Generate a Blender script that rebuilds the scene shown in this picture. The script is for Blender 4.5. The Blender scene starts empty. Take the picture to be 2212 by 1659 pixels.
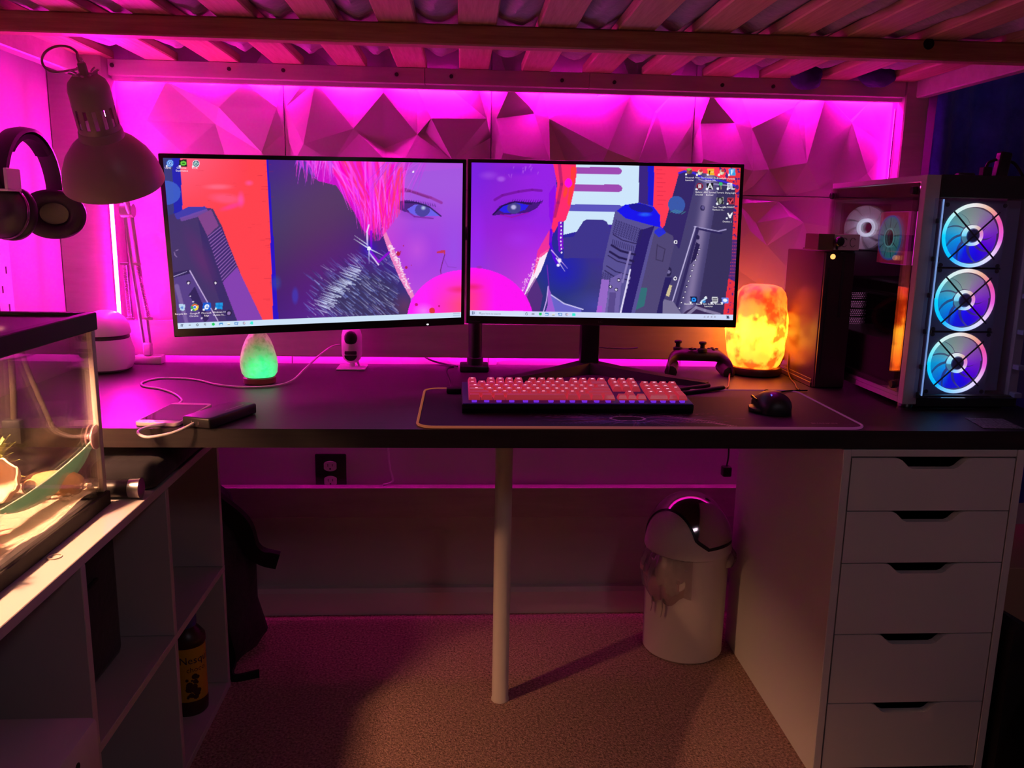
import bpy, bmesh, math, random
import numpy as np
from mathutils import Vector, Matrix
from mathutils.geometry import delaunay_2d_cdt

random.seed(7)
PI = math.pi
C = bpy.context.scene.collection
SC = bpy.context.scene

# ------------------------------------------------------------------ camera
cd = bpy.data.cameras.new('camera')
cd.sensor_width = 36.0
cd.lens = 1800.84 / 2212.0 * 36.0
cd.clip_start = 0.02
cam = bpy.data.objects.new('camera', cd)
C.objects.link(cam)
YAW, PITCH, ROLL = 0.0618, 0.1932, 0.0185
_fw = Vector((math.sin(YAW) * math.cos(PITCH), math.cos(YAW) * math.cos(PITCH), -math.sin(PITCH)))
_r = Vector((math.cos(YAW), -math.sin(YAW), 0))
_u = _r.cross(_fw)
_r2 = _r * math.cos(ROLL) + _u * math.sin(ROLL)
_u2 = _u * math.cos(ROLL) - _r * math.sin(ROLL)
M3 = Matrix((_r2, _u2, -_fw)).transposed()
cam.matrix_world = Matrix.Translation((-0.7244, -1.4865, 1.1125)) @ M3.to_4x4()
SC.camera = cam

# ------------------------------------------------------------------ world, exposure, room light
SC.view_settings.view_transform = 'Standard'
SC.view_settings.look = 'None'
SC.view_settings.exposure = 0.0
SC.view_settings.gamma = 1.0
SC.view_settings.use_curve_mapping = False
w = bpy.data.worlds.new('dark_room')
SC.world = w
w.use_nodes = True
w.node_tree.nodes['Background'].inputs[0].default_value = (0.30, 0.20, 0.22, 1)
w.node_tree.nodes['Background'].inputs[1].default_value = 0.012

LED_STR = 95.0
LED_COL = (1.0, 0.003, 0.56)
TANK_W = 7.0
ROOM_W = 2.1

def area_light(name, loc, target, size, power, col):
    l = bpy.data.lights.new(name, 'AREA')
    l.energy = power; l.color = col; l.size = size; l.shape = 'SQUARE'
    o = bpy.data.objects.new(name, l); C.objects.link(o)
    o.location = loc
    o.rotation_euler = (Vector(target) - Vector(loc)).to_track_quat('-Z', 'Y').to_euler()
    return o
area_light('room_lamp', (0.3, -2.3, 2.25), (-0.3, 0.2, 0.4), 0.35, ROOM_W, (0.95, 0.72, 0.90))

# ------------------------------------------------------------------ helpers
def S(r, g, b):
    f = lambda c: (c / 255 / 12.92) if c / 255 <= 0.04045 else ((c / 255 + 0.055) / 1.055) ** 2.4
    return (f(r), f(g), f(b))

MATS = {}
def mat(name, col=(0.8, 0.8, 0.8), rough=0.5, metal=0.0, emis=None, estr=0.0, noise=None, bump=None,
        spec=0.5, coat=0.0, stretch=None, trans=0.0, alpha=1.0, sheen=0.0):
    if name in MATS:
        return MATS[name]
    m = bpy.data.materials.new(name)
    m.use_nodes = True
    nt = m.node_tree
    b = nt.nodes['Principled BSDF']
    b.inputs['Base Color'].default_value = (*col, 1)
    b.inputs['Roughness'].default_value = rough
    b.inputs['Metallic'].default_value = metal
    b.inputs['Specular IOR Level'].default_value = spec
    b.inputs['Coat Weight'].default_value = coat
    b.inputs['Transmission Weight'].default_value = trans
    b.inputs['Alpha'].default_value = alpha
    b.inputs['Sheen Weight'].default_value = sheen
    if emis is not None:
        b.inputs['Emission Color'].default_value = (*emis, 1)
        b.inputs['Emission Strength'].default_value = estr
    if noise or bump:
        tc = nt.nodes.new('ShaderNodeTexCoord')
        mp = nt.nodes.new('ShaderNodeMapping')
        nt.links.new(tc.outputs['Object'], mp.inputs[0])
        if stretch:
            mp.inputs['Scale'].default_value = stretch
    if noise:
        sc, col2, detail = noise
        n = nt.nodes.new('ShaderNodeTexNoise')
        n.inputs['Scale'].default_value = sc
        n.inputs['Detail'].default_value = detail
        n.inputs['Roughness'].default_value = 0.65
        nt.links.new(mp.outputs[0], n.inputs['Vector'])
        r = nt.nodes.new('ShaderNodeValToRGB')
        r.color_ramp.elements[0].position = 0.32
        r.color_ramp.elements[1].position = 0.68
        r.color_ramp.elements[0].color = (*col2, 1)
        r.color_ramp.elements[1].color = (*col, 1)
        nt.links.new(n.outputs['Fac'], r.inputs[0])
        nt.links.new(r.outputs[0], b.inputs['Base Color'])
    if bump:
        sc, st, dist = bump
        n = nt.nodes.new('ShaderNodeTexNoise')
        n.inputs['Scale'].default_value = sc
        n.inputs['Detail'].default_value = 4
        nt.links.new(mp.outputs[0], n.inputs['Vector'])
        bp = nt.nodes.new('ShaderNodeBump')
        bp.inputs['Strength'].default_value = st
        bp.inputs['Distance'].default_value = dist
        nt.links.new(n.outputs['Fac'], bp.inputs['Height'])
        nt.links.new(bp.outputs[0], b.inputs['Normal'])
    MATS[name] = m
    return m

def glass_mat(name, tint, gloss=0.1, rough=0.02, dirt=0.0, dirtcol=(0.5, 0.45, 0.4)):
    """thin pane: transparent with a fresnel reflection and an optional film of dirt"""
    if name in MATS: return MATS[name]
    m = bpy.data.materials.new(name); m.use_nodes = True
    nt = m.node_tree; nt.nodes.clear()
    o = nt.nodes.new('ShaderNodeOutputMaterial')
    t = nt.nodes.new('ShaderNodeBsdfTransparent'); t.inputs[0].default_value = (*tint, 1)
    g = nt.nodes.new('ShaderNodeBsdfGlossy'); g.inputs['Roughness'].default_value = rough
    lw = nt.nodes.new('ShaderNodeLayerWeight'); lw.inputs[0].default_value = 0.35
    ml = nt.nodes.new('ShaderNodeMath'); ml.operation = 'MULTIPLY_ADD'
    ml.inputs[1].default_value = 0.75; ml.inputs[2].default_value = gloss
    nt.links.new(lw.outputs['Fresnel'], ml.inputs[0])
    mx = nt.nodes.new('ShaderNodeMixShader')
    nt.links.new(ml.outputs[0], mx.inputs[0]); nt.links.new(t.outputs[0], mx.inputs[1]); nt.links.new(g.outputs[0], mx.inputs[2])
    last = mx
    if dirt > 0:
        d = nt.nodes.new('ShaderNodeBsdfDiffuse'); d.inputs[0].default_value = (*dirtcol, 1)
        tc = nt.nodes.new('ShaderNodeTexCoord')
        n = nt.nodes.new('ShaderNodeTexNoise'); n.inputs['Scale'].default_value = 14; n.inputs['Detail'].default_value = 6
        nt.links.new(tc.outputs['Object'], n.inputs['Vector'])
        r = nt.nodes.new('ShaderNodeMapRange'); r.inputs[1].default_value = 0.35; r.inputs[2].default_value = 0.8
        r.inputs[3].default_value = dirt * 0.35; r.inputs[4].default_value = dirt * 2.2
        nt.links.new(n.outputs['Fac'], r.inputs[0])
        m2 = nt.nodes.new('ShaderNodeMixShader')
        nt.links.new(r.outputs[0], m2.inputs[0]); nt.links.new(mx.outputs[0], m2.inputs[1]); nt.links.new(d.outputs[0], m2.inputs[2])
        last = m2
    nt.links.new(last.outputs[0], o.inputs[0])
    MATS[name] = m
    return m

def vcol_mat(name, strength=1.0, rough=0.35, base=False):
    """colour taken from the mesh's own 'col' attribute: a lit screen / lit ring (base=False) or a flat print (base=True)"""
    if name in MATS: return MATS[name]
    m = bpy.data.materials.new(name); m.use_nodes = True
    nt = m.node_tree; b = nt.nodes['Principled BSDF']
    a = nt.nodes.new('ShaderNodeAttribute'); a.attribute_name = 'col'
    b.inputs['Roughness'].default_value = rough
    if base:
        nt.links.new(a.outputs['Color'], b.inputs['Base Color'])
    else:
        b.inputs['Base Color'].default_value = (0.01, 0.01, 0.01, 1)
        b.inputs['Specular IOR Level'].default_value = 0.2
        nt.links.new(a.outputs['Color'], b.inputs['Emission Color'])
        b.inputs['Emission Strength'].default_value = strength
    MATS[name] = m
    return m

def BM(): return bmesh.new()

def _merge(bm, t):
    me = bpy.data.meshes.new('tmp'); t.to_mesh(me); t.free(); bm.from_mesh(me); bpy.data.meshes.remove(me)

def box(bm, x0, x1, y0, y1, z0, z1, bev=0.0, seg=1, M=None):
    t = bmesh.new()
    vs = [t.verts.new((x, y, z)) for z in (z0, z1) for y in (y0, y1) for x in (x0, x1)]
    for f in ((0, 2, 3, 1), (4, 5, 7, 6), (0, 1, 5, 4), (2, 6, 7, 3), (0, 4, 6, 2), (1, 3, 7, 5)):
        t.faces.new([vs[i] for i in f])
    if bev > 0:
        bmesh.ops.bevel(t, geom=list(t.edges), offset=bev, segments=seg, affect='EDGES', profile=0.5)
    if M is not None: bmesh.ops.transform(t, matrix=M, verts=t.verts)
    _merge(bm, t)
    return bm

def prism(bm, poly, a0, a1, axis='y', bev=0.0, M=None):
    """extrude a 2D polygon; axis y: poly is (x,z); axis z: (x,y); axis x: (y,z)"""
    t = bmesh.new()
    def P(p, a): return {'y': (p[0], a, p[1]), 'z': (p[0], p[1], a), 'x': (a, p[0], p[1])}[axis]
    A = [t.verts.new(P(p, a0)) for p in poly]; B = [t.verts.new(P(p, a1)) for p in poly]
    t.faces.new(A[::-1]); t.faces.new(B)
    n = len(poly)
    for i in range(n): t.faces.new((A[i], A[(i + 1) % n], B[(i + 1) % n], B[i]))
    bmesh.ops.recalc_face_normals(t, faces=t.faces)
    if bev > 0:
        es = [e for e in t.edges if abs({'y': (e.verts[0].co - e.verts[1].co).y, 'z': (e.verts[0].co - e.verts[1].co).z, 'x': (e.verts[0].co - e.verts[1].co).x}[axis]) < 1e-6]
        bmesh.ops.bevel(t, geom=es, offset=bev, segments=2, affect='EDGES', profile=0.5)
    if M is not None: bmesh.ops.transform(t, matrix=M, verts=t.verts)
    _merge(bm, t)
    return bm

def tube(bm, pts, r, n=8, closed=False, caps=True, flat=None):
    pts = [Vector(p) for p in pts]
    N = len(pts)
    rs = r if isinstance(r, (list, tuple)) else [r] * N
    rings = []
    up = None
    for i, p in enumerate(pts):
        a = pts[(i - 1) % N] if (closed or i > 0) else p
        b = pts[(i + 1) % N] if (closed or i < N - 1) else p
        d = (b - a)
        if d.length < 1e-9: d = Vector((0, 0, 1))
        d.normalize()
        if up is None:
            up = Vector((0, 0, 1)) if abs(d.z) < 0.9 else Vector((1, 0, 0))
        s = d.cross(up)
        if s.length < 1e-6: s = d.orthogonal()
        s.normalize(); up = s.cross(d).normalized()
        fx, fy = (1, 1) if flat is None else flat
        rings.append([bm.verts.new(p + (s * math.cos(2 * PI * k / n) * fx + up * math.sin(2 * PI * k / n) * fy) * rs[i]) for k in range(n)])
    for i in range(N if closed else N - 1):
        A, B = rings[i], rings[(i + 1) % N]
        for k in range(n): bm.faces.new((A[k], A[(k + 1) % n], B[(k + 1) % n], B[k]))
    if caps and not closed:
        bm.faces.new(rings[0][::-1]); bm.faces.new(rings[-1])
    return bm

def spline(pts, n=8):
    """catmull-rom through points"""
    P = [Vector(p) for p in pts]; P = [P[0] * 2 - P[1]] + P + [P[-1] * 2 - P[-2]]
    out = []
    for i in range(1, len(P) - 2):
        for k in range(n):
            t = k / n
            out.append(0.5 * ((2 * P[i]) + (-P[i - 1] + P[i + 1]) * t + (2 * P[i - 1] - 5 * P[i] + 4 * P[i + 1] - P[i + 2]) * t * t + (-P[i - 1] + 3 * P[i] - 3 * P[i + 1] + P[i + 2]) * t ** 3))
    out.append(P[-2])
    return out

def lathe(bm, prof, n=32, M=None, wob=None, a0=0.0, a1=2 * PI):
    full = abs(a1 - a0 - 2 * PI) < 1e-6
    t = bmesh.new()
    rings = []
    for j, (r, z) in enumerate(prof):
        if r < 1e-7: rings.append([t.verts.new((0, 0, z))])
        else:
            row = []
            for k in range(n if full else n + 1):
                a = a0 + (a1 - a0) * k / n
                rr = r * (wob(a, z) if wob else 1.0)
                row.append(t.verts.new((rr * math.cos(a), rr * math.sin(a), z)))
            rings.append(row)
    for A, B in zip(rings[:-1], rings[1:]):
        m = n
        for k in range(m):
            k2 = (k + 1) % n if full else k + 1
            if len(A) == 1 and len(B) == 1: continue
            if len(A) == 1: t.faces.new((A[0], B[k2], B[k]))
            elif len(B) == 1: t.faces.new((A[k], A[k2], B[0]))
            else: t.faces.new((A[k], A[k2], B[k2], B[k]))
    if full and not (abs(prof[0][0] - prof[-1][0]) < 1e-9 and abs(prof[0][1] - prof[-1][1]) < 1e-9):
        if len(rings[0]) > 1: t.faces.new(rings[0][::-1])
        if len(rings[-1]) > 1: t.faces.new(rings[-1])
    bmesh.ops.recalc_face_normals(t, faces=t.faces)
    if M is not None: bmesh.ops.transform(t, matrix=M, verts=t.verts)
    _merge(bm, t)
    return bm

def blob(bm, c, r, nu=20, nv=12, amp=0.0, fr=3.0, seed=0, M=None):
    """lumpy ellipsoid"""
    rng = random.Random(seed); ph = [rng.uniform(0, 6.28) for _ in range(6)]
    t = bmesh.new(); rows = []
    for j in range(nv + 1):
        th = PI * j / nv
        row = []
        for i in range(nu if 0 < j < nv else 1):
            a = 2 * PI * i / nu
            d = Vector((math.sin(th) * math.cos(a), math.sin(th) * math.sin(a), math.cos(th)))
            k = 1 + amp * (math.sin(d.x * fr + ph[0]) * math.sin(d.y * fr + ph[1]) + math.sin(d.z * fr * 1.3 + ph[2] + d.x * fr) * 0.6 + math.sin(d.y * fr * 2.1 + ph[3]) * 0.3)
            row.append(t.verts.new((c[0] + d.x * r[0] * k, c[1] + d.y * r[1] * k, c[2] + d.z * r[2] * k)))
        rows.append(row)
    for A, B in zip(rows[:-1], rows[1:]):
        for i in range(nu):
            i2 = (i + 1) % nu
            if len(A) == 1: t.faces.new((A[0], B[i], B[i2]))
            elif len(B) == 1: t.faces.new((A[i], B[0], A[i2]))
            else: t.faces.new((A[i], B[i], B[i2], A[i2]))
    bmesh.ops.recalc_face_normals(t, faces=t.faces)
    if M is not None: bmesh.ops.transform(t, matrix=M, verts=t.verts)
    _merge(bm, t)
    return bm

def mesh_of(bm, smooth=None):
    me = bpy.data.meshes.new('mesh')
    bm.to_mesh(me); bm.free()
    if smooth is not None:
        me.polygons.foreach_set('use_smooth', [True] * len(me.polygons))
        me.set_sharp_from_angle(angle=math.radians(smooth))
    return me

def obj(name, bm, m, parent=None, smooth=None, label=None, world=True):
    """link ONE mesh object; with world=True the mesh is in world coordinates even under a placed parent"""
    me = bm if isinstance(bm, bpy.types.Mesh) else mesh_of(bm, smooth)
    me.name = name
    if m is not None and len(me.materials) == 0: me.materials.append(m)
    o = bpy.data.objects.new(name, me); C.objects.link(o)
    if parent is not None:
        o.parent = parent
        if world: o.matrix_parent_inverse = wm(parent).inverted()
    if label: o['label'] = label
    return o

def wm(o):
    m = Matrix.LocRotScale(o.location, o.rotation_euler, o.scale)
    if o.parent is not None: m = wm(o.parent) @ o.matrix_parent_inverse @ m
    return m

def tag(o, label, cat, group=None, kind=None):
    o['label'] = label; o['category'] = cat
    if group: o['group'] = group
    if kind: o['kind'] = kind
    return o

def thing(name, label, cat, loc=(0, 0, 0), rot=(0, 0, 0), group=None):
    o = bpy.data.objects.new(name, None); C.objects.link(o)
    o.empty_display_size = 0.05
    o.location = loc; o.rotation_euler = rot
    return tag(o, label, cat, group)

def struct(name, bm, m, smooth=None, label=None):
    o = obj(name, bm, m, None, smooth)
    o['kind'] = 'structure'
    if label: o['label'] = label
    return o

def at(M, x, y, z): return M @ Vector((x, y, z))
def T3(x, y, z): return Matrix.Translation((x, y, z))
def RZ(a): return Matrix.Rotation(a, 4, 'Z')
def RX(a): return Matrix.Rotation(a, 4, 'X')
def RY(a): return Matrix.Rotation(a, 4, 'Y')

_TXT = {}
def text_mesh(s, size=0.01, depth=0.0):
    """built-in font to a mesh in the XY plane, left-aligned at the origin"""
    cu = bpy.data.curves.new('t', 'FONT'); cu.body = s; cu.size = size; cu.extrude = depth; cu.resolution_u = 2
    o = bpy.data.objects.new('t', cu); C.objects.link(o)
    bpy.context.view_layer.update()
    me = bpy.data.meshes.new_from_object(o.evaluated_get(bpy.context.evaluated_depsgraph_get()))
    C.objects.unlink(o); bpy.data.objects.remove(o); bpy.data.curves.remove(cu)
    me.materials.clear()
    return me

DESK = 0.7355   # desk top height
# ------------------------------------------------------------------ materials shared
WHITE = mat('white_lacquer', (0.74, 0.72, 0.70), 0.38)
WALLP = mat('wall_paint', (0.62, 0.60, 0.60), 0.75, bump=(120, 0.06, 0.002))
PANELM = mat('panel_white', (0.66, 0.64, 0.66), 0.5)
BLACKP = mat('black_plastic', (0.012, 0.012, 0.013), 0.38)
BLACKM = mat('black_matte', (0.008, 0.008, 0.009), 0.75)
PINE = mat('pine_wood', (0.70, 0.46, 0.30), 0.55, noise=(9, (0.50, 0.28, 0.16), 5), stretch=(14, 0.8, 14), bump=(30, 0.1, 0.001))
PINEX = mat('pine_beam', (0.55, 0.30, 0.18), 0.6, noise=(8, (0.36, 0.17, 0.10), 5), stretch=(0.8, 14, 14), bump=(30, 0.1, 0.001))
BEDW = mat('bed_frame_paint', (0.60, 0.52, 0.52), 0.5, noise=(5, (0.50, 0.42, 0.42), 4), stretch=(1, 8, 8))
CHROME = mat('chrome', (0.75, 0.75, 0.78), 0.12, 1.0)
WHITEP = mat('white_plastic', (0.80, 0.80, 0.80), 0.4)
DARKCLOTH = mat('dark_cloth', (0.012, 0.011, 0.016), 0.9, bump=(60, 0.3, 0.004), sheen=0.1)

# ------------------------------------------------------------------ setting
b = BM(); box(b, -1.80, 1.7, -3.0, 0.86, -0.05, 0.0)
FLOORM = mat('carpet', (0.88, 0.54, 0.43), 0.95, noise=(170, (0.20, 0.105, 0.085), 6), bump=(260, 1.0, 0.010), spec=0.1)
struct('floor', b, FLOORM, label='brown flecked carpet under the desk')
b = BM(); box(b, -1.78, 1.7, 0.768, 0.84, 0.0, 2.45)
wall_back = struct('wall_back', b, WALLP, label='painted back wall behind the desk')
b = BM(); box(b, -1.80, -1.715, -3.0, 0.80, 0.0, 2.45)
struct('wall_left', b, WALLP, label='painted side wall at the head of the bed')
b = BM(); box(b, 1.6, 1.7, -3.0, 0.80, 0.0, 2.45)
struct('wall_right', b, WALLP)
b = BM(); box(b, -1.80, 1.7, -3.0, 0.84, 2.45, 2.5)
struct('ceiling', b, WALLP)
b = BM(); prism(b, [(0.745, 0), (0.745, 0.066), (0.752, 0.078), (0.768, 0.080), (0.768, 0)], -1.71, 1.6, 'x')
struct('baseboard_back', b, mat('baseboard_paint', (0.80, 0.74, 0.70), 0.5))

# --- pixel helper: camera ray through an image pixel to its position on the wall plane y = 0.765
_c0 = Vector((-0.7244, -1.4865, 1.1125))
def onwall(px, py, Y=0.765):
    d = _fw + _r2 * ((px - 1106) / 1800.84) - _u2 * ((py - 829.5) / 1800.84)
    t = (Y - _c0.y) / d.y
    p = _c0 + d * t
    return (p.x, p.z)

# --- moulded triangular relief panels on the back wall, one object each
def wall_panel(x0, x1, z0, z1, nodes, edges=()):
    """nodes: (x, z, proud); panel outline is added with zero relief; constrained Delaunay facets with a 6 mm skirt"""
    g = 0.0012
    x0 += g; x1 -= g; z0 += g; z1 -= g
    pts = []; hs = []
    for x, z, h in nodes:
        pts.append(Vector((min(max(x, x0), x1), min(max(z, z0), z1)))); hs.append(h)
    border = [(x0, z0), (x1, z0), (x1, z1), (x0, z1)]
    for k in range(4):
        a, c = border[k], border[(k + 1) % 4]
        for s in range(4):
            t = s / 4
            p = Vector((a[0] + (c[0] - a[0]) * t, a[1] + (c[1] - a[1]) * t))
            if min((p - q).length for q in pts) > 0.03:
                pts.append(p); hs.append(0.004 + 0.004 * ((s + k) % 2))
    v, e, f, ov, oe, of = delaunay_2d_cdt(pts, [tuple(q) for q in edges], [], 0, 1e-5)
    bm = BM(); V = []
    for i, p in enumerate(v):
        h = hs[ov[i][0]] if ov[i] else 0.008
        V.append(bm.verts.new((p.x, 0.7625 - h, p.y)))
    for q in f:
        bm.faces.new([V[i] for i in q])
    bmesh.ops.recalc_face_normals(bm, faces=bm.faces)
    if sum((fc.normal.y for fc in bm.faces)) > 0: bmesh.ops.reverse_faces(bm, faces=bm.faces)
    # skirt back to the wall
    be = [ed for ed in bm.edges if ed.is_boundary]
    r = bmesh.ops.extrude_edge_only(bm, edges=be)
    for vv in [q for q in r['geom'] if isinstance(q, bmesh.types.BMVert)]: vv.co.y = 0.768
    return obj('wall_panel', bm, PANELM, wall_back)

H, Mh, L = 0.021, 0.010, 0.002
def N(l): return [(*onwall(px, py), h) for px, py, h in l]
XS = [-1.705, -1.179, -0.652, -0.121, 0.410]
ZT, ZM, ZL = 1.72, 1.19, 0.66
colA0 = [(366, 179, H), (321, 262, Mh), (466, 268, L), (478, 234, H), (601, 235, Mh + 0.006), (533, 181, 0.02), (585, 179, 0.006), (570, 331, 0.022), (400, 330, H), (290, 200, L), (240, 300, 0.01), (450, 150, 0.012)]
colA1 = [(620, 232, Mh), (661, 180, H), (685, 180, H), (765, 279, Mh + .002), (777, 290, Mh), (659, 313, H), (830, 203, H), (780, 284, Mh), (902, 292, Mh), (832, 321, L), (908, 297, Mh), (899, 188, 0.006), (932, 258, H), (1051, 259, 0.02), (917, 290, L), (1032, 190, 0.022), (969, 188, L), (832, 345, 0.018), (876, 345, 0.02), (978, 348, H), (640, 345, 0.006), (760, 180, L), (720, 350, L)]
colB2 = [(1072, 257, Mh), (1142, 231, Mh), (1101, 192, 0.026), (1170, 192, L), (1086, 332, H), (1154, 246, L), (1184, 259, H), (1285, 212, Mh), (1290, 205, Mh), (1186, 350, H), (1222, 350, L), (1303, 197, L), (1363, 197, H), (1413, 242, L), (1418, 246, Mh), (1452, 203, 0.004), (1309, 325, 0.028), (1378, 350, L), (1439, 350, 0.02), (1490, 272, 0.01)]
colB3 = [(1510, 268, 0.01), (1570, 250, Mh), (1529, 208, 0.026), (1600, 208, L), (1514, 345, H), (1586, 266, L), (1618, 279, H), (1713, 232, Mh), (1718, 222, Mh), (1620, 370, H), (1660, 366, L), (1733, 216, L), (1777, 207, H), (1835, 260, L), (1836, 266, Mh), (1875, 222, 0.004), (1732, 354, 0.030), (1862, 376, 0.028), (1796, 392, L), (1625, 402, 0.006), (1769, 408, 0.006)]
wall_panel(XS[0], XS[1], ZM, ZT, N(colA0))
wall_panel(XS[1], XS[2], ZM, ZT, N(colA1))
wall_panel(XS[2], XS[3], ZM, ZT, N(colB2))
wall_panel(XS[3], XS[4], ZM, ZT, N(colB3))
rng = random.Random(3)
for i in range(4):
    if i == 3:
        nd = N([(1630, 482, Mh), (1679, 435, 0.006), (1732, 481, Mh), (1697, 468, 0.028), (1613, 498, 0.024), (1631, 610, 0.004), (1692, 575, 0.02), (1650, 530, H), (1760, 560, L), (1590, 440, H), (1560, 560, Mh), (1840, 500, H), (1600, 700, H), (1680, 720, L)])
    else:
        nd = []
        for a in range(4):
            for c in range(4):
                nd.append((XS[i] + 0.53 * (a + 0.5) / 4 + rng.uniform(-.05, .05), ZL + 0.53 * (c + 0.5) / 4 + rng.uniform(-.05, .05), rng.choice((H, Mh, L))))
    wall_panel(XS[i], XS[i + 1], ZL, ZM, nd)

# ------------------------------------------------------------------ loft bed above the desk
bed = thing('loft_bed', 'wooden loft bed frame with pine slats above the desk', 'bed', (-0.6, 0.2, 0))
joints = [-1.587, -0.820, -0.408, 0.412]
for a, c in zip(joints[:-1], joints[1:]):
    b = BM(); box(b, a + 0.0006, c - 0.0006, 0.700, 0.722, 1.443, 1.4805, 0.0012); obj('rear_rail', b, BEDW, bed)
b = BM(); box(b, -1.605, 0.414, 0.722, 0.738, 1.434, 1.478, 0.001); obj('rail_batten', b, BEDW, bed)
for px, py in ((242, 141), (495, 149), (612, 152), (857, 161), (975, 165), (1214, 174), (1327, 178), (1560, 184), (1670, 187)):
    x, z = onwall(px, py, 0.70)
    b = BM(); lathe(b, [(0.0048, 0), (0.0048, 0.004), (0.002, 0.0046), (0, 0.0046)], 12, T3(x, 0.7005, z) @ RX(PI / 2)); obj('bolt', b, mat('bolt_dark', (0.05, 0.04, 0.04), 0.5, 0.6), bed)
for x0, x1, y0 in ((-1.7148, -1.587, 0.660), (0.414, 0.478, 0.702)):
    b = BM(); box(b, x0, x1, y0, 0.742, 0, 1.80, 0.003); obj('post', b, BEDW, bed)
for x0, x1 in ((-1.700, -1.62), (0.60, 0.68)):
    b = BM(); box(b, x0, x1, -0.36, -0.31, 0, 1.80, 0.003); obj('post', b, BEDW, bed)
b = BM(); box(b, -1.605, 0.414, 0.703, 0.722, 0.753, 0.845, 0.002); obj('middle_rail', b, BEDW, bed)
b = BM(); box(b, -1.605, 0.60, 0.735, 0.764, 0.295, 0.383, 0.002); obj('lower_rail', b, BEDW, bed)
b = BM(); box(b, -1.64, 0.44, 0.215, 0.250, 1.442, 1.4805, 0.003); obj('center_beam', b, PINEX, bed)
b = BM(); box(b, 0.440, 0.468, -0.31, 0.702, 1.442, 1.62, 0.003); obj('end_rail', b, BEDW, bed)
b = BM(); box(b, -1.672, -1.640, -0.31, 0.702, 1.437, 1.62, 0.003); obj('end_rail', b, BEDW, bed)
b = BM(); box(b, -1.70, 0.68, -0.345, -0.31, 1.48, 1.62, 0.003); obj('front_rail', b, BEDW, bed)
b = BM(); lathe(b, [(0.011, 0), (0.011, 0.002), (0, 0.002)], 16, T3(0.196, 0.2152, 1.472) @ RX(PI / 2)); obj('screw_hole', b, BLACKM, bed)
slat_c = [-1.612, -1.459, -1.309, -1.155, -1.000, -0.852, -0.698, -0.543, -0.388, -0.238, -0.082, 0.066, 0.223, 0.400]
b = BM(); box(b, -0.037, 0.037, -0.305, 0.716, 0, 0.021, 0.0025); slat_me = mesh_of(b); slat_me.materials.append(PINE)
for k, x in enumerate(slat_c):
    o = obj('slat', slat_me, PINE, bed, world=False); o.matrix_parent_inverse = wm(bed).inverted()
    o.location = (x if abs(x - 0.4) > .01 else 0.397, 0, 1.4810)
# mattress resting on the slats, its cover bulging into the gaps
b = BM()
nx, ny = 210, 60
V = []
for j in range(ny + 1):
    y = -0.28 + (0.66 + 0.28) * j / ny
    row = []
    for i in range(nx + 1):
        x = -1.63 + 2.06 * i / nx
        d = min(abs(x - c) for c in slat_c)
        ph = (x * 41.3) % 6.28
        s = max(0.0, (d - 0.037) / 0.04)
        sag = 0.016 * math.sin(min(1, s) * PI / 2) + 0.0035 * s * math.sin(y * 38 + ph * 3) + 0.003 * s * math.sin(x * 130 + y * 17)
        ed = max(0.0, (y - 0.56) / 0.10)
        z = 1.5035 - sag + 0.05 * ed ** 2.2
        row.append(b.verts.new((x, y, max(z, 1.4835))))
    V.append(row)
top = [[b.verts.new((r[i].co.x, r[i].co.y, 1.66)) for i in (0, nx)] for r in (V[0], V[-1])]
for j in range(ny):
    for i in range(nx): b.faces.new((V[j][i], V[j + 1][i], V[j + 1][i + 1], V[j][i + 1]))
b.faces.new((top[0][0], top[0][1], top[1][1], top[1][0]))
b.faces.new(V[-1] + [top[1][1], top[1][0]])
b.faces.new(V[0][::-1] + [top[0][0], top[0][1]])
b.faces.new([r[0] for r in V][::-1] + [top[0][0], top[1][0]][0:2])
b.faces.new([r[nx] for r in V] + [top[1][1], top[0][1]])
tag(obj('mattress', b, mat('mattress_cover', (0.46, 0.40, 0.44), 0.9, noise=(60, (0.36, 0.31, 0.36), 3), bump=(25, 0.5, 0.01), stretch=(1, 2.5, 1)), smooth=40), 'pale quilted mattress bulging between the bed slats', 'mattress')
bl = thing('blanket', 'dark blue blanket poking down between the rear bed slats', 'blanket', (0.18, 0.68, 1.44))
BLUEC = mat('blue_blanket', (0.035, 0.03, 0.16), 0.85, bump=(70, 0.5, 0.006))
for px, py, rx, rz in ((1745, 176, 0.040, 0.030), (1897, 172, 0.046, 0.028)):
    x, z = onwall(px, py, 0.66)
    b = BM(); blob(b, (x, 0.668, z + 0.012), (rx, 0.030, rz), 26, 14, 0.10, 4.0, int(px)); obj('fold', b, BLUEC, bl, 50)

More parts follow.
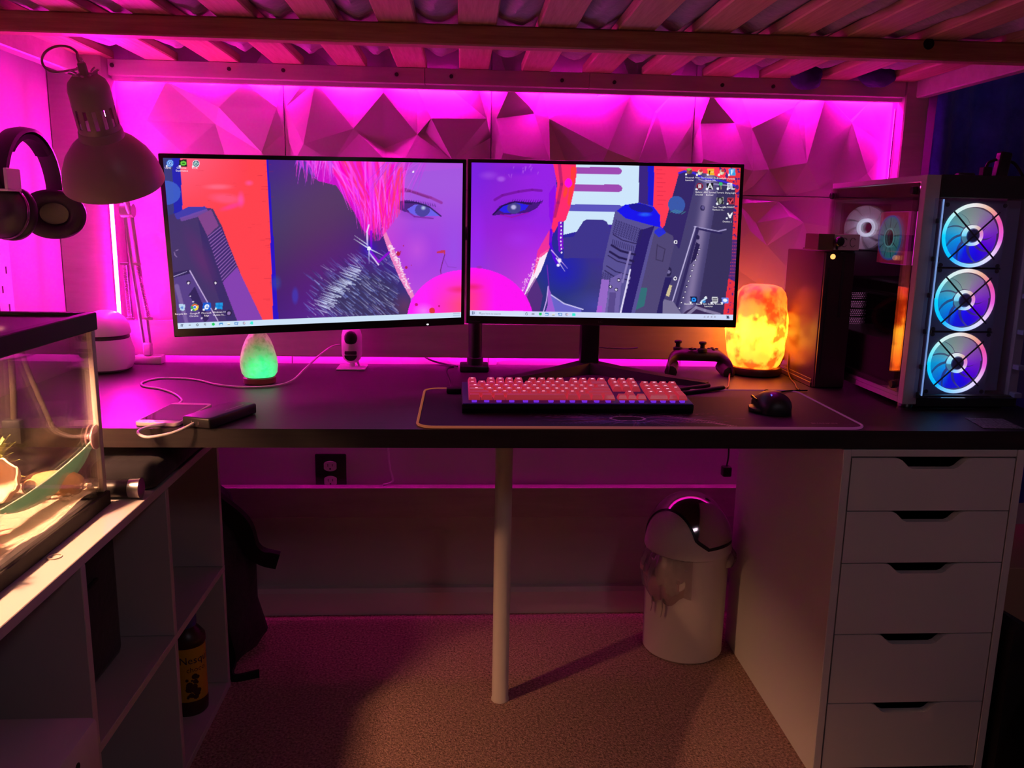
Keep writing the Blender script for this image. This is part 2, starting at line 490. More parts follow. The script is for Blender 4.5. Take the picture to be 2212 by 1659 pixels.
# ------------------------------------------------------------------ LED strips round the wall
LEDM = mat('led_glow', (0.9, 0.5, 0.8), 0.5, emis=LED_COL, estr=LED_STR)
LEDD = mat('led_diode', (1, 0.8, 1), 0.5, emis=(1.0, 0.55, 1.0), estr=30)
TAPE = mat('led_tape', (0.7, 0.5, 0.7), 0.5)
def led(label, p0, p1, wv, nv, group='LED strips around the back wall', n=0, strength=1.0):
    """flat tape from p0 to p1, width vector wv, glowing on the side of nv"""
    p0, p1, wv, nv = map(Vector, (p0, p1, wv, nv))
    t = thing('led_strip', label, 'LED strip', p0, group=group)
    def slab(o0, o1):
        b = BM()
        A = [p + q * s + nv * o for o in (o0, o1) for p in (p0, p1) for q, s in ((wv, -.5), (wv, .5))]
        v = [b.verts.new(c) for c in A]
        for f in ((0, 2, 3, 1), (4, 5, 7, 6), (0, 1, 5, 4), (2, 6, 7, 3), (0, 4, 6, 2), (1, 3, 7, 5)): b.faces.new([v[i] for i in f])
        bmesh.ops.recalc_face_normals(b, faces=b.faces)
        return b
    obj('tape', slab(0, 0.001), TAPE, t)
    gm = LEDM if strength == 1.0 else mat('led_glow_%g' % strength, (0.9, 0.5, 0.8), 0.5, emis=LED_COL, estr=LED_STR * strength)
    obj('glow_strip', slab(0.0012, 0.0022), gm, t)
    if n:
        b = BM(); box(b, -.0035, .0035, -.0035, .0035, -.0008, .0008); me = mesh_of(b); me.materials.append(LEDD)
        zc = nv.normalized()
        for k in range(n):
            o = obj('diode', me, LEDD, t); c = p0.lerp(p1, (k + 0.5) / n) + nv * 0.0032
            o.location = c; o.rotation_euler = zc.to_track_quat('Z', 'Y').to_euler()
    return t
led('pink LED strip hidden along the top bed rail', (-1.58, 0.7445, 1.4445), (0.41, 0.7445, 1.4445), (0, 0.008, 0.0), (0, 0.0, -1), strength=2.4)
led('pink LED strip with bright diodes down the left bed post', (-1.5835, 0.6555, 0.80), (-1.5835, 0.6555, 1.40), (0.0072, 0.0054, 0), (0.6, -0.8, 0), n=16, strength=6.0)
led('pink LED strip down the right bed post', (0.4125, 0.7432, 0.80), (0.4125, 0.7432, 1.42), (0.0057, 0.0057, 0), (-0.7071, 0.7071, 0), strength=0.4)
led('pink LED strip low on the wall behind the desk', (-1.55, 0.7262, 0.764), (0.40, 0.7262, 0.764), (0, 0.0057, 0.0057), (0, 0.7071, -0.7071), strength=0.28)
# ------------------------------------------------------------------ desk
desk = thing('desk', 'long black-brown desk top across the room under the loft bed', 'desk', (-0.6, 0.35, 0))
DESKM = mat('desk_wood', (0.020, 0.014, 0.015), 0.46, spec=0.7, noise=(6, (0.008, 0.005, 0.006), 6), stretch=(1.2, 26, 26), bump=(90, 0.12, 0.0006))
b = BM(); prism(b, [(-1.675, 0.0), (0.49, 0.0), (0.49, 0.700), (-1.583, 0.700), (-1.583, 0.655), (-1.675, 0.655)], 0.7003, DESK, 'z'); obj('table_top', b, DESKM, desk)
b = BM(); lathe(b, [(0.0, 0.0), (0.021, 0.0), (0.021, 0.004), (0.0195, 0.006), (0.0195, 0.69), (0.045, 0.694), (0.045, 0.7), (0, 0.7)], 32, T3(-0.628, 0.307, 0.0)); obj('leg', b, mat('leg_white', (0.80, 0.72, 0.64), 0.45), desk, 40)

# ------------------------------------------------------------------ drawer unit on the right
dr = thing('drawer_unit', 'white five-drawer unit with cut-out handles under the desk', 'drawer unit', (0.18, 0.29, 0))
for x0, x1 in ((0, 0.016), (0.344, 0.360)):
    b = BM(); box(b, x0, x1, 0.0, 0.58, 0, 0.6985, 0.0012); obj('side_panel', b, WHITE, dr)
b = BM(); box(b, 0.0162, 0.3438, 0.002, 0.58, 0.684, 0.6985, 0.001); obj('top_panel', b, WHITE, dr)
b = BM(); box(b, 0.0162, 0.3438, 0.565, 0.58, 0.02, 0.6838); obj('back_panel', b, WHITE, dr)
zl = [0.6825, 0.5755, 0.4685, 0.3180, 0.1670, 0.020]
for z1, z0 in zip(zl[:-1], zl[1:]):
    d = 0.021
    pl = [(0.0185, z0 + 0.0012), (0.3415, z0 + 0.0012), (0.3415, z1 - 0.0012)]
    xs = [(0.262, 0), (0.252, 0.0006), (0.243, 0.004), (0.236, 0.0105), (0.229, 0.0175), (0.221, d), (0.139, d), (0.131, 0.0175), (0.124, 0.0105), (0.117, 0.004), (0.108, 0.0006), (0.098, 0)]
    pl += [(x, z1 - 0.0012 - q) for x, q in xs] + [(0.0185, z1 - 0.0012)]
    dw = obj('drawer', prism(BM(), pl, 0.001, 0.017, 'y'), WHITE, dr)
    b = BM(); box(b, 0.03, 0.33, 0.017, 0.50, z0 + 0.012, z0 + 0.024); box(b, 0.03, 0.042, 0.017, 0.5, z0 + 0.024, z1 - 0.03); box(b, 0.318, 0.33, 0.017, 0.5, z0 + 0.024, z1 - 0.03)
    obj('drawer_box', b, mat('drawer_inside', (0.10, 0.09, 0.09), 0.8), dw)  # dark colour paints the shade behind the handle cut-outs

# ------------------------------------------------------------------ cube shelf on the left (open towards the room)
sh = thing('cube_shelf', 'white open cube shelf along the left wall carrying the glass tank', 'shelf unit', (-1.45, -0.31, 0))
SHELFM = mat('shelf_white', (0.52, 0.48, 0.47), 0.5)
SHX0, SHX1 = -1.66, -1.275
for z0, z1, nm in ((0.0, 0.016, 'bottom_board'), (0.296, 0.311, 'shelf_board'), (0.606, 0.6225, 'top_board')):
    b = BM(); box(b, SHX0, SHX1, -1.02, 0.385, z0, z1, 0.001); obj(nm, b, SHELFM, sh)
for y in (0.3695, 0.040, -0.3135, -0.660, -1.02):
    for z0, z1 in ((0.0165, 0.2955), (0.3115, 0.6055)):
        b = BM(); box(b, SHX0, SHX1 - 0.0005, y, y + 0.0155, z0, z1, 0.001); obj('upright', b, SHELFM, sh)
b = BM(); box(b, SHX0 - 0.004, SHX0 - 0.0003, -1.02, 0.385, 0.0, 0.622); obj('back_board', b, SHELFM, sh)

# black fabric bin in the upper middle cube
bn = thing('storage_bin', 'black fabric bin pushed into the upper cube of the shelf', 'storage bin', (-1.48, -0.17, 0.3115))
b = BM(); box(b, -1.63, -1.345, -0.292, -0.02, 0.3120, 0.590, 0.02, 3); obj('body', b, DARKCLOTH, bn, 40)
b = BM(); tube(b, [(-1.344, -0.19, 0.50), (-1.337, -0.18, 0.505), (-1.337, -0.13, 0.505), (-1.344, -0.12, 0.50)], 0.004, 6); obj('handle', b, BLACKM, bn, 60)

# chocolate drink mix bottle and a red bottle in the lower cube
YEL = mat('yellow_label', (0.62, 0.36, 0.02), 0.45)
BRN = mat('brown_bottle', (0.045, 0.016, 0.010), 0.35)
BLUECAP = mat('blue_cap', (0.02, 0.03, 0.20), 0.4)
nq = thing('drink_bottle', 'yellow and brown chocolate drink bottle with blue cap in lower cube', 'bottle', (-1.335, 0.262, 0.0165))
Mq = T3(-1.335, 0.262, 0.0165)
def sq(a, z): return 1.0 + 0.08 * math.cos(2 * a)
b = BM(); lathe(b, [(0, 0), (0.036, 0), (0.040, 0.005), (0.041, 0.03), (0.0395, 0.034), (0.0395, 0.165), (0.042, 0.170), (0.041, 0.183), (0.030, 0.198), (0.024, 0.204), (0.024, 0.212), (0, 0.212)], 36, Mq, sq); obj('body', b, BRN, nq, 40)
b = BM(); lathe(b, [(0.0402, 0.037), (0.0404, 0.040), (0.0404, 0.160), (0.0402, 0.163)], 36, Mq, sq); obj('sleeve', b, YEL, nq, 40)
b = BM(); lathe(b, [(0.026, 0.206), (0.027, 0.209), (0.027, 0.228), (0.024, 0.232), (0.017, 0.236), (0.016, 0.246), (0, 0.247)], 24, Mq); cap = obj('cap', b, BLUECAP, nq, 40)
def wrap_text(s, size, ang0, z, R, m, parent, nm='lettering', squash=sq):
    me = text_mesh(s, size)
    for v in me.vertices:
        a = ang0 + v.co.x / R
        rr = (R + 0.0006) * (squash(a, 0) if squash else 1)
        v.co = Mq @ Vector((rr * math.cos(a), rr * math.sin(a), z + v.co.y))
    return obj(nm, me, m, parent)
wrap_text('Nesquik', 0.024, -1.62, 0.128, 0.0404, mat('print_navy', (0.01, 0.01, 0.04), 0.5), nq)
wrap_text('choco', 0.017, -1.25, 0.108, 0.0404, mat('print_brown', (0.05, 0.012, 0.01), 0.5), nq)
b = BM()
for k in range(26):     # brown splash print under the lettering
    a = -0.95 + random.uniform(-.33, .38); z = 0.075 + random.uniform(-.030, .022); rr = random.uniform(.002, .008)
    vs = [b.verts.new(Mq @ Vector((0.0409 * sq(a + math.cos(t) * rr / .04, 0) * math.cos(a + math.cos(t) * rr / .04), 0.0409 * sq(a + math.cos(t) * rr / .04, 0) * math.sin(a + math.cos(t) * rr / .04), z + math.sin(t) * rr))) for t in [q * PI / 4 for q in range(8)]]
    b.faces.new(vs)
obj('splash_print', b, mat('print_brown', (0.05, 0.012, 0.01), 0.5), nq)
rb = thing('red_bottle', 'pink and red bottle half hidden by the shelf upright', 'bottle', (-1.325, 0.105, 0.0165))
b = BM(); lathe(b, [(0, 0), (0.026, 0), (0.028, 0.004), (0.028, 0.13), (0.022, 0.15), (0.012, 0.165), (0.012, 0.18), (0, 0.18)], 24, T3(-1.325, 0.105, 0.0165)); obj('body', b, mat('pink_bottle', (0.30, 0.06, 0.10), 0.35, noise=(30, (0.45, 0.25, 0.28), 3)), rb, 40)
b = BM(); lathe(b, [(0.0135, 0.178), (0.0135, 0.2), (0.011, 0.203), (0, 0.203)], 20, T3(-1.325, 0.105, 0.0165)); obj('cap', b, mat('red_cap', (0.5, 0.03, 0.01), 0.4), rb, 40)

# white plastic case with two holes, sticking out of the cube nearest the camera
wb = thing('charger_box', 'white plastic box with two screw holes sticking out of the near cube', 'box', (-1.33, -0.46, 0.3115))
Mw = T3(-1.33, -0.462, 0.3118)
b = BM(); box(b, -0.16, 0.092, -0.085, 0.085, 0, 0.098, 0.010, 2, Mw); obj('case', b, mat('offwhite_case', (0.62, 0.56, 0.56), 0.5), wb, 40)
for yy, zz in ((0.012, 0.066), (-0.028, 0.028)):
    b = BM(); lathe(b, [(0.0, 0), (0.0065, 0), (0.0065, 0.0012), (0, 0.0012)], 14, Mw @ T3(0.0915, yy, zz) @ RY(PI / 2)); obj('screw_hole', b, BLACKM, wb)
b = BM(); tube(b, spline([at(Mw, 0.02, -0.084, 0.06), at(Mw, 0.03, -0.105, 0.085), at(Mw, 0.045, -0.12, 0.05), at(Mw, 0.05, -0.115, 0.002)], 6), 0.006, 8); obj('cord', b, mat('offwhite_case', (0.62, 0.56, 0.56), 0.5), wb, 60)
tag(obj('green_cloth', blob(BM(), (-1.50, -0.598, 0.385), (0.09, 0.036, 0.068), 26, 14, 0.09, 5, 11), mat('dark_green_cloth', (0.012, 0.03, 0.012), 0.9, bump=(60, 0.4, 0.006)), smooth=60), 'dark green bundle of cloth at the back of the near cube', 'cloth')

# things on the shelf top beside the tank
fl = thing('flashlight', 'black flashlight with a silver band on the white shelf top', 'flashlight', (-1.33, -0.065, 0.6225))
Mf = T3(-1.395, -0.055, 0.6415) @ RZ(0.02) @ RY(PI / 2)
b = BM(); lathe(b, [(0, 0), (0.0145, 0), (0.016, 0.003), (0.016, 0.092), (0.0, 0.092)], 24, Mf); obj('barrel', b, BLACKP, fl, 40)
b = BM(); lathe(b, [(0.0158, 0.0922), (0.0172, 0.093), (0.0185, 0.112), (0.0, 0.112)], 24, Mf); obj('band', b, mat('brushed_steel', (0.55, 0.53, 0.5), 0.3, 1.0), fl, 40, label='silver band')
b = BM(); box(b, -1.58, -1.268, -0.022, 0.33, 0.6232, 0.678, 0.02, 3); tag(obj('black_case', b, DARKCLOTH, smooth=50), 'black soft case lying on the shelf top under the desk', 'case')
b = BM(); tube(b, [(-1.3105 + 0.0095 * math.cos(a), -0.314 + 0.0095 * math.sin(a), 0.6235) for a in [k * PI / 12 for k in range(24)]], 0.0009, 6, closed=True)
tag(obj('hair_tie', b, mat('pale_rubber', (0.7, 0.6, 0.5), 0.6), smooth=60), 'thin pale hair tie lying on the shelf top beside the tank', 'hair tie')

# ------------------------------------------------------------------ backpack between shelf and wall
bp = thing('backpack', 'dark backpack slumped between the cube shelf and the back wall', 'backpack', (-1.36, 0.57, 0))
b = BM()
rings = []
prof = [(0.0, 0.125, 0.130), (0.05, 0.150, 0.140), (0.14, 0.148, 0.138), (0.24, 0.135, 0.125), (0.34, 0.110, 0.100), (0.42, 0.080, 0.075), (0.455, 0.045, 0.045), (0.465, 0.01, 0.01)]
for z, rx, ry in prof:
    rings.append([b.verts.new((-1.39 + rx * (1 + 0.07 * math.sin(4 * a + z * 30) + 0.04 * math.sin(7 * a + z * 11)) * math.cos(a), 0.553 + ry * (1 + 0.06 * math.sin(5 * a - z * 25)) * math.sin(a), z + 0.002)) for a in [2 * PI * k / 40 for k in range(40)]])
for A, B in zip(rings[:-1], rings[1:]):
    for k in range(40): b.faces.new((A[k], A[(k + 1) % 40], B[(k + 1) % 40], B[k]))
b.faces.new(rings[0][::-1]); b.faces.new(rings[-1])
obj('bag_body', b, mat('purple_black_nylon', (0.020, 0.014, 0.030), 0.6, bump=(18, 0.7, 0.02)), bp, 50)
def strap(pts, wd, th, nm, m):
    pts = spline(pts, 8); bb = BM(); prev = None; R = []
    for i, p in enumerate(pts):
        d = (pts[min(i + 1, len(pts) - 1)] - pts[max(i - 1, 0)]).normalized(); s = d.cross(Vector((0.2, 0.95, 0.1))).normalized(); n_ = s.cross(d)
        k = wd[0] + (wd[1] - wd[0]) * i / (len(pts) - 1)
        R.append([bb.verts.new(p + s * k * sx + n_ * th * sy) for sx, sy in ((-.5, -.5), (.5, -.5), (.5, .5), (-.5, .5))])
    for A, B in zip(R[:-1], R[1:]):
        for k in range(4): bb.faces.new((A[k], A[(k + 1) % 4], B[(k + 1) % 4], B[k]))
    bb.faces.new(R[0][::-1]); bb.faces.new(R[-1])
    bmesh.ops.recalc_face_normals(bb, faces=bb.faces)
    return obj(nm, bb, m, bp, 60)
strap([(-1.33, 0.50, 0.43), (-1.265, 0.50, 0.37), (-1.25, 0.52, 0.30), (-1.225, 0.54, 0.265), (-1.188, 0.545, 0.252)], (0.05, 0.045), 0.016, 'shoulder_strap', BLACKM)
strap([(-1.30, 0.42, 0.16), (-1.285, 0.44, 0.05), (-1.275, 0.40, 0.012), (-1.215, 0.418, 0.010)], (0.022, 0.022), 0.006, 'webbing', BLACKM)

# ------------------------------------------------------------------ outlet, wall cable, adapter
ot = thing('wall_outlet', 'black wall plate with white sockets above the lower bed rail', 'outlet', (-1.085, 0.766, 0.425))
b = BM(); box(b, -1.127, -1.042, 0.7615, 0.7675, 0.368, 0.471, 0.003, 2); obj('plate', b, BLACKP, ot, 40)
for zc in (0.437, 0.394):
    pl = [(-1.0855 + 0.0172 * max(-1, min(1, 1.25 * math.cos(t))), zc + 0.0145 * math.sin(t)) for t in [k * PI / 12 for k in range(24)]]
    s = obj('socket', prism(BM(), pl, 0.7585, 0.7613, 'y'), WHITEP, ot)
    for dx, dz, ww, hh in ((-0.0062, 0.003, 0.0016, 0.008), (0.0062, 0.003, 0.0016, 0.0065), (0, -0.0075, 0.004, 0.004)):
        b = BM(); box(b, -1.0855 + dx - ww / 2, -1.0855 + dx + ww / 2, 0.7578, 0.7584, zc + dz - hh / 2, zc + dz + hh / 2); obj('slot', b, BLACKM, s)
b = BM(); tube(b, spline([(-0.928, 0.745, 0.66), (-0.926, 0.752, 0.52), (-0.922, 0.756, 0.44), (-0.914, 0.755, 0.405), (-0.914, 0.754, 0.395), (-0.925, 0.752, 0.389), (-0.94, 0.75, 0.3865)], 6), 0.0028, 7)
tag(obj('wall_cable', b, WHITEP, smooth=60), 'white cable hanging down the wall onto the lower bed rail', 'cable')
ad = thing('power_adapter', 'small black plug hanging beside the drawer unit', 'adapter', (-0.012, 0.62, 0.45))
b = BM(); box(b, -0.030, -0.006, 0.60, 0.625, 0.455, 0.482, 0.004, 2); obj('plug', b, BLACKP, ad, 40)
b = BM(); tube(b, spline([(-0.018, 0.612, 0.482), (-0.014, 0.615, 0.52), (-0.017, 0.63, 0.60), (-0.012, 0.64, 0.699)], 6), 0.0022, 6); obj('cord', b, BLACKP, ad, 60)

# ------------------------------------------------------------------ trash can
tc_ = thing('trash_can', 'white swing-lid trash can with chrome flap beside the drawer unit', 'trash can', (-0.129, 0.548, 0))
Mt = T3(-0.129, 0.548, 0)
CANM = mat('can_white', (0.72, 0.64, 0.60), 0.42)
b = BM(); lathe(b, [(0, 0.0), (0.098, 0.0), (0.104, 0.006), (0.1065, 0.28), (0.108, 0.284), (0.104, 0.284), (0.100, 0.03), (0, 0.03)], 56, Mt); obj('body', b, CANM, tc_, 35)
dome = [(0.1115, 0.286), (0.1125, 0.290), (0.1115, 0.300)]
for k in range(1, 13):
    a = PI / 2 * k / 12
    dome.append((0.1105 * math.cos(a) if k < 12 else 0.0, 0.300 + 0.128 * math.sin(a)))
b = BM(); lathe(b, [(0.106, 0.286)] + dome, 56, Mt); obj('lid', b, CANM, tc_, 40)
az = math.radians(-52)
F = Vector((math.cos(az), math.sin(az), 0)); Sd = Vector((-math.sin(az), math.cos(az), 0))
def domept(e, a, k):
    d = (F * math.cos(e) + Vector((0, 0, 1)) * math.sin(e)) * math.cos(a) + Sd * math.sin(a)
    return Mt @ Vector((d.x * 0.1105 * k, d.y * 0.1105 * k, 0.300 + d.z * 0.128 * k))
def patch(a_max, e0, e1, k, nm, m, rnd=True):
    bb = BM(); R = []
    for i in range(31):
        e = e0 + (e1 - e0) * i / 30
        w_ = a_max * (min(1.0, 0.62 + 0.38 * math.sin(min(1, (e - e0) / 0.35) * PI / 2)) if rnd else 1)
        R.append([bb.verts.new(domept(e, w_ * (j / 12 * 2 - 1), k)) for j in range(13)])
    for A, B in zip(R[:-1], R[1:]):
        for j in range(12): bb.faces.new((A[j], A[j + 1], B[j + 1], B[j]))
    bmesh.ops.recalc_face_normals(bb, faces=bb.faces)
    return obj(nm, bb, m, tc_, 60)
patch(math.radians(43), math.radians(6), math.radians(172), 1.012, 'flap_seal', BLACKP)
patch(math.radians(40), math.radians(10), math.radians(170), 1.022, 'flap', mat('chrome_flap', (0.62, 0.56, 0.58), 0.10, 1.0))
FILM = glass_mat('bag_film', (0.80, 0.76, 0.78), 0.06, 0.25, dirt=0.22, dirtcol=(0.40, 0.33, 0.36))
def film(a0, a1, z0, out, seed, nm='bag_overhang'):
    bb = BM(); R = []; rg = random.Random(seed); ph = [rg.uniform(0, 6) for _ in range(4)]
    for i in range(15):
        t = i / 14; R.append([])
        for j in range(19):
            s = j / 18; a = a0 + (a1 - a0) * s
            bulge = math.sin(PI * min(1, t * 1.0)) * math.sin(PI * s) ** .6
            r = 0.1105 + 0.002 + out * bulge * (1 + 0.25 * math.sin(9 * a * 3 + ph[0] + t * 5)) + 0.003 * math.sin(22 * a + ph[1] + 3 * t)
            z = 0.287 - (0.287 - z0) * t * (0.75 + 0.25 * math.sin(PI * s) + 0.06 * math.sin(13 * a + ph[2]))
            R[-1].append(bb.verts.new(Mt @ Vector((r * math.cos(a), r * math.sin(a), z))))
    for A, B in zip(R[:-1], R[1:]):
        for j in range(18): bb.faces.new((A[j], A[j + 1], B[j + 1], B[j]))
    return obj(nm, bb, FILM, tc_, 60)
film(math.radians(-185), math.radians(-98), 0.160, 0.018, 1)
film(math.radians(-42), math.radians(25), 0.240, 0.010, 2)
for a, l in ((-150, 0.045), (-134, 0.05)):
    a = math.radians(a); r = 0.119
    b = BM(); tube(b, spline([Mt @ Vector((r * math.cos(a), r * math.sin(a), 0.175)), Mt @ Vector((r * math.cos(a + .02), r * math.sin(a + .02), 0.15)), Mt @ Vector((r * math.cos(a - .01), r * math.sin(a - .01), 0.175 - l))], 5), [0.005] * 5 + [0.003] * 5 + [0.001], 6, flat=(1, 0.25)); obj('bag_tie', b, mat('film_tail', (0.3, 0.24, 0.25), 0.5), tc_, 60)

# ------------------------------------------------------------------ far right: dark bag, box and curtain
cr = thing("black_bag", 'black bag standing in the dark right of the drawer unit', 'bag', (0.47, -0.10, 0))

b = BM(); blob(b, (0.478, -0.13, 0.155), (0.105, 0.11, 0.155), 30, 16, 0.05, 3.5, 5); obj('bag_body', b, BLACKM, cr, 60)
b = BM(); prism(b, [(0.372, 0.0), (0.372, 0.325), (0.384, 0.345), (0.55, 0.25), (0.60, 0.0)], -0.02, 0.10, 'y'); obj('flap', b, BLACKM, cr, 30)
b = BM(); tube(b, spline([(0.42, -0.20, 0.24), (0.43, -0.215, 0.34), (0.50, -0.215, 0.35), (0.53, -0.20, 0.24)], 6), 0.010, 8); obj('handle', b, BLACKM, cr, 60)
bx = thing('cardboard_box', 'plain tan box on the floor behind the black bag', 'box', (0.60, 0.36, 0))
b = BM(); box(b, 0.46, 0.80, 0.22, 0.50, 0.0005, 0.36, 0.002); obj('carton', b, mat('cardboard', (0.45, 0.27, 0.17), 0.8, bump=(40, 0.1, 0.002)), bx)
b = BM(); box(b, 0.59, 0.67, 0.2185, 0.2197, 0.02, 0.345); obj('packing_tape', b, mat('tape', (0.42, 0.28, 0.18), 0.3), bx)
# curtain with folds
b = BM(); R = []
for j in range(41):
    z = 0.35 + 1.75 * j / 40
    R.append([])
    for i in range(121):
        x = 0.500 + 1.0 * i / 120
        y = 0.715 + 0.018 * math.sin(x * 34 + 0.5 * math.sin(z * 3)) + 0.007 * math.sin(x * 83 + z * 4)
        R[-1].append(b.verts.new((x, y, z)))
for A, B in zip(R[:-1], R[1:]):
    for i in range(120): b.faces.new((A[i], A[i + 1], B[i + 1], B[i]))
r = bmesh.ops.extrude_face_region(b, geom=list(b.faces))
for v in [q for q in r['geom'] if isinstance(q, bmesh.types.BMVert)]: v.co.y += 0.004
bmesh.ops.recalc_face_normals(b, faces=b.faces)
tag(obj('curtain', b, mat('blue_velvet', (0.020, 0.035, 0.42), 0.9, noise=(16, (0.05, 0.07, 0.70), 5), bump=(40, 0.5, 0.008), sheen=0.4), smooth=60), 'deep blue velvet curtain hanging right of the bed post', 'curtain')
# ------------------------------------------------------------------ glass tank on the shelf
TX0, TX1, TY0, TY1, TZ0, TZ1 = -1.633, -1.328, -0.600, -0.085, 0.6228, 0.953
tk = thing('glass_tank', 'glass terrarium with black frame on top of the white shelf', 'terrarium', (-1.45, -0.385, TZ0))
GL = glass_mat('tank_glass', (0.96, 0.95, 0.94), 0.03, 0.02, dirt=0.002, dirtcol=(0.55, 0.5, 0.46))
SIL = mat('silicone_seam', (0.36, 0.31, 0.29), 0.4)
g = 0.004
for x0, x1, y0, y1 in ((TX1 - g, TX1, TY0 + g, TY1 - g), (TX0, TX0 + g, TY0 + g, TY1 - g), (TX0 + g, TX1 - g, TY1 - g, TY1), (TX0 + g, TX1 - g, TY0, TY0 + g)):
    b = BM(); box(b, x0, x1, y0, y1, TZ0 + 0.012, TZ1 - 0.004)
    obj('pane', b, GL, tk)
for x, y in ((TX1 - 0.0105, TY1 - 0.0105), (TX0 + .002, TY1 - 0.0105), (TX1 - 0.0105, TY0 + 0.002)):
    b = BM(); box(b, x, x + 0.0085, y, y + 0.0085, TZ0 + 0.026, TZ1 - 0.028, 0.002); obj('corner_seam', b, SIL, tk)
b = BM(); box(b, TX1 - 0.0048, TX1 + 0.0003, TY1 - 0.0125, TY1 + 0.0003, TZ0 + 0.026, TZ1 - 0.0295, 0.0008); obj('glass_edge', b, SIL, tk)
b = BM(); box(b, TX0 + g, TX1 - g, TY0 + g, TY1 - g, TZ0 + 0.008, TZ0 + 0.012); obj('floor_pane', b, BLACKP, tk)
def frame(z0, z1, e, nm, wd=0.012):
    b = BM()
    box(b, TX1 - wd, TX1 + e, TY0 - e, TY1 + e, z0, z1, 0.0015); box(b, TX0 - e, TX0 + wd, TY0 - e, TY1 + e, z0, z1, 0.0015)
    box(b, TX0 + wd, TX1 - wd, TY1 - wd, TY1 + e, z0, z1, 0.0015); box(b, TX0 + wd, TX1 - wd, TY0 - e, TY0 + wd, z0, z1, 0.0015)
    obj(nm, b, mat('tank_frame', (0.02, 0.016, 0.014), 0.6, spec=0.2), tk)
frame(TZ0, TZ0 + 0.0245, 0.004, 'bottom_frame')
frame(TZ1 - 0.029, TZ1, 0.004, 'top_frame')
LX, LY = -1.490, -0.300
b = BM()   # screen lid: bars of mesh around the lamp opening
for k in range(13):
    x = TX0 + 0.014 + k * (TX1 - TX0 - 0.028) / 12
    for y0, y1 in (((TY0 + 0.012, TY1 - 0.012),) if abs(x - LX) > 0.062 else ((TY0 + 0.012, LY - 0.065), (LY + 0.065, TY1 - 0.012))):
        box(b, x - 0.0117, x + 0.0117, y0, y1, TZ1 - 0.009, TZ1 - 0.006)
obj('screen_lid', b, mat('lid_mesh', (0.010, 0.005, 0.007), 0.6), tk)

# heat lamp dome on the lid
hl = thing('heat_lamp', 'black dome heat lamp standing on the tank lid', 'lamp', (LX, LY, TZ1))
b = BM(); lathe(b, [(0.0935, 0.0), (0.096, 0.0), (0.094, 0.012), (0.080, 0.055), (0.050, 0.085), (0.030, 0.095), (0.028, 0.15), (0.0, 0.152), (0.0, 0.147), (0.026, 0.146), (0.028, 0.093), (0.048, 0.082), (0.078, 0.053), (0.0915, 0.012), (0.0935, 0.0)], 40, T3(LX, LY, TZ1 + 0.0006)); obj('shade', b, mat('dome_black', (0.012, 0.011, 0.012), 0.3), hl, 40)
b = BM(); lathe(b, [(0, -0.030), (0.010, -0.028), (0.017, -0.020), (0.019, -0.008), (0.015, 0.006), (0.011, 0.02), (0.011, 0.05), (0, 0.05)], 20, T3(LX, LY, TZ1 + 0.052)); obj('bulb', b, mat('warm_bulb', (1, 0.8, 0.6), 0.5, emis=(1.0, 0.47, 0.25), estr=8600), hl, 40)

# inside the tank
b = BM(); R = []
rg = random.Random(5)
for j in range(41):
    y = TY0 + 0.0045 + (TY1 - TY0 - 0.009) * j / 40; R.append([])
    for i in range(31):
        x = TX0 + 0.0045 + (TX1 - TX0 - 0.009) * i / 30
        z = 0.6575 + 0.004 * math.sin(x * 37 + 1) * math.sin(y * 29) + rg.uniform(-.001, .001) + 0.012 * math.exp(-((x + 1.466) ** 2 + (y + .16) ** 2) / .006)
        R[-1].append(b.verts.new((x, y, z)))
for A, B in zip(R[:-1], R[1:]):
    for i in range(30): b.faces.new((A[i], A[i + 1], B[i + 1], B[i]))
so = obj('sand', b, mat('pale_sand', (0.52, 0.43, 0.34), 0.95, noise=(160, (0.40, 0.31, 0.24), 5), bump=(300, 0.6, 0.003)), smooth=60)
tag(so, 'pale sand covering the floor of the glass tank', 'sand', kind='stuff')
# gravel at the far end
GRV = [mat('gravel_a', (0.42, 0.30, 0.22), 0.8), mat('gravel_b', (0.62, 0.46, 0.36), 0.8), mat('gravel_c', (0.20, 0.12, 0.09), 0.8)]
b = BM()
for k in range(150):
    x = rg.uniform(-1.47, -1.312); y = rg.uniform(-0.235, -0.137); s = rg.uniform(.0022, .0052)
    if (x + 1.47) * 0.6 + (y + 0.235) < 0.045: continue
    blob(b, (x, y, 0.674 + s * .4), (s, s * rg.uniform(.7, 1.2), s * .7), 6, 4, 0.15, 3, k)
tag(obj('gravel', b, GRV[1], smooth=30), 'small brown pebbles heaped at the far end of the tank', 'gravel', kind='stuff')
gm = so
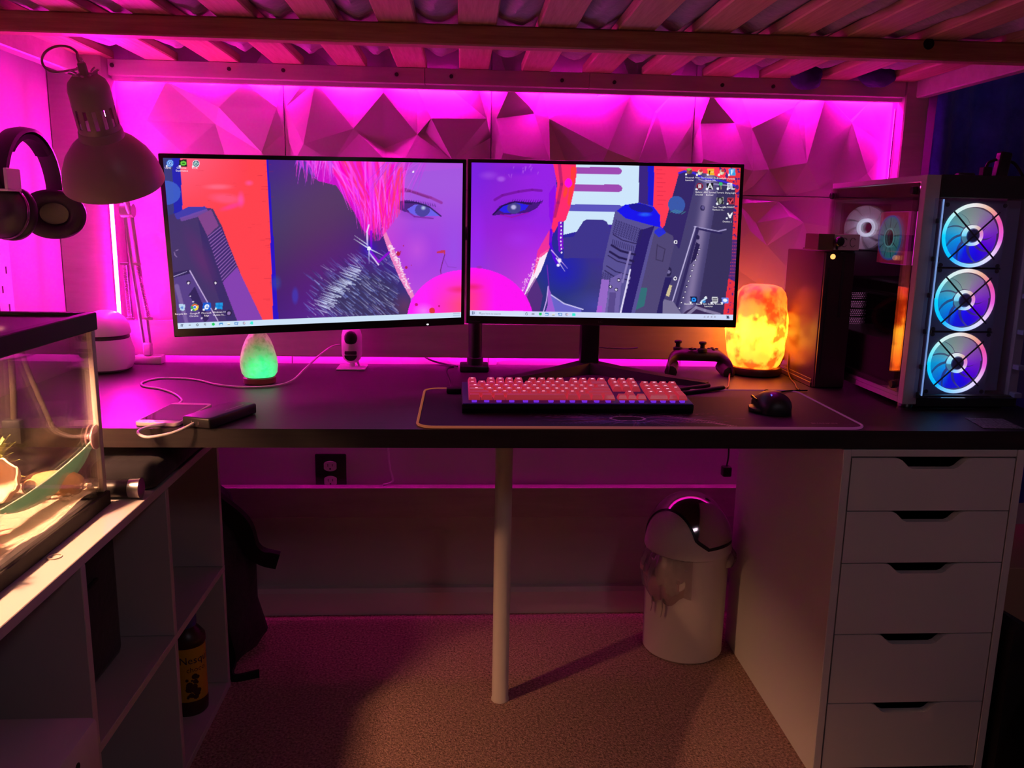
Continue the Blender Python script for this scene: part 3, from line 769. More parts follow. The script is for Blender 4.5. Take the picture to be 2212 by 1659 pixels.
# tan hide rock with two round openings
hr = thing('hide_rock', 'tan ornament with two round dark openings on the tank sand', 'ornament', (-1.365, -0.20, 0.67))
ROCK = mat('tan_resin', (0.55, 0.33, 0.14), 0.7, noise=(40, (0.38, 0.20, 0.08), 4), bump=(60, 0.5, 0.004))
b = BM(); blob(b, (-1.355, -0.190, 0.688), (0.042, 0.022, 0.024), 30, 16, 0.07, 4, 3); obj('stone', b, ROCK, hr, 60)
for dx, dy in ((-0.028, -0.018), (-0.002, -0.0225)):
    c = Vector((-1.358 + dx, -0.190 + dy, 0.690))
    n_ = Vector((0.25 + dx * 3, -0.9, 0.35)).normalized(); q = n_.to_track_quat('Z', 'Y').to_matrix().to_4x4()
    b = BM(); lathe(b, [(0.0125, -0.004), (0.0125, 0.0035), (0.0105, 0.0045), (0.0095, 0.002), (0.0, 0.001)], 20, Matrix.Translation(c) @ q); obj('opening_rim', b, ROCK, hr, 40)
    b = BM(); lathe(b, [(0.0, 0), (0.0094, 0.0), (0.0094, 0.0022), (0, 0.0022)], 20, Matrix.Translation(c + n_ * 0.0006) @ q); obj('opening', b, mat('dark_hole', (0.03, 0.018, 0.014), 0.9), hr, 40)
# shell-like bowl
b = BM(); lathe(b, [(0.0, 0.0), (0.020, 0.003), (0.034, 0.018), (0.040, 0.040), (0.0375, 0.041), (0.031, 0.020), (0.018, 0.006), (0, 0.004)], 30, T3(-1.425, -0.215, 0.690) @ RX(math.radians(62)) @ RZ(0.4), lambda a, z: 1 + 0.06 * math.sin(9 * a) + 0.10 * math.sin(2 * a + 1))
tag(obj('shell_bowl', b, mat('shell_cream', (0.80, 0.60, 0.42), 0.6, bump=(50, 0.4, 0.003)), smooth=60), 'cream scalloped shell bowl leaning in the tank', 'shell')
# plants
def leafy(name, label, base, m, n, L_, tilt, wid, seed, stem=0.0):
    t = thing(name, label, 'plant', base); rg = random.Random(seed)
    if stem:
        b = BM(); tube(b, spline([base, Vector(base) + Vector((0.003, 0.002, stem * .5)), Vector(base) + Vector((0, 0, stem))], 4), 0.0022, 6); obj('stem', b, m, t, 60)
    for k in range(n):
        a = k * 2.4 + rg.uniform(-.2, .2); l = L_ * rg.uniform(.75, 1.15); z0 = stem * (0.25 + 0.75 * k / n); tl = tilt * (1.25 - 0.9 * k / n)
        d = Vector((math.cos(a) * math.sin(tl), math.sin(a) * math.sin(tl), math.cos(tl))); s = d.cross(Vector((0, 0, 1))).normalized(); u = s.cross(d)
        o0 = Vector(base) + Vector((0, 0, z0)); b = BM(); prev = None
        for i in range(6):
            f = i / 5; c = o0 + d * l * f + u * (-0.25 * l * f * f + .12 * l * f); w_ = wid * math.sin(PI * min(.98, .12 + .86 * f)) ** .8
            row = [b.verts.new(c - s * w_ + u * w_ * .3), b.verts.new(c - u * .0006), b.verts.new(c + s * w_ + u * w_ * .3), b.verts.new(c + u * .0012)]
            if prev:
                for q in range(4): b.faces.new((prev[q], prev[(q + 1) % 4], row[(q + 1) % 4], row[q]))
            prev = row
        b.faces.new(prev); bmesh.ops.recalc_face_normals(b, faces=b.faces)
        obj('leaf', b, m, t, 60)
    return t
leafy('succulent', 'yellow-green plastic succulent at the back of the tank', (-1.452, -0.165, 0.676), mat('succulent_green', (0.42, 0.44, 0.14), 0.5, noise=(60, (0.20, 0.26, 0.08), 2)), 22, 0.030, 1.15, 0.0050, 2, 0.062)
leafy('pink_plant', 'pink spiky plastic plant at the near side of the tank', (-1.335, -0.425, 0.668), mat('coral_pink', (0.80, 0.24, 0.18), 0.5, noise=(80, (0.55, 0.12, 0.10), 2)), 26, 0.028, 1.2, 0.0032, 4, 0.045)
def netting():
    m = mat('green_netting', (0.035, 0.10, 0.065), 0.8, noise=(240, (0.012, 0.04, 0.026), 1), stretch=(0.3, 0.3, 2.5)); nt = m.node_tree
    tr = nt.nodes.new('ShaderNodeBsdfTranslucent'); tr.inputs[0].default_value = (0.025, 0.075, 0.05, 1); mx = nt.nodes.new('ShaderNodeMixShader'); mx.inputs[0].default_value = 0.55
    o = [q for q in nt.nodes if q.type == 'OUTPUT_MATERIAL'][0]; nt.links.new(nt.nodes['Principled BSDF'].outputs[0], mx.inputs[1]); nt.links.new(tr.outputs[0], mx.inputs[2]); nt.links.new(mx.outputs[0], o.inputs[0]); return m
# mesh hammock held by suction cups
hm = thing('reptile_hammock', 'green mesh hammock slung inside the tank on suction cups', 'hammock', (-1.34, -0.27, 0.72))
b = BM(); path = spline([(-1.309, -0.140, 0.752), (-1.318, -0.18, 0.735), (-1.335, -0.25, 0.714), (-1.345, -0.33, 0.705), (-1.345, -0.42, 0.710), (-1.335, -0.50, 0.735)], 10); R = []
for i, p in enumerate(path):
    f = i / (len(path) - 1); wd = 0.006 + 0.026 * math.sin(PI * min(1, f * 1.3 + .1)) ** .7 if f < .7 else 0.03
    R.append([b.verts.new(p + Vector((-0.012 * t_, 0.012 * t_, -t_ * wd * 1.25 + 0.004))) for t_ in (0, .25, .5, .75, 1.0)])
for A, B in zip(R[:-1], R[1:]):
    for k in range(4): b.faces.new((A[k], A[k + 1], B[k + 1], B[k]))
obj('mesh_sling', b, netting(), hm, 60)
b = BM(); tube(b, [p + Vector((0, 0, 0.004)) for p in path], 0.0012, 6); obj('hem', b, mat('pale_hem', (0.45, 0.52, 0.42), 0.7), hm, 60)
b = BM(); lathe(b, [(0.0205, 0.0), (0.0205, 0.0012), (0.011, 0.005), (0.004, 0.006), (0.004, 0.011), (0.0055, 0.0115), (0.0055, 0.014), (0, 0.014)], 24, T3(-1.3045, -0.1455, 0.757) @ RY(-PI / 2)); obj('suction_cup', b, mat('pink_rubber', (0.50, 0.30, 0.34), 0.3, alpha=0.85), hm, 40)
# probe and its box on the far pane
pr = thing('thermometer', 'small black sensor box with cords on the far tank pane', 'thermometer', (-1.44, -0.14, 0.76))
CRD = mat('olive_cord', (0.04, 0.032, 0.022), 0.7, spec=0.2)
b = BM(); box(b, -1.455, -1.424, -0.150, -0.1325, 0.744, 0.786, 0.005, 2); obj('sensor_box', b, BLACKP, pr, 40)
b = BM(); tube(b, spline([(-1.431, -0.142, 0.93), (-1.433, -0.141, 0.86), (-1.437, -0.141, 0.785)], 6), 0.0052, 8); obj('cord', b, CRD, pr, 60)
b = BM(); tube(b, spline([(-1.421, -0.142, 0.93), (-1.405, -0.141, 0.86), (-1.375, -0.141, 0.768)], 6), 0.0042, 8); obj('cord', b, CRD, pr, 60)

for o in [q for q in C.objects if q.parent is None and q.name.split('.')[0] in ('gravel', 'hide_rock', 'shell_bowl', 'succulent', 'pink_plant', 'reptile_hammock', 'thermometer')]:
    o.location = Vector(o.location) + Vector((-0.026, 0.043, -0.010))

# ------------------------------------------------------------------ pegboard, headphone hook, headphones
pg = thing('pegboard', 'white slotted pegboard on the left wall', 'pegboard', (-1.712, 0.10, 0.80))
b = BM(); box(b, -1.700, -1.695, -0.22, 0.385, 0.80, 1.36, 0.001); obj('board', b, WHITEP, pg)
sl = BM(); box(sl, -0.0003, 0.0006, -0.0025, 0.0025, -0.0075, 0.0075); sl_me = mesh_of(sl); sl_me.materials.append(mat('slot_dark', (0.10, 0.05, 0.09), 0.9))
for r_ in range(13):
    for c_ in range(15):
        o = obj('slot', sl_me, None, pg); o.location = (-1.6952, 0.364 - c_ * 0.04 - (0.02 if r_ % 2 else 0), 0.83 + r_ * 0.04)
        if o.location.y < -0.21: o.location.y = -0.205
hk = thing('headphone_hook', 'small white hook on the pegboard holding the headphones', 'hook', (-1.69, 0.19, 1.16))
b = BM(); box(b, -1.6945, -1.565, 0.150, 0.200, 1.150, 1.154, 0.001); box(b, -1.571, -1.565, 0.150, 0.200, 1.154, 1.192, 0.001); obj('hook_arm', b, WHITEP, hk)
hp = thing('headphones', 'black over-ear headphones hanging on the pegboard', 'headphones', (-1.60, 0.29, 1.16), (0, 0, 0))
# frame: local plane spanned by e1 (ear to ear) and z; the pair hangs with the band up, turned towards the room
HC = Vector((-1.600, 0.297, 1.185)); e1 = Vector((0.04, 1.0, 0)).normalized(); e2 = Vector((e1.y, -e1.x, 0))
def hpt(a, b_, c_): return HC + e1 * a + Vector((0, 0, 1)) * b_ + e2 * c_
b = BM(); R = []
for i in range(33):
    t_ = PI * (-0.06 + 1.12 * i / 32); r0 = 0.100; q = hpt(math.cos(t_) * r0, math.sin(t_) * 0.112 - 0.028, 0); nn = e1 * math.cos(t_) + Vector((0, 0, 1)) * math.sin(t_)
    wd = 0.017 + 0.003 * math.sin(t_)
    R.append([b.verts.new(q + nn * dn + e2 * dw) for dn, dw in ((0, -wd), (0.007, -wd * .9), (0.010, 0), (0.007, wd * .9), (0, wd), (-0.003, 0))])
for A, B in zip(R[:-1], R[1:]):
    for k in range(6): b.faces.new((A[k], A[(k + 1) % 6], B[(k + 1) % 6], B[k]))
b.faces.new(R[0][::-1]); b.faces.new(R[-1]); bmesh.ops.recalc_face_normals(b, faces=b.faces)
HPM = mat('headphone_black', (0.022, 0.018, 0.022), 0.45)
obj('headband', b, HPM, hp, 50)
b = BM(); R = []
for i in range(21):
    t_ = PI * (0.25 + 0.5 * i / 20); q = hpt(math.cos(t_) * 0.096, math.sin(t_) * 0.108 - 0.028, 0); nn = e1 * math.cos(t_) + Vector((0, 0, 1)) * math.sin(t_)
    R.append([b.verts.new(q + nn * dn + e2 * dw) for dn, dw in ((0.0, -.016), (0.001, .0), (0.0, .016), (-0.010, .013), (-0.012, 0), (-0.010, -.013))])
for A, B in zip(R[:-1], R[1:]):
    for k in range(6): b.faces.new((A[k], A[(k + 1) % 6], B[(k + 1) % 6], B[k]))
b.faces.new(R[0][::-1]); b.faces.new(R[-1]); bmesh.ops.recalc_face_normals(b, faces=b.faces)
obj('head_cushion', b, BLACKM, hp, 60)
for s in (-1, 1):
    c = hpt(s * 0.092, -0.075, 0.0); inn = -e1 * s
    dirz = (inn + Vector((0, 0, -0.12)) + e2 * 0.35).normalized()
    q = dirz.to_track_quat('Z', 'Y').to_matrix().to_4x4(); Mx = Matrix.Translation(c) @ q @ Matrix.Scale(1.15, 4)
    sqz = lambda a, z: 1.0 + 0.10 * math.cos(2 * a)
    b = BM(); lathe(b, [(0, -0.026), (0.030, -0.026), (0.042, -0.018), (0.047, -0.004), (0.047, 0.002), (0, 0.002)], 36, Mx, sqz); obj('ear_cup', b, HPM, hp, 40)
    b = BM(); lathe(b, [(0.0470, 0.002), (0.0482, -0.0035), (0.0490, -0.002), (0.0490, 0.001), (0.0482, 0.002), (0.0470, 0.002)], 36, Mx, sqz); obj('cup_ring', b, mat('ring_gloss', (0.25, 0.2, 0.25), 0.15, 0.8), hp, 40)
    b = BM(); lathe(b, [(0.022, 0.0025), (0.044, 0.0025), (0.050, 0.008), (0.050, 0.016), (0.044, 0.022), (0.030, 0.021), (0.024, 0.014), (0.022, 0.0025)], 36, Mx, sqz); obj('ear_pad', b, BLACKM, hp, 60)
    b = BM(); tube(b, spline([hpt(s * 0.102, -0.01, 0), hpt(s * 0.112, -0.035, 0.004), hpt(s * 0.112, -0.07, 0.004)], 5), 0.006, 8); obj('yoke', b, HPM, hp, 60)

# ------------------------------------------------------------------ clamp desk lamp (spring arm)
lp = thing('desk_lamp', 'pale spring-arm desk lamp leaning in from the back left corner', 'lamp', (-1.53, 0.62, DESK))
LMP = mat('lamp_enamel', (0.42, 0.24, 0.27), 0.38)
LMPW = mat('lamp_arm_white', (0.70, 0.66, 0.66), 0.4)
b = BM(); box(b, -1.560, -1.490, 0.664, 0.699, DESK + 0.0004, DESK + 0.022, 0.004, 2); box(b, -1.535, -1.515, 0.664, 0.684, DESK + 0.022, DESK + 0.055, 0.003); obj('clamp', b, LMPW, lp, 40)
J0, J1, J2 = Vector((-1.527, 0.674, DESK + 0.055)), Vector((-1.524, 0.60, 1.12)), Vector((-1.372, 0.045, 1.358))
b = BM()
for dx in (-0.008, 0.008): tube(b, [J0 + Vector((dx, 0, 0)), J1 + Vector((dx, 0, 0))], 0.0042, 6)
obj('lower_arm', b, LMPW, lp, 60)
b = BM()
for dz in (-0.010, 0.010): tube(b, [J1 + Vector((0.004, 0, dz)), J2 + Vector((0, 0, dz))], 0.0042, 6)
obj('upper_arm', b, LMPW, lp, 60)
b = BM(); lathe(b, [(0, -0.014), (0.016, -0.014), (0.016, 0.014), (0, 0.014)], 20, Matrix.Translation(J1) @ RY(PI / 2)); obj('elbow', b, LMPW, lp, 40)
for p0, p1 in (((-1.547, 0.618, 0.992), (-1.551, 0.640, 0.856)), ((-1.517, 0.618, 0.992), (-1.506, 0.640, 0.857))):
    p0, p1 = Vector(p0), Vector(p1); b = BM(); pts = []
    d = (p1 - p0); s_ = d.orthogonal().normalized(); u_ = d.normalized().cross(s_)
    for i in range(281):
        a = i / 280 * 2 * PI * 35; pts.append(p0 + d * (i / 280) + (s_ * math.cos(a) + u_ * math.sin(a)) * 0.0042)
    tube(b, pts, 0.0011, 4); box(b, -0.009, 0.009, -0.004, 0.004, -0.002, 0.003, 0, 1, Matrix.Translation(p0)); box(b, -0.009, 0.009, -0.004, 0.004, -0.004, 0.002, 0, 1, Matrix.Translation(p1))
    obj('spring', b, mat('spring_steel', (0.55, 0.45, 0.5), 0.35, 0.8), lp, 60)
# head: axis from the cap down to the bell rim
A0, A1 = Vector((-1.3420, -0.015, 1.334)), Vector((-1.3420, 0.062, 1.192))
ax = (A1 - A0); HL = ax.length
Mh_ = Matrix.Translation(A0) @ ax.to_track_quat('Z', 'Y').to_matrix().to_4x4()
b = BM()   # vented neck: ribs between slots, built as a ring of staves
zc0, zc1 = 0.050, 0.083
lathe(b, [(0, 0.000), (0.012, 0.000), (0.022, 0.004), (0.030, 0.012), (0.033, 0.022), (0.0335, zc0), (0.0318, zc0), (0.0313, 0.022), (0.028, 0.013), (0, 0.004)], 44, Mh_)
lathe(b, [(0.0336, zc1), (0.0335, 0.098), (0.0318, 0.098), (0.0319, zc1), (0.0336, zc1)], 44, Mh_)
ns = 14
for k in range(ns):
    a0 = 2 * PI * k / ns; wdt = 2 * PI / ns * 0.55
    lathe(b, [(0.0318, zc0 - .001), (0.0335, zc0 - .001), (0.0336, zc1 + .001), (0.0319, zc1 + .001), (0.0318, zc0 - .001)], 4, Mh_, None, a0, a0 + wdt)
obj('vented_neck', b, LMP, lp, 40)
b = BM(); lathe(b, [(0.012, 0.030), (0.013, 0.030), (0.013, 0.100), (0.012, 0.100), (0.012, 0.030)], 24, Mh_); obj('socket', b, mat('socket_white', (0.9, 0.85, 0.88), 0.3), lp, 40)
b = BM()
for k in range(10):
    a = 2 * PI * k / 10 + .15
    box(b, 0.014, 0.026, -0.0016, 0.0016, -0.0015, 0.0015, 0.001, 1, Mh_ @ RZ(a) @ T3(0, 0, 0.0048) @ RY(0.42))
obj('cap_slots', b, mat('slot_painted_glow', (0.75, 0.3, 0.6), 0.6), lp)  # pink colour stands for light glowing through the cap slots
b = BM(); lathe(b, [(0.034, 0.092), (0.0355, 0.094), (0.0365, 0.106), (0.052, 0.118), (0.068, 0.138), (0.0785, 0.160), (0.0835, 0.182), (0.0845, 0.190), (0.0835, 0.190), (0.077, 0.161), (0.066, 0.139), (0.050, 0.120), (0.035, 0.109), (0.034, 0.092)], 56, Mh_); obj('shade', b, LMP, lp, 40)
b = BM(); lathe(b, [(0.0314, 0.085), (0.0314, 0.098), (0.0338, 0.1105), (0.0488, 0.1215), (0.0648, 0.140), (0.0758, 0.1615), (0.0822, 0.1885), (0.0818, 0.1885), (0.0754, 0.162), (0.0644, 0.1405), (0.0484, 0.122), (0.0332, 0.111), (0.0310, 0.098), (0.0310, 0.085), (0.0314, 0.085)], 56, Mh_); obj('reflector', b, mat('reflector_white', (0.92, 0.9, 0.9), 0.4), lp, 40)
b = BM(); lathe(b, [(0, 0.10), (0.014, 0.10), (0.014, 0.125), (0.028, 0.150), (0.030, 0.165), (0.022, 0.180), (0, 0.186)], 24, Mh_); obj('bulb', b, mat('bulb_off', (0.7, 0.6, 0.65), 0.2), lp, 60)
b = BM(); box(b, -0.006, 0.006, -0.005, 0.005, -0.020, 0.010, 0.002, 1, Mh_); tube(b, [A0 + Vector((0, 0, 0.012)), J2], 0.004, 6); obj('swivel', b, LMP, lp, 60)
b = BM(); ring = [(-1.383 + 0.0275 * math.cos(a) * 1.05, -0.005 + 0.012 * math.sin(a), 1.359 + 0.0225 * math.sin(a)) for a in [PI * 2 * k / 28 - 0.5 for k in range(25)]]
tube(b, spline([(-1.343, -0.01, 1.338)] + ring[2::3] + [(-1.370, 0.04, 1.352)], 6), 0.0021, 7); obj('power_cord', b, LMP, lp, 60)

# ------------------------------------------------------------------ plain white helmet on the desk (generic)
he = thing('toy_helmet', 'white rounded helmet with a dark visor band in the desk corner', 'helmet', (-1.590, 0.585, DESK))
Mhe = T3(-1.590, 0.585, DESK) @ RZ(0.25)
HEM = mat('helmet_white', (0.72, 0.68, 0.70), 0.3)
def hw(a, z): return 1 + 0.10 * math.cos(2 * a + PI) + (0.07 * math.exp(-((z - 0.045) / 0.02) ** 2))
b = BM(); lathe(b, [(0, 0.001), (0.048, 0.001), (0.062, 0.008), (0.066, 0.025), (0.064, 0.05), (0.061, 0.070), (0.060, 0.080)], 48, Mhe, hw); obj('chin', b, HEM, he, 45)
b = BM(); lathe(b, [(0.060, 0.078), (0.0585, 0.080), (0.0585, 0.090), (0.060, 0.092)], 48, Mhe, hw); obj('visor_band', b, BLACKP, he, 45)
b = BM(); lathe(b, [(0.0615, 0.090), (0.0625, 0.094), (0.0595, 0.110), (0.050, 0.127), (0.036, 0.139), (0.018, 0.1455), (0, 0.147)], 48, Mhe, hw); obj('dome', b, HEM, he, 45)
# ------------------------------------------------------------------ painter for flat prints and screens (numpy, stored as mesh colours)
class Canvas:
    """W x H sample grid; X, Y hold the drawing coordinates of every sample"""
    def __init__(s, W, H, quad):
        s.W, s.H = W, H
        u, v = np.meshgrid((np.arange(W)) / (W - 1), (np.arange(H)) / (H - 1))
        src = [(0, 0), (1, 0), (0, 1), (1, 1)]
        A = []; Bv = []
        for (a, b_), (x, y) in zip(src, quad):
            A.append([a, b_, 1, 0, 0, 0, -a * x, -b_ * x]); Bv.append(x)
            A.append([0, 0, 0, a, b_, 1, -a * y, -b_ * y]); Bv.append(y)
        h = np.linalg.solve(np.array(A, float), np.array(Bv, float))
        w_ = h[6] * u + h[7] * v + 1
        s.X = (h[0] * u + h[1] * v + h[2]) / w_; s.Y = (h[3] * u + h[4] * v + h[5]) / w_
        s.u, s.v = u, v
        s.c = np.zeros((H, W, 3))
    def mix(s, a, col):
        if callable(col): col = col(s.X, s.Y)
        col = np.asarray(col, float)
        if col.ndim == 1: col = col[None, None, :] / 255.0
        s.c = s.c * (1 - a[..., None]) + col * a[..., None]
    def poly(s, pts, col, alpha=1.0):
        P_ = np.array(pts, float); x0, y0 = P_.min(0) - 1; x1, y1 = P_.max(0) + 1
        m = (s.X > x0) & (s.X < x1) & (s.Y > y0) & (s.Y < y1)
        X, Y = s.X[m], s.Y[m]; ins = np.zeros(X.shape, bool); n = len(P_)
        for i in range(n):
            xa, ya = P_[i]; xb, yb = P_[(i + 1) % n]
            if ya == yb: continue
            c_ = ((ya > Y) != (yb > Y)) & (X < (xb - xa) * (Y - ya) / (yb - ya) + xa)
            ins ^= c_
        a = np.zeros(s.X.shape); a[m] = ins * alpha
        s.mix(a, col)
    def ell(s, cx, cy, rx, ry, col, alpha=1.0, soft=0.0, rot=0.0):
        dx, dy = s.X - cx, s.Y - cy; c_, q = math.cos(rot), math.sin(rot)
        d = np.sqrt(((dx * c_ + dy * q) / rx) ** 2 + ((-dx * q + dy * c_) / ry) ** 2)
        a = (d < 1).astype(float) if soft == 0 else np.clip((1 - d) / soft, 0, 1)
        s.mix(a * alpha, col)
    def line(s, p0, p1, w0, w1, col, alpha=1.0):
        p0, p1 = np.array(p0, float), np.array(p1, float); d = p1 - p0; L2 = (d ** 2).sum() + 1e-9
        pad = max(w0, w1) + 2
        m = (s.X > min(p0[0], p1[0]) - pad) & (s.X < max(p0[0], p1[0]) + pad) & (s.Y > min(p0[1], p1[1]) - pad) & (s.Y < max(p0[1], p1[1]) + pad)
        X, Y = s.X[m], s.Y[m]
        t = np.clip(((X - p0[0]) * d[0] + (Y - p0[1]) * d[1]) / L2, 0, 1)
        ds = np.hypot(X - p0[0] - t * d[0], Y - p0[1] - t * d[1]); wd = w0 + (w1 - w0) * t
        a = np.zeros(s.X.shape); a[m] = np.clip(wd - ds + 0.5, 0, 1) * alpha
        s.mix(a, col)
    def path(s, pts, w, col, alpha=1.0):
        for a, b_ in zip(pts[:-1], pts[1:]): s.line(a, b_, w, w, col, alpha)

def grid_mesh(cv, place, lin=True):
    """quad grid carrying the canvas colours in the attribute 'col'; place(u, v) -> xyz arrays, v down"""
    H, W = cv.H, cv.W
    x, y, z = place(cv.u, cv.v)
    co = np.stack([x, y, z], -1).reshape(-1, 3).astype(np.float32)
    idx = np.arange(H * W).reshape(H, W)
    q = np.stack([idx[1:, :-1], idx[1:, 1:], idx[:-1, 1:], idx[:-1, :-1]], -1).reshape(-1, 4)
    me = bpy.data.meshes.new('grid')
    me.vertices.add(len(co)); me.vertices.foreach_set('co', co.ravel())
    me.loops.add(q.size); me.loops.foreach_set('vertex_index', q.ravel().astype(np.int32))
    me.polygons.add(len(q)); me.polygons.foreach_set('loop_start', np.arange(0, q.size, 4, dtype=np.int32))
    me.update(calc_edges=True)
    c = np.clip(cv.c, 0, 1)
    c = np.where(c <= 0.04045, c / 12.92, ((c + 0.055) / 1.055) ** 2.4)
    at_ = me.color_attributes.new('col', 'FLOAT_COLOR', 'POINT')
    rgba = np.concatenate([c.reshape(-1, 3), np.ones((H * W, 1))], 1).astype(np.float32)
    at_.data.foreach_set('color', rgba.ravel())
    me.validate()
    return me

SCREEN = vcol_mat('lit_screen', 1.0, 0.3)
PRINT = vcol_mat('flat_print', 1.0, 0.7, base=True)

def scr(pr): return np.array(pr, float)

# ---- shared wallpaper: a generic portrait of a pink-haired person blowing a bubble between two grey machines
def paint_left(cv):
    X, Y = cv.X, cv.Y; rg = random.Random(21)
    f = np.clip((X - 350) / 650, 0, 1)
    cv.c[:] = np.stack([66 + 22 * np.sin(X / 90) + 0 * Y, 44 + 12 * np.cos(Y / 60 + X / 130), 124 + 22 * np.sin(X / 120 + Y / 90)], -1) / 255
    # far left strip
    cv.poly([(330, 320), (392, 320), (400, 470), (330, 480)], (56, 60, 124))
    cv.poly([(366, 330), (392, 330), (398, 480), (372, 480)], (30, 30, 190), .8)
    # red banner
    red = lambda X, Y: np.stack([np.full_like(X, 255.), 62 + 34 * np.clip((470 - Y) / 150, 0, 1) * np.clip((520 - X) / 130, 0, 1) + 4, 78 + 62 * np.clip((470 - Y) / 150, 0, 1) * np.clip((540 - X) / 150, 0, 1)], -1) / 255
    cv.poly([(384, 330), (576, 335), (584, 480), (592, 700), (400, 720), (392, 480)], red)
    cv.ell(487, 428, 46, 14, (255, 96, 150), .55, .6, 0.1); cv.ell(520, 430, 10, 22, (255, 80, 190), .6, .7); cv.ell(470, 402, 40, 8, (255, 130, 170), .5, .7); cv.ell(500, 445, 34, 8, (255, 60, 170), .6, .7, -.3); cv.ell(538, 394, 12, 8, (255, 90, 190), .6, .8)
    for k in range(46):
        y = rg.uniform(345, 690); side = rg.random() < .55
        x = rg.uniform(555, 576) + (y - 340) * .045 if side else rg.uniform(395, 560)
        cv.line((x, y), (x + rg.uniform(5, 16), y - .3), .45, .45, (196, 30, 60), .55 if side else .3)
    # blue fringe right of the banner
    cv.poly([(576, 335), (580, 335), (590, 480), (604, 700), (592, 700), (584, 480)], (44, 20, 196))
    cv.ell(352, 415, 0.01 + 34, 27, (62, 96, 200), .9); cv.poly([(390, 380), (420, 380), (420, 450), (396, 450)], red)
    # grey machine, lower left
    cv.poly([(340, 470), (400, 452), (432, 446), (458, 450), (478, 488), (490, 520), (560, 690), (580, 720), (340, 740)], (70, 52, 106))
    cv.poly([(372, 462), (402, 446), (440, 445), (446, 452), (410, 466), (378, 474)], (66, 60, 170)); cv.poly([(384, 470), (444, 450), (452, 460), (388, 478)], (122, 76, 168), .8)
    cv.poly([(424, 466), (454, 452), (471, 487), (446, 510)], (130, 68, 140))
    cv.poly([(446, 510), (477, 488), (512, 575), (480, 610)], (64, 40, 110))
    for k in range(15):
        t = k / 14; cv.line((447 + 32 * t, 513 + 93 * t), (475 + 36 * t, 491 + 82 * t), 1.2, 1.0, (138, 92, 170))
    cv.poly([(480, 611), (512, 577), (567, 690), (575, 720), (522, 720)], (132, 66, 176))
    cv.poly([(424, 468), (446, 511), (480, 611), (520, 720), (498, 720), (440, 560)], (60, 44, 104))
    cv.ell(432, 560, 26, 90, (96, 44, 110), .8, .9, -.45)
    cv.poly([(340, 600), (405, 585), (412, 592), (470, 700), (340, 720)], (88, 64, 136)); cv.poly([(404, 640), (418, 620), (450, 690), (440, 700), (420, 660)], (52, 36, 92)); cv.poly([(340, 596), (404, 584), (408, 592), (340, 610)], (52, 38, 90))
    cv.line((407, 586), (470, 696), 1.1, .9, (214, 190, 240)); cv.line((368, 600), (400, 588), .9, .5, (190, 176, 220)); cv.line((378, 620), (400, 700), 5, 4, (150, 124, 180), .55)
    for x, y, r in ((404, 612, 4.6), (464, 612, 4.2), (494, 678, 6.5)):
        cv.ell(x, y, r, r, (46, 32, 70)); cv.ell(x, y + 1, r * .55, r * .55, (226, 214, 236) if r < 6 else (150, 120, 180))
    for k in range(6): cv.ell(408 + k * 6.4, 642 + k * 12, 2.0, 2.0, (226, 214, 236), .85)
    cv.path([(372, 545), (374, 552), (378, 556)], .7, (170, 140, 190)); cv.path([(376, 542), (381, 540)], .7, (170, 140, 190))
    cv.ell(640, 640, 9, 22, (60, 70, 214), .5, .5); cv.ell(598, 612, 14, 20, (50, 80, 170), .5, .6)
    # fur collar
    cv.ell(790, 640, 120, 75, (60, 52, 96), .95, .5); cv.ell(870, 690, 90, 60, (64, 48, 92), .9, .6)
    for k in range(520):
        t = rg.random(); ang = -0.1 - 0.35 * rg.random()
        x = 668 + 200 * rg.random() ** .8; y = 555 + 140 * rg.random() + max(0, (790 - x)) * .36
        if y > 705: continue
        l = rg.uniform(14, 44); c_ = rg.choice([(120, 140, 230), (160, 176, 240), (86, 96, 180), (60, 52, 110), (206, 214, 250), (108, 92, 170), (50, 44, 100)])
        dxx = -math.cos(ang) * l
        cv.line((x, y), (x + dxx * .55, y - l * (.30 + .25 * rg.random())), .9, .25, c_, .55)
    for k in range(60):
        x = rg.uniform(690, 770); y = 660 - (x - 690) * 1.0 + rg.uniform(-12, 18); cv.line((x + 16, y + 5), (x - 10, y - 4), 1.2, .2, (214, 224, 255), .7)
    cv.ell(880, 660, 30, 36, (150, 66, 100), .35, .9)
    # face
    skin = lambda X, Y: np.stack([165 + 45 * np.clip((900 - X) / 90, 0, 1) + 30 * np.clip((Y - 560) / 120, 0, 1) + 25 * np.clip((420 - Y) / 90, 0, 1) * np.clip((900 - X) / 60, 0, 1), 76 + 12 * np.sin(Y / 50), 224 - 10 * np.clip((900 - X) / 90, 0, 1)], -1) / 255
    cv.poly([(828, 335), (1010, 335), (1010, 700), (892, 700), (892, 645), (868, 602), (848, 556), (833, 512), (826, 470), (830, 420)], skin)
    cv.poly([(826, 470), (833, 512), (848, 556), (868, 602), (892, 645), (900, 640), (880, 596), (856, 540), (838, 500)], (255, 150, 190), .75)
    for k in range(130):
        t = rg.random(); x = 842 + 46 * t + rg.gauss(3, 3.5); y = 526 + 104 * t + rg.gauss(0, 3); cv.ell(x, y, 1.6, 1.3, (250, 222, 246), .75)
    cv.ell(985, 540, 40, 120, (150, 84, 236), .55, .9); cv.ell(905, 540, 34, 46, (214, 92, 226), .5, .9)
    # eye
    cv.path([(858, 412), (880, 409), (905, 417), (935, 427), (958, 438)], 3.0, (146, 46, 150), .75); cv.path([(862, 414), (890, 413), (930, 427)], 2.2, (120, 40, 120), .6)
    cv.ell(905, 455, 56, 24, (122, 44, 178), .55, .9); cv.poly([(858, 436), (884, 432), (910, 437), (932, 449), (956, 467), (930, 462), (880, 458), (862, 450)], (66, 32, 116), .85)
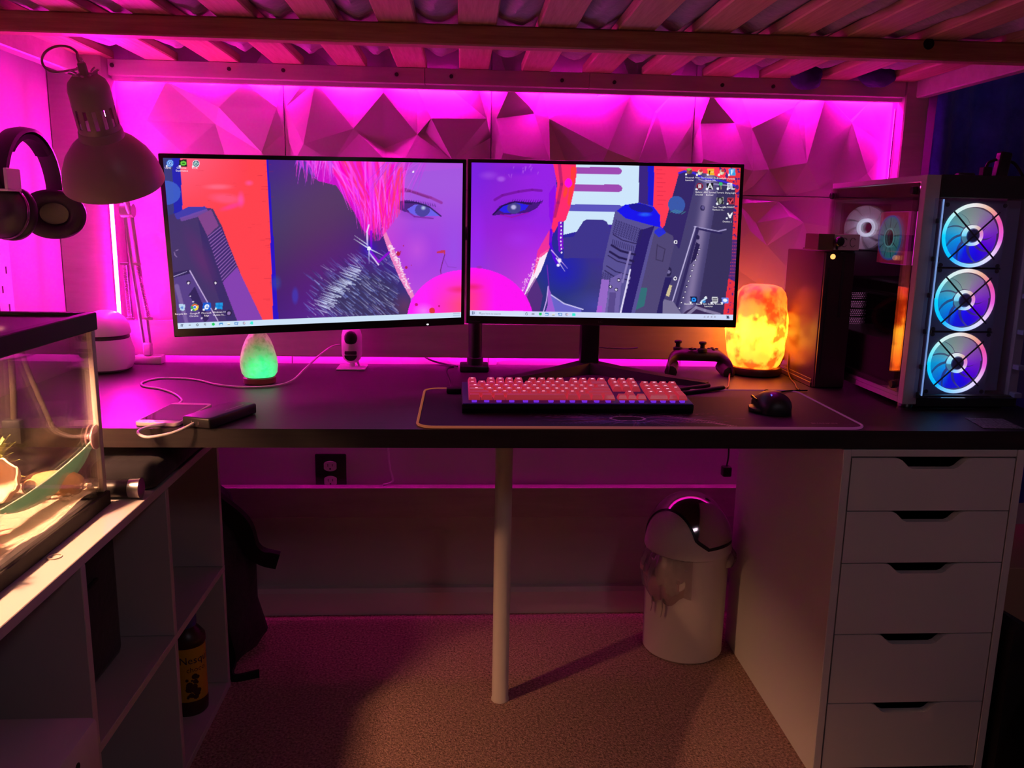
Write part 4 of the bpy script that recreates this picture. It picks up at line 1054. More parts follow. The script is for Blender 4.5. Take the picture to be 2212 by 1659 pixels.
    cv.poly([(884, 452), (900, 442), (920, 443), (940, 453), (956, 467), (935, 467), (905, 466), (892, 461)], (110, 96, 236))
    cv.ell(917, 454, 16, 14, (78, 66, 160)); cv.ell(919, 449, 6.5, 6.0, (176, 186, 230), 1, .7)
    cv.path([(878, 437), (905, 438), (932, 447), (957, 467)], 1.4, (46, 24, 88)); cv.path([(868, 444), (900, 468), (940, 472)], 1.5, (108, 30, 136), .6)
    for k in range(16): x = 870 + 5 * k; cv.line((x, 437 + .12 * k * k * .35), (x - 2, 431 + .12 * k * k * .35), .7, .3, (46, 24, 88), .8)
    # nose, blood spots
    cv.poly([(947, 544), (960, 540), (966, 541), (966, 552), (962, 546), (948, 547)], (196, 54, 92)); cv.path([(965, 550), (960, 568), (956, 584), (958, 598)], .9, (110, 36, 120)); cv.path([(964, 560), (972, 576), (990, 578)], .8, (140, 60, 190), .7)
    for x, y, r in ((865, 548, 4.2), (882, 578, 2.8), (870, 544, 1.4), (893, 573, 1), (876, 531, 1.2)): cv.ell(x, y, r, r * 1.2, (176, 34, 60), .9)
    # bubble
    bub = lambda X, Y: np.stack([np.full_like(X, 255.), 36 + 34 * np.clip((X - 930) / 70, 0, 1) * np.clip((Y - 590) / 60, 0, 1), 250 - 130 * np.clip((X - 925) / 80, 0, 1) * np.clip((Y - 585) / 70, 0, 1)], -1) / 255
    cv.ell(1008, 690, 124, 107, bub); cv.ell(998, 625, 34, 10, (236, 36, 90), .55, .8); cv.ell(920, 672, 26, 20, (240, 190, 250), .5, .9)
    for x, y, r in ((904, 658, 3.2), (938, 671, 6.5), (953, 661, 2.2)): cv.ell(x, y, r, r, (220, 50, 40) if r > 5 else (190, 20, 100), .9)
    # hair
    cv.poly([(640, 345), (690, 390), (730, 400), (770, 460), (790, 500), (806, 510), (822, 480), (836, 440), (856, 400), (900, 345)], (206, 20, 200))
    cv.poly([(640, 330), (668, 352), (690, 388), (640, 352)], (96, 52, 160))
    pal = [(255, 20, 220), (255, 70, 250), (250, 30, 150), (255, 60, 110), (230, 40, 240), (255, 100, 255), (255, 0, 190)]
    for k in range(300):
        x = rg.uniform(700, 880); tx = 770 + (x - 700) * .45 + rg.uniform(-22, 30); ty = min(520, 395 + (x - 690) * .9 + rg.uniform(-20, 40)); ty = min(ty, 540 - abs(tx - 808) * 1.3)
        cv.line((x, 340), (tx, max(ty, 372)), rg.uniform(2.2, 4.6), .2, rg.choice(pal), .7)
    for k in range(50):
        x = rg.uniform(642, 720); cv.line((x, 340), (x + rg.uniform(-10, 16), rg.uniform(354, 402)), 1.8, .2, rg.choice([(214, 70, 240), (180, 60, 230), (255, 60, 220), (240, 110, 255)]), .8)
    for k in range(40):
        x = rg.uniform(840, 930); cv.line((x, 340), (x - rg.uniform(10, 60), rg.uniform(370, 440)), 1.3, .2, rg.choice([(200, 60, 230), (230, 80, 240), (170, 60, 220)]), .6)
    cv.poly([(800, 335), (1010, 335), (1010, 362), (900, 372)], (196, 80, 226), .35)
    # earring and sparkle
    cv.path([(801, 486), (797, 500), (798, 530), (804, 548), (822, 572)], 1.5, (236, 214, 255)); cv.path([(806, 500), (806, 545), (822, 566), (845, 545)], 2.4, (150, 10, 220), .9)
    cv.ell(801, 537, 24, 22, (40, 20, 230), .5, .9); cv.ell(801, 537, 4, 4, (255, 255, 255))
    cv.line((801, 537), (768, 516), 1.2, .2, (230, 240, 255)); cv.line((801, 537), (832, 552), 1.2, .2, (230, 240, 255)); cv.line((801, 537), (802, 570), 1.0, .2, (214, 220, 255)); cv.line((797, 528), (770, 509), .8, .2, (230, 240, 255))
    cv.ell(897, 371, 1.8, 2.2, (255, 240, 255))

def paint_right(cv):
    X, Y = cv.X, cv.Y; rg = random.Random(33)
    cv.c[:] = np.stack([52 + 10 * np.sin(X / 40), 44 + 10 * np.cos(Y / 50), 140 + 20 * np.sin(Y / 60)], -1) / 255
    cv.ell(1215, 590, 60, 60, (30, 20, 210), .6, .9); cv.ell(1290, 660, 90, 40, (70, 76, 190), .5, .9)
    # white wall panel with bars
    cv.poly([(1225, 350), (1384, 358), (1378, 480), (1300, 490), (1216, 510)], (206, 230, 252))
    for y in (366, 404, 448):
        c_ = (158, 74, 178) if y < 440 else (92, 84, 190)
        cv.poly([(1225, y - 4), (1338, y - 3), (1343, y), (1346, y + 5), (1343, y + 11), (1338, y + 13), (1225, y + 11)], c_)
    cv.poly([(1216, 516), (1238, 514), (1252, 492), (1260, 480), (1266, 477), (1302, 477), (1310, 482), (1322, 505), (1330, 560), (1216, 560)], (62, 52, 140))
    # red banners
    cv.poly([(1383, 355), (1412, 356), (1406, 480), (1378, 480)], (58, 36, 128)); cv.poly([(1402, 356), (1418, 357), (1410, 480), (1398, 480)], (20, 20, 220), .85)
    cv.poly([(1416, 357), (1600, 364), (1600, 385), (1575, 420), (1470, 440), (1425, 500), (1408, 480)], (255, 58, 84)); cv.ell(1480, 362, 20, 6, (255, 80, 190), .6, .8)
    for k in range(9): cv.line((1420, 368 + 9.5 * k), (1432 + 6 * (k % 2), 368.5 + 9.5 * k), .5, .5, (190, 24, 60), .6)
    cv.poly([(1596, 362), (1610, 362), (1600, 690), (1535, 690), (1560, 560), (1580, 440), (1570, 380)], (230, 48, 66))
    for k in range(210):
        x = rg.uniform(1556, 1600); y = rg.uniform(364, 690); r = rg.uniform(1, 3.6) if y < 480 else rg.uniform(.6, 2); cv.ell(x, y, r, r * rg.uniform(.6, 1.6), (52, 34, 130), .85)
    cv.poly([(1562, 520), (1590, 520), (1578, 610), (1560, 600)], (50, 40, 130), .8)
    for r_ in range(14):
        for c_ in range(7): cv.ell(1563 + c_ * 3.4 - r_ * .5, 505 + r_ * 7, .9, .9, (236, 70, 84), .8)
    # big grey cylinder
    cyl = lambda X, Y: (lambda t: np.stack([70 + 58 * np.exp(-((t - .62) / .10) ** 2) - 14 * (t > .8), 62 + 52 * np.exp(-((t - .62) / .10) ** 2) - 14 * (t > .8), 112 + 46 * np.exp(-((t - .62) / .10) ** 2) - 20 * (t > .8)], -1) / 255)((X - (1470 - (Y - 360) * .21)) / 112)
    cv.poly([(1468, 376), (1500, 372), (1540, 380), (1582, 400), (1586, 410), (1570, 560), (1545, 690), (1400, 690), (1428, 520), (1448, 440)], cyl)
    cv.poly([(1468, 376), (1484, 372), (1508, 376), (1496, 420), (1462, 540), (1430, 500), (1448, 440)], (52, 38, 104))
    cv.path([(1468, 376), (1480, 372), (1500, 376), (1520, 388), (1560, 394), (1586, 404)], 2.0, (60, 40, 220)); cv.path([(1510, 390), (1540, 400), (1575, 404)], 1.4, (150, 140, 190))
    cv.ell(1460, 445, 18, 19, (58, 88, 170)); 
    for k in range(5): cv.line((1446 + 6 * k, 461 + k), (1458 + 5 * k, 456 + k), .7, .7, (70, 150, 150), .8)
    cv.ell(1515, 452, 5, 6, (44, 36, 84)); cv.ell(1516, 451, 3, 4, (96, 84, 140))
    cv.path([(1496, 492), (1515, 496), (1545, 502), (1562, 498)], 1.4, (160, 150, 200)); cv.path([(1497, 495), (1520, 500), (1552, 506)], 2.0, (44, 34, 88))
    cv.line((1498, 492), (1440, 660), 1.3, 1.2, (190, 180, 224)); cv.line((1503, 496), (1452, 660), 3.0, 3, (50, 40, 94)); cv.poly([(1498, 525), (1506, 530), (1496, 560), (1484, 572)], (40, 30, 80))
    for k in range(13): cv.ell(1504 - k * 4.2, 540 + k * 11.2, 2.3, 2.3, (38, 28, 70)); cv.ell(1504 - k * 4.2, 540.5 + k * 11.2, 1.3, 1.3, (232, 224, 245))
    for x, y in ((1455, 525), (1451, 602)): cv.ell(x, y, 3.8, 4, (240, 236, 248)); cv.ell(x, y, 1.9, 2.2, (50, 40, 84))
    cv.ell(1502, 515, 4, 5, (42, 34, 80)); cv.ell(1438, 588, 6, 10, (40, 32, 76), 1, 0, .25); cv.ell(1438, 588, 3.2, 4, (120, 110, 160))
    cv.poly([(1424, 645), (1445, 650), (1470, 690), (1410, 690)], (120, 112, 150)); cv.poly([(1470, 670), (1500, 655), (1520, 668), (1545, 672), (1560, 690), (1450, 690)], (58, 40, 84)); cv.path([(1470, 680), (1492, 662), (1510, 668), (1540, 676)], 3, (150, 140, 176), .8)
    # middle block
    cv.poly([(1414, 492), (1450, 512), (1452, 530), (1408, 690), (1352, 690), (1400, 520)], (80, 70, 118)); cv.poly([(1414, 492), (1424, 490), (1436, 505), (1420, 515), (1410, 505)], (30, 40, 240), .8)
    cv.poly([(1437, 615), (1444, 617), (1437, 640), (1430, 638)], (206, 190, 150)); cv.poly([(1378, 622), (1392, 622), (1384, 660), (1366, 668)], (52, 110, 120)); cv.path([(1416, 530), (1412, 562), (1426, 566), (1432, 540), (1418, 533)], .8, (56, 46, 84))
    cv.poly([(1445, 600), (1430, 600), (1405, 690), (1420, 690), (1424, 650)], (42, 32, 96))
    # ribbed cylinder
    cv.poly([(1328, 460), (1345, 447), (1380, 440), (1410, 448), (1424, 466), (1424, 492), (1412, 500), (1360, 690), (1284, 690), (1300, 570)], (88, 80, 148))
    cv.poly([(1412, 490), (1400, 520), (1352, 690), (1330, 690), (1352, 600), (1380, 500)], (40, 26, 104), .95)
    cv.poly([(1332, 458), (1350, 445), (1382, 441), (1412, 450), (1424, 468), (1424, 494), (1400, 488), (1350, 474)], (24, 20, 236)); cv.ell(1384, 452, 26, 9, (30, 24, 150), 1, 0, .2); cv.ell(1392, 466, 18, 6, (40, 110, 250), .8, .7)
    for i in range(7):
        for j in range(11):
            cv.line((1330 + j * 5.4 - i * 1.3, 478 + i * 4.4 + j * 2.0), (1332 + j * 5.4 - i * 1.3, 481 + i * 4.4 + j * 2.0), .9, .9, (44, 36, 92), .9)
    for k, y in enumerate((515, 538, 552, 560, 582, 592)): cv.path([(1323 - k * 4, y - 6), (1342 - k * 4, y + 6), (1372 - k * 4, y + 14)], 2.3 if k in (1, 2) else 1.0, (38, 28, 78))
    for j in range(12): cv.line((1322 + j * 4, 520 + j * 1.3), (1320 + j * 4, 531 + j * 1.3), .7, .7, (48, 40, 96))
    for i in range(5):
        for j in range(7): cv.line((1299 + j * 5 - i, 590 + i * 4 + j * 1.5), (1301 + j * 5 - i, 593 + i * 4 + j * 1.5), .8, .8, (48, 40, 96), .9)
    cv.poly([(1296, 604), (1312, 606), (1300, 690), (1280, 690)], (150, 104, 200)); cv.poly([(1286, 660), (1296, 660), (1292, 690), (1282, 690)], (176, 84, 214), .8)
    cv.poly([(1315, 602), (1340, 590), (1328, 690), (1298, 690)], (112, 96, 168)); cv.poly([(1312, 632), (1326, 632), (1318, 690), (1304, 690)], (88, 72, 140))
    cv.line((1358, 546), (1340, 610), 2.2, 2.2, (130, 118, 180)); cv.line((1357, 584), (1330, 690), 1.6, 1.8, (226, 220, 250))
    for x, y in ((1332, 606), (1314, 620), (1326, 626)): cv.ell(x, y, 4, 4, (50, 40, 84)); cv.ell(x, y, 2.0, 2.0, (226, 220, 240))
    for k in range(10): cv.line((1356 - k * 2.9, 600 + k * 9.5), (1355 - k * 2.9, 604 + k * 9.5), .9, .9, (210, 204, 240), .8)
    # face
    skin = lambda X, Y: np.stack([150 + 66 * np.clip((Y - 480) / 150, 0, 1) * np.clip((X - 1040) / 120, 0, 1) - 26 * np.clip((1140 - X) / 100, 0, 1) * np.clip((500 - Y) / 120, 0, 1), 34 + 30 * np.clip((Y - 500) / 150, 0, 1) + 0 * X, 222 + 8 * np.sin(X / 30)], -1) / 255
    cv.poly([(1010, 340), (1200, 350), (1205, 440), (1196, 500), (1185, 540), (1168, 585), (1140, 632), (1120, 690), (1010, 690)], skin)
    cv.ell(1055, 380, 26, 12, (168, 84, 232), .5, .8); cv.ell(1120, 370, 50, 14, (110, 20, 220), .5, .9); cv.ell(1082, 388, 12, 8, (176, 100, 236), .7, .6)
    for k in range(14): x = rg.uniform(1095, 1165); y = rg.uniform(356, 378); cv.line((x, y), (x + rg.uniform(-4, 4), y + rg.uniform(3, 9)), .9, .4, (182, 96, 236), .7)
    cv.ell(1030, 520, 22, 90, (156, 40, 246), .5, .9); cv.ell(1120, 520, 40, 26, (168, 50, 240), .5, .9)
    cv.poly([(1185, 540), (1168, 585), (1140, 632), (1130, 640), (1150, 590), (1166, 552)], (250, 232, 250)); cv.poly([(1186, 500), (1192, 520), (1184, 545), (1165, 560), (1150, 600), (1160, 545)], (255, 50, 140), .8)
    for k in range(70): t = rg.random(); cv.ell(1166 - 40 * t - abs(rg.gauss(0, 5)), 558 + 76 * t, 1.3, 1.3, (252, 200, 246), .6)
    cv.path([(1068, 434), (1085, 424), (1120, 416), (1150, 412), (1170, 414)], 2.8, (112, 16, 150), .75)
    cv.ell(1115, 456, 54, 26, (100, 14, 196), .5, .9); cv.poly([(1062, 468), (1078, 448), (1102, 438), (1130, 438), (1158, 440), (1172, 436), (1160, 452), (1140, 462), (1100, 466)], (58, 22, 110), .85)
    cv.poly([(1076, 456), (1092, 444), (1115, 440), (1142, 446), (1134, 456), (1108, 463), (1088, 462)], (44, 30, 232)); cv.ell(1110, 452, 15, 12, (70, 64, 140)); cv.ell(1109, 450, 7.5, 6.5, (184, 176, 226), 1, .5)
    cv.path([(1064, 466), (1085, 447), (1112, 438), (1148, 443)], 1.4, (36, 14, 76)); cv.path([(1080, 466), (1105, 472), (1140, 462)], 1.3, (158, 20, 160), .7)
    for k in range(14): x = 1105 + 5 * k; cv.line((x, 440 + .1 * k), (x + 3, 433 + .1 * k), .7, .3, (34, 14, 72), .8)
    # ear
    cv.poly([(1196, 352), (1246, 356), (1248, 372), (1242, 410), (1232, 450), (1222, 478), (1206, 488), (1196, 506), (1190, 500), (1198, 440), (1205, 400)], (255, 44, 110)); cv.poly([(1236, 360), (1247, 362), (1240, 410), (1230, 450), (1226, 440), (1232, 400)], (255, 60, 60)); cv.ell(1229, 397, 8, 10, (255, 10, 230)); cv.ell(1222, 418, 5, 14, (255, 70, 50), .9, .4, .25); cv.path([(1210, 354), (1214, 400), (1206, 440), (1198, 470)], 3.5, (150, 24, 110), .6)
    cv.poly([(1186, 420), (1200, 400), (1202, 440), (1192, 490), (1186, 470)], (140, 0, 236), .6)
    # earring
    cv.poly([(1205, 482), (1214, 480), (1216, 540), (1206, 548), (1204, 520)], (130, 10, 214), .9)
    for k in range(9): cv.ell(1211 + math.sin(k) * .8, 484 + k * 8, 1.5, 2.0, (244, 226, 255))
    cv.path([(1190, 500), (1188, 530), (1196, 560), (1204, 575)], 3.0, (90, 0, 230), .8); cv.ell(1207, 565, 5, 6, (250, 246, 255), 1, .4); cv.ell(1204, 575, 4, 4, (250, 246, 255), 1, .4)
    cv.line((1190, 543), (1224, 582), 1.0, .3, (240, 190, 255)); cv.line((1200, 560), (1218, 588), 1.0, .3, (240, 220, 255))
    # collar on the lower right of the neck
    cv.poly([(1132, 638), (1155, 600), (1170, 640), (1160, 690), (1120, 690)], (110, 40, 130), .6); cv.poly([(1182, 620), (1188, 636), (1200, 690), (1170, 690), (1180, 660)], (160, 90, 210)); cv.poly([(1186, 636), (1205, 652), (1250, 666), (1256, 690), (1200, 690)], (112, 104, 210), .9); cv.path([(1188, 638), (1215, 656), (1255, 668)], 1.2, (206, 200, 250)); cv.path([(1182, 620), (1178, 650), (1166, 690)], 1.2, (200, 160, 240)); cv.line((1180, 575), (1184, 625), .9, .9, (120, 40, 180))
    # bubble
    bub = lambda X, Y: np.stack([np.full_like(X, 255.), 20 + 36 * np.clip((1070 - X) / 60, 0, 1) * np.clip((Y - 590) / 50, 0, 1), 244 - 120 * np.clip((1066 - X) / 60, 0, 1) * np.clip((Y - 588) / 50, 0, 1)], -1) / 255
    cv.ell(1016, 692, 133, 111, bub); cv.ell(1018, 622, 30, 9, (228, 30, 90), .55, .8)
    cv.ell(1034, 580, 8, 4, (150, 50, 170), .7, .6)

def taskbar(cv, yb, col):
    m = (cv.v > yb).astype(float)
    cv.mix(m, col)
# ------------------------------------------------------------------ monitors
def mon_matrix(c, yaw, tilt, roll): return T3(*c) @ RZ(yaw) @ RX(-tilt) @ RY(-roll)
MW, MH = 0.614, 0.3635
SX, SZ1, SZ0 = 0.2985, MH / 2 - 0.0085, -MH / 2 + 0.0175
BEZ = mat('bezel_black', (0.006, 0.006, 0.008), 0.3)
TXTW = mat('screen_text', (0.9, 0.9, 0.9), 0.5, emis=(0.95, 0.95, 1.0), estr=0.85)
TXTG = mat('screen_text_grey', (0.3, 0.3, 0.34), 0.5, emis=(0.22, 0.25, 0.32), estr=0.8)
LOGO = mat('bezel_logo', (0.10, 0.09, 0.10), 0.5)

def onplane(M, px, py, ly=-0.0062):
    """where the camera ray through an image pixel meets the monitor face, in monitor coordinates"""
    d = _fw + _r2 * ((px - 1106) / 1800.84) - _u2 * ((py - 829.5) / 1800.84)
    Mi = M.inverted(); o = Mi @ _c0; dd = Mi.to_3x3() @ d
    t = (ly - o.y) / dd.y; p = o + dd * t
    return p.x, p.z

def monitor(root, M, cv):
    b = BM(); box(b, -MW / 2, MW / 2, -0.005, 0.006, -MH / 2, MH / 2, 0.0022, 2, M); hs = obj('housing', b, BEZ, root, 40)
    b = BM()
    rings = []
    for y_, k in ((0.006, 1.0), (0.016, 0.92), (0.030, 0.62), (0.034, 0.5)):
        rings.append([b.verts.new(M @ Vector((sx * MW / 2 * k * 0.985, y_, sz * MH / 2 * k * 0.96))) for sx, sz in ((-1, -1), (1, -1), (1, 1), (-1, 1))])
    for A, B in zip(rings[:-1], rings[1:]):
        for k in range(4): b.faces.new((A[k], A[(k + 1) % 4], B[(k + 1) % 4], B[k]))
    b.faces.new(rings[-1]); bmesh.ops.recalc_face_normals(b, faces=b.faces)
    obj('back_cover', b, BEZ, root)
    R3 = M.to_3x3(); t = M.translation
    def place(u, v):
        lx = -SX + 2 * SX * u; lz = SZ1 + (SZ0 - SZ1) * v; ly = np.full_like(lx, -0.0054)
        return tuple(R3[i][0] * lx + R3[i][1] * ly + R3[i][2] * lz + t[i] for i in range(3))
    return obj('screen', grid_mesh(cv, place), SCREEN, root)

def label_on(scr_, M, s, px, py, size=0.0068, m=None, nm='icon_caption', center=True):
    me = text_mesh(s, size); xs = [v.co.x for v in me.vertices]
    if not xs: return
    off = (min(xs) + max(xs)) / 2 if center else min(xs)
    lx, lz = onplane(M, px, py)
    for v in me.vertices: v.co = M @ Vector((lx + v.co.x - off, -0.0060, lz + v.co.y - size * 0.35))
    return obj(nm, me, m or TXTW, scr_)

def icon(cv, x, y, kind):
    r = 7.0
    if kind == 'swirl':
        for q, c_ in ((8, (60, 120, 230)), (6.6, (150, 200, 255)), (5.2, (40, 90, 200)), (3.6, (170, 210, 255)), (2.0, (40, 80, 190))): cv.ell(x + (8 - q) * .3, y, q, q, c_)
    elif kind == 'geforce': cv.poly([(x - 9, y - 8), (x + 9, y - 8), (x + 9, y + 8), (x - 9, y + 8)], (30, 40, 34)); cv.ell(x + 1, y, 7, 5, (110, 210, 70)); cv.ell(x + 1, y, 3, 2, (40, 110, 40))
    elif kind == 'icue': cv.ell(x, y, 8, 8, (226, 226, 240)); cv.ell(x, y, 6.6, 6.6, (40, 70, 110)); cv.ell(x, y, 4.4, 4.4, (200, 246, 226)); cv.ell(x, y, 3, 3, (40, 80, 110)); cv.line((x, y - 4), (x, y), .9, .9, (230, 255, 240))
    elif kind == 'bin': cv.poly([(x - 7, y - 7), (x + 7, y - 6), (x + 5, y + 8), (x - 5, y + 7)], (186, 214, 240)); cv.ell(x, y + 1, 3, 3, (80, 130, 210), .8)
    elif kind == 'chrome':
        cv.ell(x, y, 8.5, 8, (60, 170, 90)); cv.poly([(x - 8, y - 4), (x, y - 8), (x + 8, y - 4), (x, y)], (230, 80, 60)); cv.poly([(x + 8, y - 4), (x + 8, y + 4), (x, y + 8), (x, y)], (250, 210, 70)); cv.ell(x, y, 4, 4, (255, 255, 255)); cv.ell(x, y, 3, 3, (60, 120, 230))
    elif kind == 'edge': cv.poly([(x - 9, y - 9), (x + 9, y - 9), (x + 9, y + 8), (x - 9, y + 8)], (20, 90, 210)); cv.ell(x, y, 5.5, 5.5, (235, 245, 255)); cv.ell(x + .5, y + .2, 2.8, 2.6, (20, 90, 210)); cv.line((x - 3, y), (x + 5, y), .8, .8, (235, 245, 255)); cv.poly([(x + 1, y + 1), (x + 6, y + 1), (x + 6, y + 4)], (20, 90, 210))
    elif kind == 'win': cv.poly([(x - 8, y - 6), (x + 8, y - 8), (x + 8, y + 7), (x - 8, y + 6)], (30, 150, 226)); cv.line((x, y - 7), (x, y + 7), .6, .6, (20, 90, 180)); cv.line((x - 8, y), (x + 8, y), .6, .6, (20, 90, 180))
    elif kind == 'cube': cv.poly([(x - 6, y - 5), (x, y - 8), (x + 6, y - 5), (x, y - 2)], (110, 190, 70)); cv.poly([(x - 6, y - 5), (x, y - 2), (x, y + 6), (x - 6, y + 3)], (130, 100, 70)); cv.poly([(x + 6, y - 5), (x, y - 2), (x, y + 6), (x + 6, y + 3)], (100, 76, 54))
    elif kind == 'go': cv.poly([(x - 7, y - 7), (x + 7, y - 7), (x + 7, y + 7), (x - 7, y + 7)], (240, 180, 50)); cv.poly([(x - 5, y + 6), (x - 3, y - 5), (x - 1, y - 2), (x - 2, y + 6)], (40, 30, 20)); cv.line((x + 1, y), (x + 5, y), .9, .9, (250, 230, 160))
    elif kind == 'f': cv.poly([(x - 7, y - 7), (x + 7, y - 7), (x + 7, y + 8), (x - 7, y + 8)], (60, 160, 226)); cv.path([(x - 1, y + 5), (x - 1, y - 4), (x + 3, y - 4)], 1, (240, 250, 255)); cv.line((x - 1, y), (x + 2, y), .9, .9, (240, 250, 255))
    elif kind == 'blob': cv.ell(x, y, 5, 6, (206, 190, 150)); cv.ell(x + 2, y - 3, 4, 3, (190, 60, 60)); cv.ell(x - 2, y + 3, 3, 3, (230, 226, 200))
    elif kind == 'B': cv.ell(x, y, 7, 7, (170, 30, 60)); cv.ell(x, y, 5.6, 5.6, (60, 20, 40)); cv.path([(x - 2, y + 3), (x - 2, y - 3), (x + 2, y - 3), (x + 2, y + 3), (x - 2, y + 3)], .9, (240, 230, 240)); cv.line((x - 2, y), (x + 2, y), .7, .7, (240, 230, 240))
    elif kind == 'A': cv.poly([(x - 7, y - 7), (x + 7, y - 7), (x + 7, y + 7), (x - 7, y + 7)], (20, 20, 30)); cv.path([(x - 5, y + 6), (x, y - 6), (x + 5, y + 6)], 1.2, (240, 240, 250)); cv.line((x - 3, y + 2), (x + 3, y + 2), .9, .9, (240, 240, 250))
    elif kind == 'tree': cv.ell(x, y - 4, 4, 4, (60, 190, 120)); cv.line((x, y), (x, y + 7), 1.2, 1.2, (150, 140, 120))
    elif kind == 'DL': cv.path([(x - 6, y - 6), (x - 6, y + 5), (x - 2, y + 5), (x - 1, y - 6), (x - 6, y - 6)], 1.2, (240, 240, 250)); cv.path([(x + 2, y - 6), (x + 2, y + 6), (x + 7, y + 6)], 1.2, (240, 240, 250))
    elif kind == 'fig': cv.poly([(x - 7, y - 8), (x + 7, y - 8), (x + 7, y + 7), (x - 7, y + 7)], (160, 160, 160)); cv.poly([(x - 6, y - 7), (x + 6, y - 7), (x + 6, y + 6), (x - 6, y + 6)], (40, 44, 46)); cv.ell(x, y, 3, 6, (150, 160, 150))
    elif kind == 'V': cv.poly([(x - 6.5, y - 7), (x + 6.5, y - 7), (x + 6.5, y + 7), (x - 6.5, y + 7)], (206, 60, 80)); cv.poly([(x - 5.5, y - 6), (x + 5.5, y - 6), (x + 5.5, y + 6), (x - 5.5, y + 6)], (90, 10, 40)); cv.path([(x - 4, y - 2), (x - 1, y + 4), (x + 4, y - 3)], 1.1, (240, 90, 100))
    elif kind == 'tri': cv.poly([(x - 6, y - 7), (x, y - 3), (x + 6, y - 7), (x + 4, y), (x + 1.5, y + 6), (x - 1.5, y + 6), (x - 4, y)], (240, 238, 246)); cv.ell(x, y - 3, 1.6, 1.6, (60, 50, 90))
    elif kind == 'bnet': cv.poly([(x - 7, y - 6), (x + 7, y - 6), (x + 7, y + 6), (x - 7, y + 6)], (14, 24, 70)); cv.ell(x, y, 5, 4.5, (40, 150, 250)); cv.ell(x, y, 2, 2, (14, 40, 120))
    elif kind == 'steam': cv.ell(x + 3, y - 4, 3, 3, (230, 236, 246)); cv.line((x + 2, y - 2), (x - 6, y + 3), 1.7, 1.7, (200, 226, 246)); cv.ell(x - 1, y + 4, 3.4, 2.6, (60, 150, 226))
    elif kind == 'epic': cv.poly([(x - 6, y - 7), (x + 6, y - 7), (x + 6, y + 4), (x, y + 7), (x - 6, y + 4)], (210, 210, 216)); cv.line((x - 4, y - 3), (x + 4, y - 3), 1.1, 1.1, (50, 44, 60)); cv.line((x - 4, y + 1), (x + 4, y + 1), .8, .8, (50, 44, 60))
    elif kind == 'disc': cv.poly([(x - 7, y - 6), (x + 7, y - 6), (x + 7, y + 6), (x - 7, y + 6)], (110, 130, 226)); cv.ell(x, y, 4.5, 3.4, (236, 240, 255))
    if kind not in ('bin',): cv.poly([(x - 9, y + 4), (x - 5, y + 4), (x - 5, y + 8.5), (x - 9, y + 8.5)], (236, 240, 250))

def task_icons(cv, f, y0, y1, first):
    def yy(x): return y0 + (y1 - y0) * (x - f[0]) / (f[-1] - f[0])
    kinds = ['win', 'o', 'tv', 'sp', 'mail', 'store', 'vid', 'c', 'teal']
    for x, k in zip(f, kinds):
        y = yy(x)
        if k == 'win':
            for dx in (-1.6, 1.6):
                for dy in (-1.6, 1.6): cv.ell(x + dx, y + dy, 1.3, 1.3, (30, 60, 110))
        elif k == 'o': cv.ell(x, y, 2.6, 2.6, (40, 50, 70)); cv.ell(x, y, 1.6, 1.6, (206, 224, 246))
        elif k == 'tv': cv.poly([(x - 2.6, y - 2), (x + 2.6, y - 2), (x + 2.6, y + 2), (x - 2.6, y + 2)], (150, 160, 180))
        elif k == 'sp': cv.ell(x, y, 3.4, 3.4, (40, 226, 110)); cv.line((x - 1.6, y), (x + 1.6, y - .6), .6, .6, (20, 110, 60))
        elif k == 'mail': cv.poly([(x - 3.8, y - 3), (x + 3.8, y - 3), (x + 3.8, y + 3), (x - 3.8, y + 3)], (40, 140, 214)); cv.poly([(x - 3, y - .5), (x + 3, y - .5), (x + 3, y + 2), (x - 3, y + 2)], (206, 230, 246))
        elif k == 'store': cv.poly([(x - 3, y - 1), (x + 3, y - 1), (x + 3, y + 3), (x - 3, y + 3)], (246, 246, 230)); cv.line((x - 2, y + 2), (x + 2, y + 2), .6, .6, (90, 90, 90))
        elif k == 'vid': cv.poly([(x - 3.8, y - 3), (x + 3.8, y - 3), (x + 3.8, y + 3), (x - 3.8, y + 3)], (40, 120, 210)); cv.poly([(x - 2.4, y - 1.4), (x + 2.4, y - 1.4), (x + 2.4, y + 1.6), (x - 2.4, y + 1.6)], (200, 226, 250))
        elif k == 'c': cv.ell(x, y, 3.2, 3.2, (140, 150, 190)); cv.ell(x + 1, y, 2, 2, (226, 200, 210))
        elif k == 'teal': cv.poly([(x - 3.4, y - 3), (x + 3.4, y - 3), (x + 3.4, y + 3), (x - 3.4, y + 3)], (60, 236, 214))

# right monitor on its own stand
cvR = Canvas(470, 266, [(1017, 351), (1600, 365), (1014, 683), (1567, 687.5)])
paint_right(cvR)
for x, y, k in ((1490, 373, 'cube'), (1513, 374, 'blob'), (1536, 374, 'go'), (1560, 374, 'blob'), (1581, 374, 'f'), (1511, 405, 'B'), (1533, 405, 'A'), (1556, 404, 'tree'), (1577, 405, 'DL'), (1553, 437, 'fig'), (1575, 437, 'V'), (1572, 468, 'tri'), (1488, 646, 'bnet'), (1510, 646, 'steam'), (1532, 647, 'epic'), (1553, 647, 'disc')): icon(cvR, x, y, k)
taskbar(cvR, 0.9640, (208, 218, 250))
task_icons(cvR, [1021, 1135.5, 1149, 1164.5, 1178, 1192, 1206.5, 1220.5, 1235], 677.2, 678.7, 0)
cvR.ell(1035, 677, 1.8, 1.8, (120, 140, 170)); cvR.poly([(1028, 671.6), (1128, 672), (1128, 683.5), (1028, 683.2)], (222, 232, 250), .4)
for x in (1509, 1516, 1523, 1530): cvR.ell(x, 681.5, 2, 1.6, (170, 170, 196))
